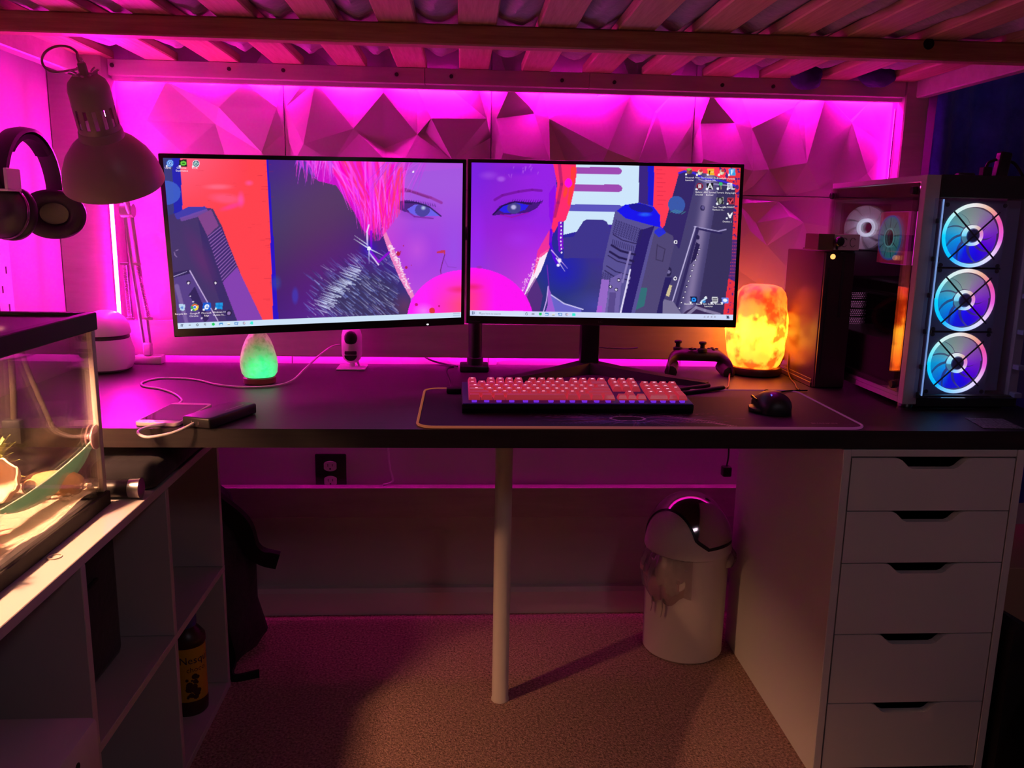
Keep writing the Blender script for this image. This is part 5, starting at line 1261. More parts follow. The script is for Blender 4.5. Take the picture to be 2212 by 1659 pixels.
cvR.poly([(1554, 679), (1559.5, 679), (1559.5, 684), (1554, 684)], (70, 80, 110))
mr = thing('monitor', 'right-hand widescreen monitor on a black V-shaped stand', 'monitor', (-0.405, 0.56, DESK))
MR = mon_matrix((-0.4072, 0.3962, 1.0641), -0.0436, 0.0634, 0.0)
sR = monitor(mr, MR, cvR)
b = BM(); box(b, -0.024, 0.024, 0.584, 0.618, DESK + 0.012, 1.10, 0.006, 2, T3(-0.400, 0, 0)); obj('stand_neck', b, BLACKP, mr, 40)
b = BM(); box(b, -0.045, 0.045, 0.44, 0.60, 1.03, 1.10, 0.01, 2, T3(-0.403, 0, 0)); obj('mount', b, BLACKP, mr, 40)
for s in (-1, 1):
    a = Vector((-0.400 - s * 0.01, 0.612, 0)); e = Vector((-0.402 + s * 0.258, 0.420, 0)); d = (e - a).normalized(); n_ = Vector((-d.y, d.x, 0))
    b = BM(); R = []
    for f, wd, ht in ((0, .030, .030), (.3, .026, .022), (.7, .021, .015), (.97, .018, .012), (1.0, .013, .011)):
        c = a.lerp(e, f); R.append([b.verts.new(c + n_ * wd * sx + Vector((0, 0, DESK + (0.0008 if sz == 0 else ht)))) for sx, sz in ((-1, 0), (1, 0), (.75, 1), (-.75, 1))])
    for A, B in zip(R[:-1], R[1:]):
        for k in range(4): b.faces.new((A[k], A[(k + 1) % 4], B[(k + 1) % 4], B[k]))
    b.faces.new(R[0][::-1]); b.faces.new(R[-1]); bmesh.ops.recalc_face_normals(b, faces=b.faces)
    obj('stand_foot', b, BLACKP, mr, 30)
b = BM(); tube(b, spline([(-0.378, 0.600, 0.800), (-0.34, 0.60, 0.798), (-0.30, 0.60, 0.7975), (-0.275, 0.60, 0.800)], 5), 0.0014, 6); obj('cable_clip', b, BLACKP, mr, 60)
for s, x, y, c in (('Minecraft', 1490, 383.5, 1), ('Launcher', 1490, 389, 1), ('Near Ops', 1512, 383.5, 1), ('Counter-St...', 1536, 384, 1), ('Global Offe...', 1536, 389.5, 1), ('Brawlhalla', 1559, 385, 1), ('Fortnite', 1580, 386, 1), ('Ballistic', 1510, 415, 1), ('Overkill', 1510, 420.5, 1), ('ARK Survival', 1533, 415.5, 1), ('Evolved', 1533, 421, 1), ('Terraria', 1556, 416, 1), ('Dying Light', 1578, 416.5, 1), ("Tom Clancy's", 1553, 447.5, 1), ('Rainbow Si...', 1552, 453, 1), ('VALORANT', 1574, 447.5, 1), ('Destiny 2', 1571, 478.5, 1), ('Battle.net', 1488, 656.5, 1), ('Steam', 1510, 656.5, 1), ('Epic Games', 1531, 656.5, 1), ('Launcher', 1531, 661.5, 1), ('Discord', 1553, 656.5, 1)):
    label_on(sR, MR, s, x, y, 0.0052)
label_on(sR, MR, 'Type here to search', 1059, 677.5, 0.0058, TXTG, 'search_text')
label_on(sR, MR, 'PM', 1541, 679.5, 0.0045, TXTG, 'clock_text')
label_on(mr, MR, 'UltraGear', 1025, 693.5, 0.0066, LOGO, 'badge_text'); label_on(mr, MR, 'LG', 1297, 695.5, 0.0080, LOGO, 'logo_text')

# left monitor on a clamp arm
cvL = Canvas(470, 266, [(346, 338), (1004, 353), (381, 714), (1000, 685)])
paint_left(cvL)
for x, y, k in ((362, 350, 'swirl'), (391, 350, 'geforce'), (420, 351, 'icue'), (390, 666, 'bin'), (418, 666, 'chrome'), (445, 665, 'edge'), (472, 663, 'win')): icon(cvL, x, y, k)
taskbar(cvL, 0.9640, (206, 226, 248))
task_icons(cvL, [389.5, 424, 441, 459.5, 476.5, 494, 510.5, 527.5, 544.5], 706.0, 699.5, 0)
cvL.ell(407, 705.3, 1.8, 1.8, (150, 160, 180))
for y in (676.5, 681): cvL.line((984, y), (997, y - .5), .9, .9, (140, 160, 190), .6)
ml_ = thing('monitor', 'left-hand widescreen monitor angled on a pole clamp arm', 'monitor', (-0.691, 0.616, DESK))
ML = mon_matrix((-1.015, 0.3085, 1.0537), 0.2651, -0.0992, 0.0213)
sL = monitor(ml_, ML, cvL)
b = BM(); box(b, -0.729, -0.655, 0.585, 0.655, DESK + 0.0005, DESK + 0.016, 0.004, 2); obj('clamp_plate', b, BLACKP, ml_, 40)
b = BM(); lathe(b, [(0, 0), (0.021, 0), (0.021, 0.018), (0.0175, 0.020), (0.0175, 0.40), (0, 0.40)], 28, T3(-0.690, 0.616, DESK + 0.015)); obj('pole', b, BLACKP, ml_, 40)
b = BM(); pc_ = at(ML, 0.0, 0.045, 0.0); tube(b, [(-0.690, 0.616, 1.08), (-0.86, 0.55, 1.08), pc_], 0.017, 12); obj('arm', b, BLACKP, ml_, 40)
b = BM(); box(b, -0.05, 0.05, 0.032, 0.046, -0.05, 0.05, 0.004, 2, ML); obj('mount_plate', b, BLACKP, ml_, 40)
for s, x, y in (('Uplay', 363, 362), ('GeForce', 392, 362.5), ('Experience', 393, 368.5), ('iCUE', 421, 363), ('Recycle Bin', 391, 678), ('Google', 418.5, 677), ('Chrome', 419, 682.5), ('Microsoft', 446, 676), ('Edge', 446.5, 681.5), ('Windows 10', 473, 674), ('Update As...', 473.5, 680)):
    label_on(sL, ML, s, x, y, 0.0050)
lx, lz = onplane(ML, 924, 701)
b = BM(); box(b, lx - .0022, lx + .0022, -0.0062, -0.0048, lz - .0014, lz + .0014, 0.0006, 1, ML); obj('power_light', b, mat('white_led', (1, 1, 1), 0.5, emis=(1, 0.95, 1), estr=3), ml_)

# ------------------------------------------------------------------ mouse pad
PX0, PX1, PY0, PY1 = -0.806, 0.046, 0.006, 0.362
cvP = Canvas(330, 140, [(0, 0), (852, 0), (0, 356), (852, 356)])
cvP.c[:] = np.array([26, 18, 23]) / 255.0
rg = random.Random(9)
cvP.ell(405, 292, 120, 60, (30, 26, 70), .8, .9); cvP.ell(340, 300, 60, 34, (70, 24, 50), .5, .9); cvP.ell(500, 300, 90, 46, (60, 24, 60), .6, .9)
for k in range(150):
    a = rg.uniform(0, 6.28); r0 = rg.uniform(30, 70); r1 = r0 + rg.uniform(20, 90)
    cvP.line((405 + 1.3 * r0 * math.cos(a), 286 + .5 * r0 * math.sin(a)), (405 + 1.5 * r1 * math.cos(a + .15), 286 + .6 * r1 * math.sin(a + .15)), 1.2, .3, rg.choice([(80, 70, 130), (120, 90, 140), (60, 50, 120), (130, 60, 90)]), .55)
for k in range(40):
    t = rg.random(); x = 480 + 110 * t; y = 262 + 75 * t + rg.gauss(0, 8); cvP.line((x, y), (x + 26, y + 14), 1.0, .3, (150, 120, 150), .6)
cvP.ell(405, 287, 36, 22, (160, 120, 150)); cvP.ell(405, 287, 31, 18, (18, 12, 18)); cvP.path([(375, 318), (395, 326), (430, 322), (455, 300)], 1.5, (110, 90, 150), .8)
mp = thing('mouse_pad', 'wide black desk mat with a glowing pink hem', 'mouse pad', ((PX0 + PX1) / 2, (PY0 + PY1) / 2, DESK))
rc = 0.032
out = []
for cx, cy, a0 in ((PX1 - rc, PY1 - rc, 0), (PX0 + rc, PY1 - rc, PI / 2), (PX0 + rc, PY0 + rc, PI), (PX1 - rc, PY0 + rc, 1.5 * PI)):
    out += [(cx + rc * math.cos(a0 + PI / 2 * k / 8), cy + rc * math.sin(a0 + PI / 2 * k / 8)) for k in range(9)]
b = BM(); prism(b, out, DESK + 0.0003, DESK + 0.0032, 'z'); obj('mat_base', b, mat('mat_rubber', (0.012, 0.009, 0.011), 0.85), mp)
def place_pad(u, v):
    x = PX0 + 0.004 + (PX1 - PX0 - 0.008) * u; y = PY1 - 0.004 - (PY1 - PY0 - 0.008) * v
    # pull the corner samples onto the rounded outline
    cx = np.clip(x, PX0 + rc, PX1 - rc); cy = np.clip(y, PY0 + rc, PY1 - rc); dx, dy = x - cx, y - cy; d = np.hypot(dx, dy); k = np.where(d > rc - .004, (rc - .004) / np.maximum(d, 1e-6), 1.0)
    return cx + dx * k, cy + dy * k, np.full_like(x, DESK + 0.0036)
cvP.c = np.where(cvP.c > 0.14, np.minimum(cvP.c * 1.7, 1), cvP.c)
obj('printed_cloth', grid_mesh(cvP, place_pad), PRINT, mp)
b = BM(); tube(b, [(x, y, DESK + 0.0030) for x, y in out], 0.0026, 6, closed=True); hem = obj('hem', b, None, mp, 60)
me = hem.data; at_ = me.color_attributes.new('col', 'FLOAT_COLOR', 'POINT'); cols = []
for v in me.vertices:
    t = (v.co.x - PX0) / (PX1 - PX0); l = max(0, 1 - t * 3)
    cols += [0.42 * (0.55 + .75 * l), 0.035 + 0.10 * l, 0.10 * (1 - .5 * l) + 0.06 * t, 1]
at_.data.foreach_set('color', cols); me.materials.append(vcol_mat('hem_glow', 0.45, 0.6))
me = text_mesh('BUANKIN', 0.0125)
for v in me.vertices: v.co = Vector((-0.050 + v.co.x * 0.95, 0.038 + v.co.y, DESK + 0.0040))
obj('brand_print', me, mat('grey_print', (0.25, 0.2, 0.24), 0.7), mp)

# ------------------------------------------------------------------ keyboard
KX, KY, KW, KD = -0.491, 0.1165, 0.463, 0.150
MK = T3(KX, KY, DESK + 0.0034) @ RZ(0.012)
tiltk = math.radians(5.5)
MKT = MK @ T3(0, 0, 0.0185) @ RX(tiltk)     # top plate plane, origin at the middle of the front edge
kb = thing('keyboard', 'full-size mechanical keyboard with glowing pink-red keycaps', 'keyboard', (KX, KY + KD / 2, DESK + 0.0036))
b = BM()
pl = [(0.004, 0.0006), (0.0, 0.010), (0.0, 0.0185), (KD, 0.0185 + KD * math.tan(tiltk)), (KD, 0.010), (KD - 0.01, 0.0006)]
prism(b, pl, -KW / 2, KW / 2, 'x', 0, MK); obj('case', b, BLACKP, kb)
b = BM(); box(b, -KW / 2 + 0.001, KW / 2 - 0.001, 0.001, KD - 0.001, 0.0004, 0.0022, 0.0006, 1, MKT); obj('top_plate', b, mat('plate_purple_glow', (0.06, 0.03, 0.10), 0.35, 0.3, emis=(0.16, 0.03, 0.60), estr=0.05), kb)
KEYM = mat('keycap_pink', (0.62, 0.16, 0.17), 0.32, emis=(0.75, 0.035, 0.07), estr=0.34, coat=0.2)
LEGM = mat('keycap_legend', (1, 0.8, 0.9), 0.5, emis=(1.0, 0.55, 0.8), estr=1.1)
U_ = 0.0195
def keymesh(wu, hu=1.0):
    b = BM(); w_, h_ = wu * U_ - 0.0012, hu * U_ - 0.0012; R = []
    for z, kx, ky, sh in ((0.0, 0, 0, 0), (0.003, 0.0003, 0.0003, 0), (0.0096, 0.0030, 0.0028, 0.0006), (0.0100, 0.0036, 0.0034, 0.0006)):
        R.append([b.verts.new((sx * (w_ / 2 - kx), sy * (h_ / 2 - ky) + sh, z - (0.0006 if z > .0099 else 0))) for sx, sy in ((-1, -1), (1, -1), (1, 1), (-1, 1))])
    for A, B in zip(R[:-1], R[1:]):
        for k in range(4): b.faces.new((A[k], A[(k + 1) % 4], B[(k + 1) % 4], B[k]))
    b.faces.new(R[-1]); b.faces.new(R[0][::-1]); bmesh.ops.recalc_face_normals(b, faces=b.faces)
    me = mesh_of(b); me.materials.append(KEYM); return me
kms = {}
b = BM(); box(b, -0.0026, 0.0026, 0.0018, 0.0032, 0.0096, 0.0100); lg_me = mesh_of(b); lg_me.materials.append(LEGM)
b = BM(); box(b, -0.005, 0.005, -0.0045, 0.0045, 0.0, 0.006, 0.001); sw_me = mesh_of(b); sw_me.materials.append(mat('switch_glow', (0.1, 0.05, 0.2), 0.3, emis=(0.22, 0.03, 1.0), estr=0.7))
x0k, row_y = -22.5 * U_ / 2, [0.0125 + U_ * k for k in range(5)] + [0.0125 + U_ * 5.25]
def key(xu, row, wu=1, hu=1):
    k_ = (wu, hu)
    if k_ not in kms: kms[k_] = keymesh(wu, hu)
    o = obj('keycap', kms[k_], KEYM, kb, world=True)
    # scooped profile: rear rows higher and tipped forward
    z = (0.0078, 0.0080, 0.0084, 0.0092, 0.0104, 0.0104)[row]
    c = MKT @ Vector((x0k + (xu + wu / 2) * U_, row_y[row] + (hu - 1) / 2 * U_, z)); o.matrix_basis = Matrix.Translation(c) @ MK.to_3x3().to_4x4() @ RX(tiltk + (-0.02, 0.02, 0.05, 0.10, 0.16, 0.16)[row])
    if row in (1, 2, 3, 4, 5) and wu < 2:
        l_ = obj('legend', lg_me, LEGM, o, world=False)
rows = [[(0, 1.25), (1.25, 1.25), (2.5, 1.25), (3.75, 6.25), (10, 1.25), (11.25, 1.25), (12.5, 1.25), (13.75, 1.25)],
        [(0, 2.25)] + [(2.25 + k, 1) for k in range(10)] + [(12.25, 2.75)],
        [(0, 1.75)] + [(1.75 + k, 1) for k in range(11)] + [(12.75, 2.25)],
        [(0, 1.5)] + [(1.5 + k, 1) for k in range(12)] + [(13.5, 1.5)],
        [(k, 1) for k in range(13)] + [(13, 2)],
        [(0, 1)] + [(2 + k, 1) for k in range(4)] + [(6.5 + k, 1) for k in range(4)] + [(11 + k, 1) for k in range(4)]]
for r_, ks in enumerate(rows):
    for xu, wu in ks: key(xu, r_, wu)
for k in range(3): key(15.25 + k, 0); key(15.25 + k, 3); key(15.25 + k, 4); key(15.25 + k, 5)
key(16.25, 1)
for r_ in (1, 2, 3):
    for k in range(3): key(18.5 + k, r_)
for k in range(4): key(18.5 + k, 4)
key(18.5, 0, 2); key(20.5, 0); key(21.5, 0, 1, 2); key(21.5, 2, 1, 2)
for xu in (0.6, 1.85, 3.1, 4.4, 5.8, 6.9, 8.4, 9.6, 10.6, 11.85, 13.1, 14.3, 15.75, 16.75, 17.75, 19.0, 20.0, 21.0, 22.0):
    o = obj('switch', sw_me, None, kb); c = MKT @ Vector((x0k + xu * U_, row_y[0] - 0.003, 0.0024)); o.matrix_basis = Matrix.Translation(c) @ MK.to_3x3().to_4x4() @ RX(tiltk)
b = BM(); tube(b, spline([(-0.30, 0.272, 0.752), (-0.24, 0.300, 0.744), (-0.19, 0.325, 0.744), (-0.14, 0.352, 0.745), (-0.122, 0.366, 0.744)], 6), 0.0052, 8); tube(b, spline([(-0.30, 0.275, 0.754), (-0.25, 0.330, 0.744), (-0.19, 0.372, 0.743), (-0.145, 0.400, 0.7425)], 6), 0.0050, 8); obj('braided_cable', b, BLACKM, kb, 60)
b = BM(); box(b, -0.757, -0.722, 0.300, 0.330, DESK + 0.0042, DESK + 0.016, 0.003, 2); tag(obj('usb_hub', b, BLACKP, smooth=40), 'small black box lying at the back left of the keyboard', 'usb hub')
b = BM(); tube(b, spline([(-0.745, 0.595, DESK + .012), (-0.758, 0.560, DESK + .014), (-0.760, 0.52, DESK + .010), (-0.752, 0.46, DESK + .003), (-0.748, 0.40, DESK + .003), (-0.742, 0.335, DESK + .0085)], 6), 0.0024, 7); tag(obj('hub_cable', b, BLACKP, smooth=60), 'thin black cable running from the pole clamp to the keyboard hub', 'cable')
b = BM(); tube(b, spline([(-0.84, 0.742, 0.775), (-0.825, 0.735, 0.752), (-0.80, 0.715, 0.742), (-0.77, 0.69, DESK + .003), (-0.735, 0.655, DESK + .003)], 6), 0.0026, 7); tag(obj('wall_wire', b, BLACKP, smooth=60), 'black wire slipping under the bed rail behind the left monitor', 'cable')

# ------------------------------------------------------------------ mouse
ms = thing('computer_mouse', 'black gaming mouse with a small blue glow on the desk mat', 'mouse', (-0.089, 0.150, DESK + 0.0036))
MM = T3(-0.088, 0.152, DESK + 0.0046) @ RZ(-0.05)
b = BM(); R = []
prof = [(-0.052, .012, .010), (-0.049, .024, .022), (-0.040, .031, .033), (-0.022, .036, .0415), (0.0, .0355, .0420), (0.02, .0325, .0375), (0.038, .031, .0295), (0.052, .029, .021), (0.060, .026, .015), (0.063, .020, .010)]
for y, wd, ht in prof:
    R.append([b.verts.new(MM @ Vector((wd * (math.cos(t) * (1.0 if math.sin(t) > .3 else .92)), y, ht * max(0, math.sin(t)) ** .75))) for t in [PI * k / 16 for k in range(17)]])
for A, B in zip(R[:-1], R[1:]):
    for k in range(16): b.faces.new((A[k], B[k], B[k + 1], A[k + 1]))
    b.faces.new((A[0], A[16], B[16], B[0]))
b.faces.new(R[0]); b.faces.new(R[-1][::-1]); bmesh.ops.recalc_face_normals(b, faces=b.faces)
MSM = mat('mouse_black', (0.010, 0.010, 0.016), 0.42)
obj('shell', b, MSM, ms, 60)
b = BM(); prism(b, [(-0.030, -0.036), (-0.046, -0.026), (-0.049, -0.008), (-0.043, 0.016), (-0.030, 0.022)], 0.001, 0.0085, 'z', 0.002, MM); obj('thumb_rest', b, MSM, ms, 30)
b = BM(); box(b, -0.0365, -0.0335, -0.012, 0.012, 0.020, 0.026, 0.001, 1, MM); box(b, -0.034, -0.030, 0.015, 0.034, 0.019, 0.025, 0.001, 1, MM); obj('side_buttons', b, mat('mouse_gloss', (0.05, 0.03, 0.03), 0.15), ms, 40)
b = BM(); lathe(b, [(0, -.0035), (0.0085, -.0035), (0.0095, -.002), (0.0095, .002), (0.0085, .0035), (0, .0035)], 20, MM @ T3(0, 0.037, 0.0265) @ RY(PI / 2)); obj('scroll_wheel', b, BLACKM, ms, 40)
b = BM(); box(b, -0.012, -0.002, -0.0305, -0.0285, 0.0345, 0.0362, 0.0006, 1, MM); box(b, -0.012, -0.0095, -0.029, -0.024, 0.0365, 0.0382, 0.0006, 1, MM); obj('logo_light', b, mat('blue_led', (0.1, 0.2, 1), 0.5, emis=(0.05, 0.12, 1.0), estr=3), ms)
b = BM(); tube(b, spline([at(MM, 0.0, 0.060, 0.008), at(MM, 0.012, 0.09, 0.007), (-0.03, 0.30, DESK + .0065), (0.02, 0.345, DESK + .006), (0.075, 0.362, DESK + .004)], 8), 0.0019, 7); obj('cable', b, BLACKM, ms, 60)

# ------------------------------------------------------------------ game controller
gc = thing('game_controller', 'dark game controller lying between monitor stand and salt lamp', 'game controller', (-0.115, 0.60, DESK))
MC = T3(-0.118, 0.600, DESK) @ RZ(-0.10)
GCM = mat('controller_dark', (0.05, 0.030, 0.022), 0.45)
b = BM(); R = []
for i in range(41):
    t = i / 40 * 2 - 1; at2 = abs(t)
    x = 0.076 * math.sin(t * PI / 2) * (1 + 0.05 * at2)
    k = max(0, (at2 - .42) / .58)
    zc = 0.046 - 0.030 * k ** 1.3; yc = 0.014 - 0.058 * k ** 1.4
    rz = 0.0165 - 0.001 * k; ry = 0.026 - 0.008 * k
    if at2 > .985: rz *= .55; ry *= .55
    R.append([b.verts.new(MC @ Vector((x, yc + ry * math.cos(a), zc + rz * math.sin(a)))) for a in [2 * PI * q / 18 for q in range(18)]])
for A, B in zip(R[:-1], R[1:]):
    for k in range(18): b.faces.new((A[k], A[(k + 1) % 18], B[(k + 1) % 18], B[k]))
b.faces.new(R[0][::-1]); b.faces.new(R[-1]); bmesh.ops.recalc_face_normals(b, faces=b.faces)
obj('shell', b, GCM, gc, 60)
for x, y in ((-0.050, 0.012), (0.010, -0.004)):
    b = BM(); lathe(b, [(0, .052), (0.012, .054), (0.012, .060), (0.006, .063), (0.006, .071), (0.0095, .0735), (0.0095, .078), (0.007, .079), (0, .0775)], 20, MC @ T3(x, y, 0.0035)); obj('thumb_stick', b, BLACKM, gc, 40)
for k in range(4):
    b = BM(); lathe(b, [(0, .0), (0.0045, .0), (0.0045, .004), (0.003, .005), (0, .005)], 14, MC @ T3(0.040 + 0.010 * (k % 2) * (1 if k < 2 else -1) * (1 if k else 1), 0.014 + 0.010 * ((k + 1) % 2) * (1 if k < 2 else -1), 0.0595)); obj('face_button', b, BLACKP, gc, 40)
b = BM(); box(b, -0.026, -0.006, -0.009, -0.003, 0.0615, 0.066, 0.001, 1, MC); box(b, -0.019, -0.013, -0.016, 0.004, 0.0615, 0.066, 0.001, 1, MC); obj('direction_pad', b, BLACKP, gc)
for sx in (-1, 1):
    b = BM(); tube(b, spline([at(MC, sx * 0.030, 0.036, 0.052), at(MC, sx * 0.044, 0.040, 0.042), at(MC, sx * 0.048, 0.036, 0.028)], 5), 0.007, 8); obj('trigger', b, BLACKP, gc, 60)
    b = BM(); tube(b, spline([at(MC, sx * 0.062, 0.004, 0.020), at(MC, sx * 0.070, -0.030, 0.010), at(MC, sx * 0.074, -0.046, 0.0085)], 5), [0.016] * 10 + [0.008], 10); obj('grip', b, GCM, gc, 60)
b = BM(); tube(b, spline([(-0.045, 0.585, 0.758), (-0.042, 0.565, 0.750), (-0.055, 0.53, 0.741), (-0.075, 0.47, 0.7395), (-0.10, 0.40, 0.7395), (-0.115, 0.372, 0.742)], 7), 0.0022, 7); obj('cord', b, mat('orange_cord', (0.35, 0.17, 0.08), 0.5), gc, 60)

# ------------------------------------------------------------------ salt lamps
def lamp_rock(name, nodes_fn):
    m = bpy.data.materials.new(name); m.use_nodes = True; nodes_fn(m.node_tree); MATS[name] = m; return m
def salt_nodes(nt):
    bs = nt.nodes['Principled BSDF']; bs.inputs['Base Color'].default_value = (0.75, 0.34, 0.16, 1); bs.inputs['Roughness'].default_value = 0.5
    tc = nt.nodes.new('ShaderNodeTexCoord'); se = nt.nodes.new('ShaderNodeSeparateXYZ'); nt.links.new(tc.outputs['Object'], se.inputs[0])
    n1 = nt.nodes.new('ShaderNodeTexNoise'); n1.inputs['Scale'].default_value = 26; n1.inputs['Detail'].default_value = 5; nt.links.new(tc.outputs['Object'], n1.inputs['Vector'])
    n2 = nt.nodes.new('ShaderNodeTexNoise'); n2.inputs['Scale'].default_value = 11; n2.inputs['Detail'].default_value = 4; n2.inputs['Distortion'].default_value = 1.5; nt.links.new(tc.outputs['Object'], n2.inputs['Vector'])
    # height above the base, wobbled: the bulb sits low inside the rock
    ad = nt.nodes.new('ShaderNodeMath'); ad.operation = 'MULTIPLY_ADD'; ad.inputs[1].default_value = 0.09; nt.links.new(n2.outputs['Fac'], ad.inputs[0]); nt.links.new(se.outputs['Z'], ad.inputs[2])
    r1 = nt.nodes.new('ShaderNodeValToRGB'); cr = r1.color_ramp
    cr.elements[0].position = 0.0; cr.elements[0].color = (0.8, 0.13, 0.008, 1); cr.elements[1].position = 1.0; cr.elements[1].color = (0.42, 0.038, 0.003, 1)
    for p_, c_ in ((0.16, (0.9, 0.13, 0.008)), (0.30, (1.0, 0.24, 0.012)), (0.42, (1.1, 0.36, 0.016)), (0.54, (1.0, 0.28, 0.012)), (0.60, (0.7, 0.085, 0.005)), (0.78, (0.52, 0.052, 0.004))):
        e = cr.elements.new(p_); e.color = (*c_, 1)
    mr_ = nt.nodes.new('ShaderNodeMapRange'); mr_.inputs[1].default_value = 0.035; mr_.inputs[2].default_value = 0.275; nt.links.new(ad.outputs[0], mr_.inputs[0]); nt.links.new(mr_.outputs[0], r1.inputs[0])
    r2 = nt.nodes.new('ShaderNodeValToRGB'); r2.color_ramp.elements[0].position = 0.38; r2.color_ramp.elements[0].color = (0.42, 0.20, 0.14, 1); r2.color_ramp.elements[1].position = 0.54; r2.color_ramp.elements[1].color = (1, 1, 1, 1); nt.links.new(n1.outputs['Fac'], r2.inputs[0])
    mx = nt.nodes.new('ShaderNodeMix'); mx.data_type = 'RGBA'; mx.blend_type = 'MULTIPLY'; mx.inputs['Factor'].default_value = 1.0
    nt.links.new(r1.outputs[0], mx.inputs['A']); nt.links.new(r2.outputs[0], mx.inputs['B'])
    nt.links.new(mx.outputs['Result'], bs.inputs['Emission Color']); bs.inputs['Emission Strength'].default_value = 6.0
sl_ = thing('salt_lamp', 'large glowing orange salt rock lamp on a round wooden base', 'lamp', (0.034, 0.600, DESK))
b = BM(); lathe(b, [(0, 0.0004), (0.060, 0.0004), (0.066, 0.004), (0.067, 0.014), (0.064, 0.020), (0.058, 0.0205), (0, 0.0205)], 44, T3(0.034, 0.600, DESK)); obj('base', b, mat('lamp_base_wood', (0.07, 0.025, 0.012), 0.45), sl_, 40)
def rock_w(a, z): return 1 + 0.055 * math.sin(3 * a + 1 + z * 14) + 0.035 * math.sin(5 * a + z * 31) + 0.02 * math.sin(9 * a - z * 50)
b = BM(); lathe(b, [(0, 0.0), (0.054, 0.0), (0.062, 0.010), (0.070, 0.035), (0.0755, 0.070), (0.0765, 0.095), (0.073, 0.125), (0.066, 0.150), (0.061, 0.175), (0.056, 0.190), (0.046, 0.203), (0.030, 0.209), (0.0, 0.211)], 60, None, rock_w)
ro = obj('rock', b, lamp_rock('salt_glow', salt_nodes), sl_, 50, world=True); ro.location = (0, 0, 0)
ro.matrix_parent_inverse = Matrix(); ro.location = (0, 0, 0.0208); ro.rotation_euler = (0, 0, 0.6)
b = BM(); tube(b, spline([(0.098, 0.61, DESK + .012), (0.112, 0.60, DESK + .05), (0.118, 0.585, DESK + .075), (0.112, 0.575, DESK + .06), (0.106, 0.56, DESK + .02), (0.098, 0.52, DESK + .003), (0.082, 0.45, DESK + .003), (0.066, 0.40, DESK + .003), (0.060, 0.37, DESK + .004)], 7), 0.0020, 7); obj('cord', b, mat('brown_cord', (0.10, 0.04, 0.02), 0.5), sl_, 60)

def green_nodes(nt):
    bs = nt.nodes['Principled BSDF']; bs.inputs['Roughness'].default_value = 0.45
    tc = nt.nodes.new('ShaderNodeTexCoord')
    n1 = nt.nodes.new('ShaderNodeTexNoise'); n1.inputs['Scale'].default_value = 70; n1.inputs['Detail'].default_value = 5; nt.links.new(tc.outputs['Object'], n1.inputs['Vector'])
    r2 = nt.nodes.new('ShaderNodeValToRGB'); r2.color_ramp.elements[0].position = 0.36; r2.color_ramp.elements[0].color = (0.45, 0.22, 0.20, 1); r2.color_ramp.elements[1].position = 0.56; r2.color_ramp.elements[1].color = (0.86, 0.66, 0.62, 1)
    nt.links.new(n1.outputs['Fac'], r2.inputs[0]); nt.links.new(r2.outputs[0], bs.inputs['Base Color'])
    vd = nt.nodes.new('ShaderNodeVectorMath'); vd.operation = 'DISTANCE'; vd.inputs[1].default_value = (0.014, -0.030, 0.014); nt.links.new(tc.outputs['Object'], vd.inputs[0])
    r1 = nt.nodes.new('ShaderNodeValToRGB'); cr = r1.color_ramp
    cr.elements[0].position = 0.0; cr.elements[0].color = (0.0, 1.0, 0.33, 1); cr.elements[1].position = 1.0; cr.elements[1].color = (0.0, 0.0, 0.0, 1)
    for p_, c_ in ((0.26, (0.0, 0.80, 0.24)), (0.44, (0.03, 0.36, 0.10)), (0.66, (0.09, 0.14, 0.05))): e = cr.elements.new(p_); e.color = (*c_, 1)
    mr_ = nt.nodes.new('ShaderNodeMapRange'); mr_.inputs[2].default_value = 0.105; nt.links.new(vd.outputs['Value'], mr_.inputs[0]); nt.links.new(mr_.outputs[0], r1.inputs[0])
    nt.links.new(r1.outputs[0], bs.inputs['Emission Color']); bs.inputs['Emission Strength'].default_value = 1.15
gl = thing('salt_lamp', 'small egg-shaped salt lamp glowing green in front of the left monitor', 'lamp', (-1.188, 0.430, DESK))
b = BM(); lathe(b, [(0, 0.0004), (0.034, 0.0004), (0.0365, 0.003), (0.0365, 0.014), (0.034, 0.0165), (0, 0.0165)], 36, T3(-1.188, 0.430, DESK)); obj('base', b, mat('red_wood_base', (0.20, 0.055, 0.035), 0.4), gl, 40)
b = BM(); lathe(b, [(0, 0), (0.033, 0.0), (0.0385, 0.008), (0.0415, 0.026), (0.0405, 0.045), (0.035, 0.066), (0.027, 0.085), (0.0185, 0.098), (0.010, 0.105), (0, 0.107)], 44, None, lambda a, z: 1 + 0.03 * math.sin(3 * a + 2 + z * 30) + 0.02 * math.sin(6 * a + z * 60))
ro = obj('rock', b, lamp_rock('green_glow', green_nodes), gl, 50, world=False); ro.location = (0, 0, 0.0168)

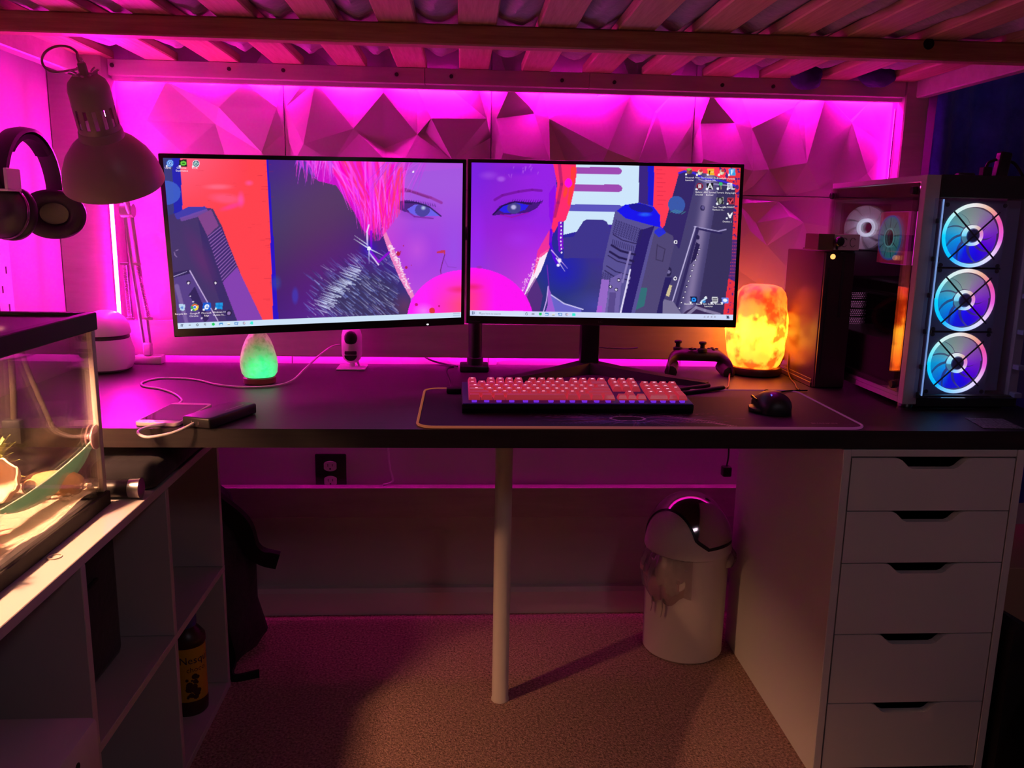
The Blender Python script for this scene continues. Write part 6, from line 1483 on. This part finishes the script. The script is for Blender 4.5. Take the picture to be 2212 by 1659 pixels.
# ------------------------------------------------------------------ phone, power bank, cable
ph_ = thing('smartphone', 'white smartphone lying face up on the desk edge', 'phone', (-1.268, 0.098, DESK))
MP = T3(-1.268, 0.096, DESK + 0.0005) @ RZ(-0.09)
def rrect(w_, h_, r_, n=6):
    o = []
    for sx, sy, a0 in ((1, 1, 0), (-1, 1, PI / 2), (-1, -1, PI), (1, -1, 1.5 * PI)):
        o += [(sx * (w_ / 2 - r_) + r_ * math.cos(a0 + PI / 2 * k / n), sy * (h_ / 2 - r_) + r_ * math.sin(a0 + PI / 2 * k / n)) for k in range(n + 1)]
    return o
b = BM(); prism(b, rrect(0.081, 0.168, 0.011), 0, 0.0074, 'z', 0.0022, MP); obj('case', b, mat('phone_white', (0.78, 0.66, 0.60), 0.25), ph_, 40)
b = BM(); prism(b, rrect(0.0745, 0.130, 0.001, 1), 0.0076, 0.0078, 'z', 0, MP); obj('display', b, mat('phone_glass', (0.03, 0.02, 0.03), 0.06, spec=0.8), ph_)
b = BM(); lathe(b, [(0, 0), (0.0062, 0), (0.0062, 0.0003), (0, 0.0003)], 20, MP @ T3(0, -0.0745, 0.0076)); obj('home_button', b, mat('phone_white', (0.78, 0.66, 0.60), 0.25), ph_, 40)
pb = thing('power_bank', 'black power bank resting against the white phone', 'power bank', (-1.170, 0.066, DESK))
MB_ = T3(-1.1745, 0.066, DESK + 0.0005) @ RZ(-0.37)
b = BM(); box(b, -0.030, 0.030, -0.071, 0.071, 0, 0.0205, 0.004, 3, MB_); obj('body', b, mat('bank_black', (0.010, 0.009, 0.012), 0.38), pb, 40)
for dx in (-0.008, 0.006):
    b = BM(); box(b, dx - .001, dx + .001, -0.0722, -0.0705, 0.006, 0.013, 0.0003, 1, MB_); obj('port', b, mat('port_metal', (0.7, 0.65, 0.55), 0.2, 1.0), pb)
b = BM(); box(b, 0.014, 0.0155, -0.005, 0.050, 0.0205, 0.0207, 0, 1, MB_); obj('print_line', b, mat('bank_print', (0.35, 0.28, 0.35), 0.5), pb)
b = BM(); tube(b, spline([(-1.258, 0.012, DESK + .0045), (-1.282, -0.006, DESK + .0045), (-1.291, -0.030, DESK + .001), (-1.270, -0.045, DESK - .004), (-1.235, -0.030, DESK - .001), (-1.213, -0.012, DESK + .006), (-1.204, 0.004, DESK + .010)], 8), 0.0026, 8)
tag(obj('short_cable', b, mat('cable_white', (0.72, 0.66, 0.66), 0.45), smooth=60), 'short white cable looping from phone to power bank over the desk edge', 'cable')
b = BM(); tube(b, spline([(-1.292, 0.190, DESK + .003), (-1.300, 0.23, DESK + .003), (-1.337, 0.294, DESK + .0026), (-1.383, 0.343, DESK + .0026), (-1.429, 0.372, DESK + .0026), (-1.446, 0.42, DESK + .0026), (-1.421, 0.466, DESK + .0026), (-1.342, 0.452, DESK + .0026), (-1.273, 0.393, DESK + .0026), (-1.206, 0.365, DESK + .003), (-1.147, 0.380, DESK + .003), (-1.115, 0.430, DESK + .006), (-1.097, 0.50, DESK + .022), (-1.072, 0.57, DESK + .045), (-1.050, 0.61, DESK + .059), (-1.030, 0.618, DESK + .0625)], 7), 0.0023, 8)
tag(obj('long_cable', b, mat('cable_white', (0.72, 0.66, 0.66), 0.45), smooth=60), 'long white cable winding across the desk to the small camera', 'cable')

# ------------------------------------------------------------------ small pod camera on a plate
wc = thing('pod_camera', 'small white rounded camera with black lens on a square plate', 'camera', (-1.003, 0.640, DESK))
MWc = T3(-1.003, 0.632, DESK)
b = BM(); box(b, -0.036, 0.036, -0.036, 0.034, 0.0004, 0.005, 0.0012, 1, MWc); obj('plate', b, mat('camera_plate', (0.66, 0.55, 0.66), 0.3), wc)
b = BM(); tube(b, [at(MWc, 0, 0, 0.005), at(MWc, 0, 0, 0.018)], 0.007, 12); tube(b, [at(MWc, 0.018, 0.004, 0.005), at(MWc, 0.012, 0.004, 0.022)], 0.003, 8); obj('stem', b, mat('camera_white', (0.72, 0.66, 0.68), 0.35), wc, 40)
b = BM(); lathe(b, [(0, 0.014), (0.012, 0.016), (0.021, 0.024), (0.0255, 0.037), (0.0255, 0.085), (0.022, 0.098), (0.012, 0.106), (0, 0.108)], 32, MWc); obj('body', b, mat('camera_white', (0.72, 0.66, 0.68), 0.35), wc, 40)
b = BM(); blob(b, (-1.003, 0.612, DESK + 0.080), (0.0165, 0.0085, 0.019), 24, 14); obj('lens', b, BLACKP, wc, 60)
b = BM(); prism(b, [(0.0155 * math.cos(t), 0.037 + 0.0135 * math.sin(t)) for t in [PI + PI * k / 14 for k in range(15)]], -0.0275, -0.0235, 'y', 0, MWc); obj('speaker', b, BLACKM, wc)
b = BM(); box(b, -0.015, 0.015, -0.0268, -0.0235, 0.039, 0.048, 0.002, 2, MWc); obj('sensor_window', b, mat('dark_window', (0.05, 0.02, 0.05), 0.15), wc, 40)

# ------------------------------------------------------------------ printed card on the right
b = BM(); prism(b, [(0.298, 0.1070), (0.283, 0.022), (0.362, 0.018), (0.372, 0.100)], DESK + 0.0004, DESK + 0.0012, 'z')
tag(obj('leaflet', b, mat('printed_card', (0.36, 0.34, 0.40), 0.5, noise=(150, (0.05, 0.04, 0.07), 3), stretch=(2.2, 0.7, 1))), 'small printed leaflet lying in front of the computer case', 'leaflet')
# ------------------------------------------------------------------ game console standing on end, small box on top
gcn = thing('game_console', 'dark game console standing on end beside the computer case', 'game console', (0.146, 0.51, DESK))
CX0, CX1, CY0, CY1, CZ1 = 0.110, 0.184, 0.413, 0.635, 1.060
GCB = mat('console_lamplit', (0.10, 0.055, 0.042), 0.34)  # brown paints the salt lamp's light onto the dark casing
GCF = mat('console_front', (0.035, 0.016, 0.022), 0.3)
b = BM(); box(b, CX0, CX0 + 0.036, CY0 + 0.002, CY1, DESK + 0.0004, CZ1 - 0.004, 0.003, 2); obj('body_half', b, GCB, gcn, 40)
b = BM(); box(b, CX0 + 0.0375, CX1, CY0 + 0.002, CY1, DESK + 0.0004, CZ1, 0.003, 2); obj('body_half', b, GCF, gcn, 40)
b = BM(); box(b, CX0 + 0.002, CX1 - 0.002, CY0 - 0.0045, CY0 + 0.0018, DESK + 0.003, CZ1 - 0.006, 0.001); obj('front_panel', b, GCF, gcn)
b = BM(); box(b, CX0 + 0.042, CX0 + 0.0475, CY0 - 0.0056, CY0 - 0.0042, 0.905, 1.045); obj('disc_slot', b, BLACKM, gcn)
b = BM(); box(b, CX0 + 0.010, CX0 + 0.0125, CY0 - 0.0056, CY0 - 0.0042, 0.77, 1.02); obj('seam', b, BLACKM, gcn)
b = BM(); box(b, CX0 - 0.003, CX0 + 0.001, CY0 + 0.01, CY1 - 0.01, DESK + 0.0006, DESK + 0.012, 0.001); box(b, CX0 - 0.0015, CX0 + 0.001, CY0 + 0.01, CY1 - 0.01, DESK + 0.014, DESK + 0.020, 0.0005); obj('foot_rail', b, GCB, gcn)
b = BM(); lathe(b, [(0, 0), (0.006, 0), (0.006, 0.0012), (0, 0.0012)], 16, T3(CX0 + 0.018, CY0 - 0.0044, 1.045) @ RX(PI / 2)); obj('power_light', b, mat('amber_led', (1, 0.6, 0.2), 0.5, emis=(1.0, 0.45, 0.12), estr=1.6), gcn)
sb = thing('earphone_box', 'small white carton with earphone drawings on top of the console', 'box', (0.14, 0.45, CZ1))
b = BM(); box(b, 0.088, 0.184, 0.400, 0.470, CZ1 + 0.0004, CZ1 + 0.036, 0.001); obj('carton', b, mat('carton_white', (0.62, 0.52, 0.55), 0.5), sb)
b = BM(); box(b, 0.086, 0.124, 0.398, 0.4715, CZ1 + 0.0002, CZ1 + 0.0365, 0.001); obj('sleeve', b, mat('carton_brown', (0.13, 0.07, 0.04), 0.5), sb)
for cx in (0.148, 0.168):
    b = BM(); tube(b, [(cx + 0.0065 * math.cos(t), 0.3992, CZ1 + 0.018 + 0.010 * math.sin(t)) for t in [2 * PI * k / 20 + .6 for k in range(17)]], 0.0006, 4); obj('earphone_print', b, mat('ink_grey', (0.22, 0.14, 0.18), 0.7), sb)
ebd = thing('earbud', 'black rubber ear tip standing on the console by the carton', 'earphone', (0.133, 0.39, CZ1))
b = BM(); lathe(b, [(0, 0), (0.004, 0), (0.0052, 0.004), (0.0105, 0.008), (0.0115, 0.013), (0.009, 0.018), (0, 0.019)], 20, T3(0.1325, 0.3965, CZ1 + 0.020) @ RX(PI / 2) @ T3(0, 0, 0.0)); obj('tip', b, BLACKP, ebd, 40)
b = BM(); tube(b, [(0.1325, 0.3955, CZ1 + 0.001), (0.1325, 0.3955, CZ1 + 0.016)], 0.003, 8); obj('stem', b, BLACKP, ebd, 40)
ebd.location = (0.1325, 0.395, CZ1)

# ------------------------------------------------------------------ computer case
pc = thing('computer_case', 'white computer tower with glass panels and three rainbow fans', 'computer', (0.33, 0.40, DESK))
X0, X1, Y0, Y1, Z0, Z1 = 0.205, 0.458, 0.185, 0.617, DESK + 0.012, 1.2185
PCW = mat('case_white', (0.50, 0.42, 0.47), 0.42)
PCD = mat('case_dark', (0.012, 0.011, 0.014), 0.45)
def part(nm, m, *bx, bev=0.001, parent=pc, label=None):
    b = BM(); box(b, *bx, bev); return obj(nm, b, m, parent, label=label)
part('roof', PCW, X0, X1, Y0 + .002, Y1, Z1 - 0.012, Z1)
part('roof_band', PCD, X0 + 0.030, X1 + .002, Y0 - 0.006, Y0 + .0015, Z1 - 0.044, Z1 + .001)
part('front_pillar', PCW, X0 - .001, X0 + 0.029, Y0 - 0.005, Y0 + 0.016, Z0, Z1)
part('front_pillar', PCW, X1 - 0.020, X1, Y0 + 0.004, Y0 + 0.016, Z0, Z1 - .0125)
part('base_band', PCD, X0 + 0.0295, X1 - .005, Y0 - 0.006, Y0 + .010, Z0 - .004, Z0 + 0.020)
part('floor_panel', PCW, X0, X1, Y0 + .017, Y1, Z0, Z0 + 0.012)
part('rear_panel', PCW, X0, X1 - .001, Y1 - 0.006, Y1 - .0005, Z0 + .0125, Z1 - .0125)
part('motherboard_tray', mat('tray_dark', (0.03, 0.02, 0.03), 0.5), X1 - 0.045, X1 - 0.040, Y0 + 0.05, Y1 - .007, Z0 + .013, Z1 - .013)
part('right_side', PCW, X1 - 0.003, X1 - .0002, Y0 + .017, Y1 - .007, Z0 + .0125, Z1 - .0125)
part('power_supply_shroud', mat('shroud_pale', (0.42, 0.34, 0.38), 0.4), X0 + 0.012, X1 - .046, Y0 + 0.06, Y1 - .008, Z0 + .0125, 0.868)
part('sill', PCW, X0 - 0.0005, X0 + .010, Y0 + .017, Y1, Z0 + .0125, Z0 + 0.034)
for y in (Y0 + 0.03, Y1 - 0.05):
    for x in (X0 + 0.025, X1 - 0.03):
        b = BM(); lathe(b, [(0, 0), (0.015, 0), (0.0165, 0.003), (0.0165, 0.009), (0.013, 0.0118), (0, 0.0118)], 24, T3(x, y, DESK + .0003)); obj('foot', b, CHROME, pc, 40)
# side glass with black border and thumb screws
SG = glass_mat('side_glass', (0.90, 0.80, 0.85), 0.05, 0.01)
gx = X0 - 0.0035
sg = part('side_glass', SG, gx, gx + .003, Y0 + 0.019, Y1 - 0.002, Z0 + 0.022, Z1 - 0.014, bev=0)
for nm, y0, y1, z0, z1 in (('border', Y0 + 0.0195, Y1 - .0025, Z1 - 0.041, Z1 - .0145), ('border', Y0 + 0.0195, Y0 + 0.041, Z0 + .0225, Z1 - .0415), ('border', Y1 - 0.020, Y1 - .0025, Z0 + .0225, Z1 - .0415), ('border', Y0 + 0.0415, Y1 - .0205, Z0 + .0225, Z0 + .026)):
    part(nm, mat('glass_border', (0.020, 0.008, 0.012), 0.25), gx + .0031, gx + .0036, y0, y1, z0, z1, bev=0, parent=sg)
for y in (Y0 + 0.033, Y1 - 0.016):
    for z in (Z1 - 0.030, Z0 + 0.036):
        b = BM(); lathe(b, [(0, 0), (0.0085, 0), (0.0085, 0.005), (0.007, 0.0065), (0, 0.0065)], 20, T3(gx - 0.0002, y, z) @ RY(-PI / 2)); obj('thumb_screw', b, BLACKP, sg, 40)

def angle_cols(me, cx, cz, fn):
    a_ = me.color_attributes.new('col', 'FLOAT_COLOR', 'POINT'); cols = []
    for v in me.vertices:
        t = math.atan2(v.co.z - cz, v.co.x - cx); r = math.hypot(v.co.x - cx, v.co.z - cz); cols += [*fn(t, r), 1]
    a_.data.foreach_set('color', cols)
STOPS = [(-180, (0.0, .75, 1.0)), (-130, (0.0, .55, 1.0)), (-95, (.35, .75, 1.0)), (-60, (.9, .85, 1.0)), (-35, (1.0, .65, .85)), (-5, (1.0, .12, .65)), (30, (1.0, .10, .35)), (60, (1.0, .45, .25)), (95, (1.0, .92, .75)), (130, (.75, 1.0, .80)), (155, (.25, .95, .85)), (180, (.0, .75, 1.0))]
BST = [(-180, (0.0, .55, .95)), (-140, (0.0, .28, .95)), (-110, (0, .01, 1.0)), (-60, (.02, .0, 1.0)), (-30, (.16, .0, .9)), (0, (.30, .02, .75)), (35, (.45, .12, .55)), (70, (.42, .36, .40)), (100, (.36, .45, .36)), (140, (.18, .55, .50)), (180, (.0, .55, .95))]
def lerp_stops(st, deg):
    for (a, ca), (b_, cb) in zip(st[:-1], st[1:]):
        if a <= deg <= b_:
            t = (deg - a) / (b_ - a); return tuple(x + (y - x) * t for x, y in zip(ca, cb))
    return st[0][1]
RINGM = vcol_mat('fan_ring_glow', 1.5, 0.4); BLADEM = vcol_mat('fan_blade_glow', 1.0, 0.4); HUBM = vcol_mat('fan_hub_glow', 1.3, 0.4)
def fan_front(cx, cz, R, y, nblade=9):
    f = bpy.data.objects.new('fan', None); C.objects.link(f); f.parent = pc; f.matrix_parent_inverse = wm(pc).inverted(); f.location = (cx, y, cz); f.empty_display_size = 0.03
    def sub(nm, bm, m, sm=40):
        o = obj(nm, bm, m, f, sm); return o
    Mx = T3(cx, y, cz) @ RX(PI / 2)
    # square frame with a round opening
    b = BM(); n = 48; Ro = R * 1.06; inner = []; outer = []
    for k in range(n):
        a = 2 * PI * k / n; c_, s_ = math.cos(a), math.sin(a); q = R * 1.10 / max(abs(c_), abs(s_))
        inner.append((cx + Ro * c_, cz + Ro * s_)); outer.append((cx + q * c_, cz + q * s_))
    V = [[b.verts.new((p[0], yy, p[1])) for p in L_] for L_, yy in ((outer, y), (inner, y), (inner, y + .02), (outer, y + .02))]
    for A, B in zip(V, V[1:] + V[:1]):
        for k in range(n): b.faces.new((A[k], A[(k + 1) % n], B[(k + 1) % n], B[k]))
    bmesh.ops.recalc_face_normals(b, faces=b.faces); sub('fan_frame', b, mat('fan_frame_grey', (0.25, 0.24, 0.36), 0.4))
    b = BM(); lathe(b, [(R * 0.925, 0.0), (R * 0.965, 0.0030), (R, 0.0024), (R * 1.045, 0.0), (R, -0.004), (R * 0.94, -0.004), (R * 0.925, 0.0)], 64, Mx); o = sub('light_ring', b, RINGM)
    angle_cols(o.data, cx, cz, lambda t, r: tuple(c_ * 1.0 for c_ in lerp_stops(STOPS, math.degrees(t))))
    for k in range(nblade):
        a = 2 * PI * k / nblade; b = BM(); Rr = []
        for i in range(7):
            r = R * (0.36 + 0.54 * i / 6); sw = 0.45 * (i / 6) ** 1.2; wd = (0.52 + 0.16 * (i / 6))
            row = []
            for j in range(5):
                t = a + sw + wd * (j / 4 - .5); row.append(b.verts.new((cx + r * math.cos(t), y + 0.006 + 0.005 * (j / 4 - .5), cz + r * math.sin(t))))
            Rr.append(row)
        for A, B in zip(Rr[:-1], Rr[1:]):
            for j in range(4): b.faces.new((A[j], A[j + 1], B[j + 1], B[j]))
        r_ = bmesh.ops.extrude_face_region(b, geom=list(b.faces))
        for v in [q for q in r_['geom'] if isinstance(q, bmesh.types.BMVert)]: v.co.y += 0.0012
        bmesh.ops.recalc_face_normals(b, faces=b.faces)
        o = sub('blade', b, BLADEM, 60)
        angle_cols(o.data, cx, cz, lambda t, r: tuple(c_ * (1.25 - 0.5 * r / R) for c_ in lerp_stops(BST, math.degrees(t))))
    b = BM(); lathe(b, [(R * 0.24, 0.002), (R * 0.25, 0.004), (R * 0.335, 0.003), (R * 0.34, -0.004), (R * 0.24, -0.004), (R * 0.24, 0.002)], 40, Mx); o = sub('hub_ring', b, HUBM)
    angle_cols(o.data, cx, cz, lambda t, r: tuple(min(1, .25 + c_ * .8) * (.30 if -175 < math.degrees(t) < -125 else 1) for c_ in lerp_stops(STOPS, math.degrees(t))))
    b = BM(); lathe(b, [(0, 0.003), (R * 0.20, 0.003), (R * 0.238, 0.001), (R * 0.238, -0.004), (0, -0.004)], 32, Mx); sub('hub_cap', b, mat('hub_dark', (0.15, 0.18, 0.45), 0.35))
    for s in (-1, 1):
        b = BM(); d = R * 1.02 * 0.7071 * 1.06; tube(b, [(cx - d * 1.02, y - 0.006, cz + s * d), (cx + d * 1.02, y - 0.006, cz - s * d)], 0.0017, 6); sub('strut', b, mat('strut_dark', (0.008, 0.008, 0.016), 0.5), 60)
    for sx in (-1, 1):
        for sz in (-1, 1):
            b = BM(); lathe(b, [(0, 0), (0.0045, 0), (0.004, 0.002), (0, 0.002)], 12, T3(cx + sx * R * .98, y - .0002, cz + sz * R * .98) @ RX(PI / 2)); sub('screw', b, BLACKM)
    return f
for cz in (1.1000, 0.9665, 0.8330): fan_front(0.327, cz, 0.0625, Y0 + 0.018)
part('fan_tray', mat('tray_blue_grey', (0.30, 0.30, 0.42), 0.5), X0 + .030, X1 - .021, Y0 + 0.0395, Y0 + 0.0425, Z0 + .022, Z1 - .046)
# front glass on stand-offs
FG = glass_mat('front_glass', (0.82, 0.85, 0.95), 0.05, 0.01)
fg = part('front_glass', FG, X0 + 0.014, X1 + 0.004, Y0 - 0.021, Y0 - 0.017, Z0 + 0.018, Z1 - 0.046, bev=0)
b = BM(); box(b, X0 + 0.0300, X0 + 0.0312, Y0 - 0.0212, Y0 - 0.0168, Z0 + .022, Z1 - .048); obj('edge_glint', b, mat('glass_edge_glint', (0.5, 0.7, 0.9), 0.2, emis=(0.25, 0.45, 0.9), estr=0.7), fg)  # emission paints the bright line of light along the glass edge
for z in (1.128, 1.052, 0.978, 0.903, 0.829, 0.770):
    part('stand_off', BLACKP, X0 + 0.026, X0 + 0.038, Y0 - 0.0165, Y0 - 0.0055, z - .005, z + .005, bev=0.001, parent=fg)
    part('stand_off', mat('stand_off_pale', (0.4, 0.38, 0.6), 0.4), X1 - 0.018, X1 - 0.002, Y0 - 0.0165, Y0 + .0035, z - .005, z + .005, bev=0.001, parent=fg)
# inside: rear fan, cooler, graphics card, slot covers, cable, red arc
rf = bpy.data.objects.new('rear_fan', None); C.objects.link(rf); rf.parent = pc; rf.matrix_parent_inverse = wm(pc).inverted(); rf.location = (0.279, 0.575, 1.112); rf.empty_display_size = 0.03
Mr = T3(0.279, 0.575, 1.112) @ RX(PI / 2)
b = BM(); n = 48; V = []
for L_, yy in ((1, 0.572), (0, 0.572), (0, 0.590), (1, 0.590)):
    row = []
    for k in range(n):
        a = 2 * PI * k / n; q = 0.0585 / max(abs(math.cos(a)), abs(math.sin(a))) if L_ else 0.0555; row.append(b.verts.new((0.279 + q * math.cos(a), yy, 1.112 + q * math.sin(a))))
    V.append(row)
for A, B in zip(V, V[1:] + V[:1]):
    for k in range(n): b.faces.new((A[k], A[(k + 1) % n], B[(k + 1) % n], B[k]))
bmesh.ops.recalc_face_normals(b, faces=b.faces); obj('fan_frame', b, PCD, rf, 40)
RB = mat('rear_blade', (0.62, 0.55, 0.68), 0.4, emis=(0.42, 0.34, 0.52), estr=0.8)
for k in range(9):
    a = 2 * PI * k / 9; b = BM(); Rr = []
    for i in range(6):
        r = 0.021 + 0.0325 * i / 5; Rr.append([b.verts.new((0.279 + r * math.cos(a + .4 * (i / 5) + .58 * (j / 3 - .5)), 0.579 + .005 * (j / 3 - .5), 1.112 + r * math.sin(a + .4 * (i / 5) + .58 * (j / 3 - .5)))) for j in range(4)])
    for A, B in zip(Rr[:-1], Rr[1:]):
        for j in range(3): b.faces.new((A[j], A[j + 1], B[j + 1], B[j]))
    r_ = bmesh.ops.extrude_face_region(b, geom=list(b.faces))
    for v in [q for q in r_['geom'] if isinstance(q, bmesh.types.BMVert)]: v.co.y += 0.001
    bmesh.ops.recalc_face_normals(b, faces=b.faces); obj('blade', b, RB, rf, 60)
b = BM(); lathe(b, [(0.0145, 0.006), (0.0155, 0.008), (0.0225, 0.007), (0.0225, 0.0), (0.0145, 0.0), (0.0145, 0.006)], 40, Mr); obj('hub_ring', b, mat('white_blue_glow', (0.9, 0.95, 1), 0.4, emis=(0.62, 0.85, 1.0), estr=3.0), rf, 40)
b = BM(); lathe(b, [(0, 0.007), (0.0130, 0.007), (0.0143, 0.005), (0.0143, 0), (0, 0)], 32, Mr); obj('hub_cap', b, mat('hub_grey', (0.12, 0.13, 0.22), 0.4), rf, 40)

co = bpy.data.objects.new('cpu_cooler', None); C.objects.link(co); co.parent = pc; co.matrix_parent_inverse = wm(pc).inverted(); co.location = (0.27, 0.41, 1.09); co.empty_display_size = 0.03
part('heatsink', mat('cooler_pink', (0.55, 0.12, 0.30), 0.4, emis=(0.70, 0.02, 0.55), estr=0.9), 0.272, 0.300, 0.358, 0.470, 1.030, 1.150, parent=co)  # emission paints pink and red light onto heatsink and fan shell
part('fan_shell', mat('cooler_red', (0.60, 0.10, 0.18), 0.4, emis=(0.55, 0.03, 0.12), estr=0.7), 0.262, 0.2718, 0.360, 0.468, 1.032, 1.148, parent=co)
Mc = T3(0.2618, 0.414, 1.090) @ RY(-PI / 2)
b = BM(); lathe(b, [(0.0, 0.0004), (0.047, 0.0004), (0.047, 0.0016), (0, 0.0016)], 44, Mc); obj('fan_disc', b, mat('teal_lit', (0.1, 0.4, 0.4), 0.3, emis=(0.05, 0.36, 0.36), estr=1.2), co, 40)
b = BM(); lathe(b, [(0.047, 0.0), (0.048, 0.003), (0.051, 0.003), (0.0515, 0.0), (0.047, 0.0)], 44, Mc); obj('rim_ring', b, mat('blue_rim', (0.1, 0.2, 0.8), 0.3, emis=(0.05, 0.20, 0.85), estr=0.8), co, 40)
b = BM(); lathe(b, [(0.0195, 0.0017), (0.0195, 0.003), (0.022, 0.003), (0.022, 0.0017), (0.0195, 0.0017)], 36, Mc); obj('hub_ring', b, mat('aqua_ring', (0.4, 0.9, 0.9), 0.3, emis=(0.25, 0.9, 0.85), estr=1.0), co, 40)
b = BM(); lathe(b, [(0, 0.0018), (0.019, 0.0018), (0.019, 0.003), (0, 0.003)], 32, Mc); obj('hub_cap', b, mat('hub_grey', (0.12, 0.13, 0.22), 0.4), co, 40)
for k in range(9):
    a = 2 * PI * k / 9
    b = BM(); box(b, 0.0225, 0.046, -0.0009, 0.0009, 0.0017, 0.0026, 0, 1, Mc @ RZ(a)); obj('blade_edge', b, mat('teal_edge', (0.05, 0.25, 0.28), 0.3), co)
gp = bpy.data.objects.new('graphics_card', None); C.objects.link(gp); gp.parent = pc; gp.matrix_parent_inverse = wm(pc).inverted(); gp.location = (0.32, 0.45, 0.95); gp.empty_display_size = 0.03
part('card_body', PCD, 0.262, 0.40, 0.335, 0.598, 0.955, 0.992, bev=0.004, parent=gp)
part('card_edge', mat('card_edge', (0.14, 0.10, 0.14), 0.3), 0.2605, 0.2625, 0.34, 0.59, 0.960, 0.966, parent=gp)
DOT = mat('vent_dot_glow', (0.75, 0.45, 0.70), 0.5, emis=(0.80, 0.30, 0.66), estr=0.9)  # emission paints the brightness of the vent holes
dm = BM(); lathe(dm, [(0, 0), (0.0016, 0), (0, 0.0004)], 6, RX(PI / 2)); dot_me = mesh_of(dm); dot_me.materials.append(DOT)
for row_z in (0.940, 0.918, 0.896, 0.875):
    b = BM(); box(b, 0.222, 0.395, 0.607, 0.6105, row_z - .009, row_z + .009, 0.001); cvv = obj('slot_cover', b, PCD, pc)
    b = BM()
    for i in range(7):
        for j in range(4): lathe(b, [(0, 0), (0.00175, 0), (0.00175, 0.0003), (0, 0.0003)], 6, T3(0.268 + i * .0055 + (j % 2) * .0027, 0.6068, row_z - .007 + j * .0046) @ RX(PI / 2))
    o = obj('vent_holes', b, DOT, cvv); o['kind'] = 'stuff'
b = BM()
for i in range(9):
    for j in range(3): lathe(b, [(0, 0), (0.0018, 0), (0.0018, 0.0003), (0, 0.0003)], 6, T3(0.282 + i * .0056 + (j % 2) * .0028, 0.3345, 0.967 + j * .0052) @ RX(PI / 2))
o = obj('vent_holes', b, DOT, gp); o['kind'] = 'stuff'
b = BM(); tube(b, spline([(0.30, 0.40, 0.955), (0.275, 0.42, 0.945), (0.262, 0.45, 0.915), (0.268, 0.45, 0.885), (0.285, 0.42, 0.869)], 7), 0.0055, 8); obj('red_arc', b, mat('red_tube', (0.45, 0.02, 0.10), 0.5), pc, 60)  # curved red tube below the card
b = BM(); tube(b, spline([(0.40, 0.36, 0.975), (0.34, 0.30, 0.955), (0.30, 0.29, 0.91), (0.29, 0.32, 0.869)], 7), 0.0045, 8); obj('black_cable', b, BLACKM, pc, 60)
part('interior_fill', mat('interior_fill_glow', (1, 0.5, 0.7), 0.5, emis=(1.0, 0.03, 0.28), estr=7.0), 0.225, 0.40, 0.262, 0.270, 1.196, 1.2)  # unseen strip, added to light the case interior red
mb_dots = BM(); box(mb_dots, X1 - 0.0465, X1 - .0452, 0.33, 0.595, 0.89, 1.19, 0.001); obj('motherboard', mb_dots, mat('board_dark', (0.02, 0.012, 0.02), 0.4, noise=(60, (0.08, 0.04, 0.07), 2)), pc)
for k in range(3): part('memory_stick', mat('ram_grey', (0.25, 0.2, 0.28), 0.4), X1 - 0.085, X1 - .047, 0.345 - k * .010, 0.349 - k * .010, 1.02, 1.15)

# ------------------------------------------------------------------ black plugs on top of the case
pl_ = thing('cable_adapter', 'upright black cable adapter on top of the computer tower', 'adapter', (0.415, 0.30, Z1))
b = BM(); box(b, -0.013, 0.013, -0.010, 0.010, 0.0004, 0.058, 0.003, 1, T3(0.430, 0.300, Z1) @ RY(0.12)); obj('plug', b, BLACKP, pl_)
b = BM(); box(b, -0.010, 0.010, -0.009, 0.009, 0.0004, 0.026, 0.002, 1, T3(0.399, 0.300, Z1)); obj('plug', b, BLACKP, pl_)
b = BM(); tube(b, spline([(0.399, 0.30, Z1 + .026), (0.404, 0.30, Z1 + .036), (0.420, 0.30, Z1 + .042)], 5), 0.003, 6); obj('cord', b, BLACKP, pl_, 60)
b = BM(); tube(b, spline([(0.442, 0.30, Z1 + .040), (0.458, 0.295, Z1 + .034), (0.468, 0.28, Z1 + .010), (0.476, 0.25, Z1 - .03), (0.485, 0.22, Z1 - .06), (0.495, 0.24, Z1 - .16)], 6), 0.0032, 6); obj('cord', b, BLACKP, pl_, 60)
b = BM(); box(b, 0.335, 0.372, 0.29, 0.31, Z1 + .0004, Z1 + .013, 0.004, 2); tag(obj('usb_dongle', b, BLACKP, smooth=40), 'low black dongle lying on the computer tower roof', 'dongle')
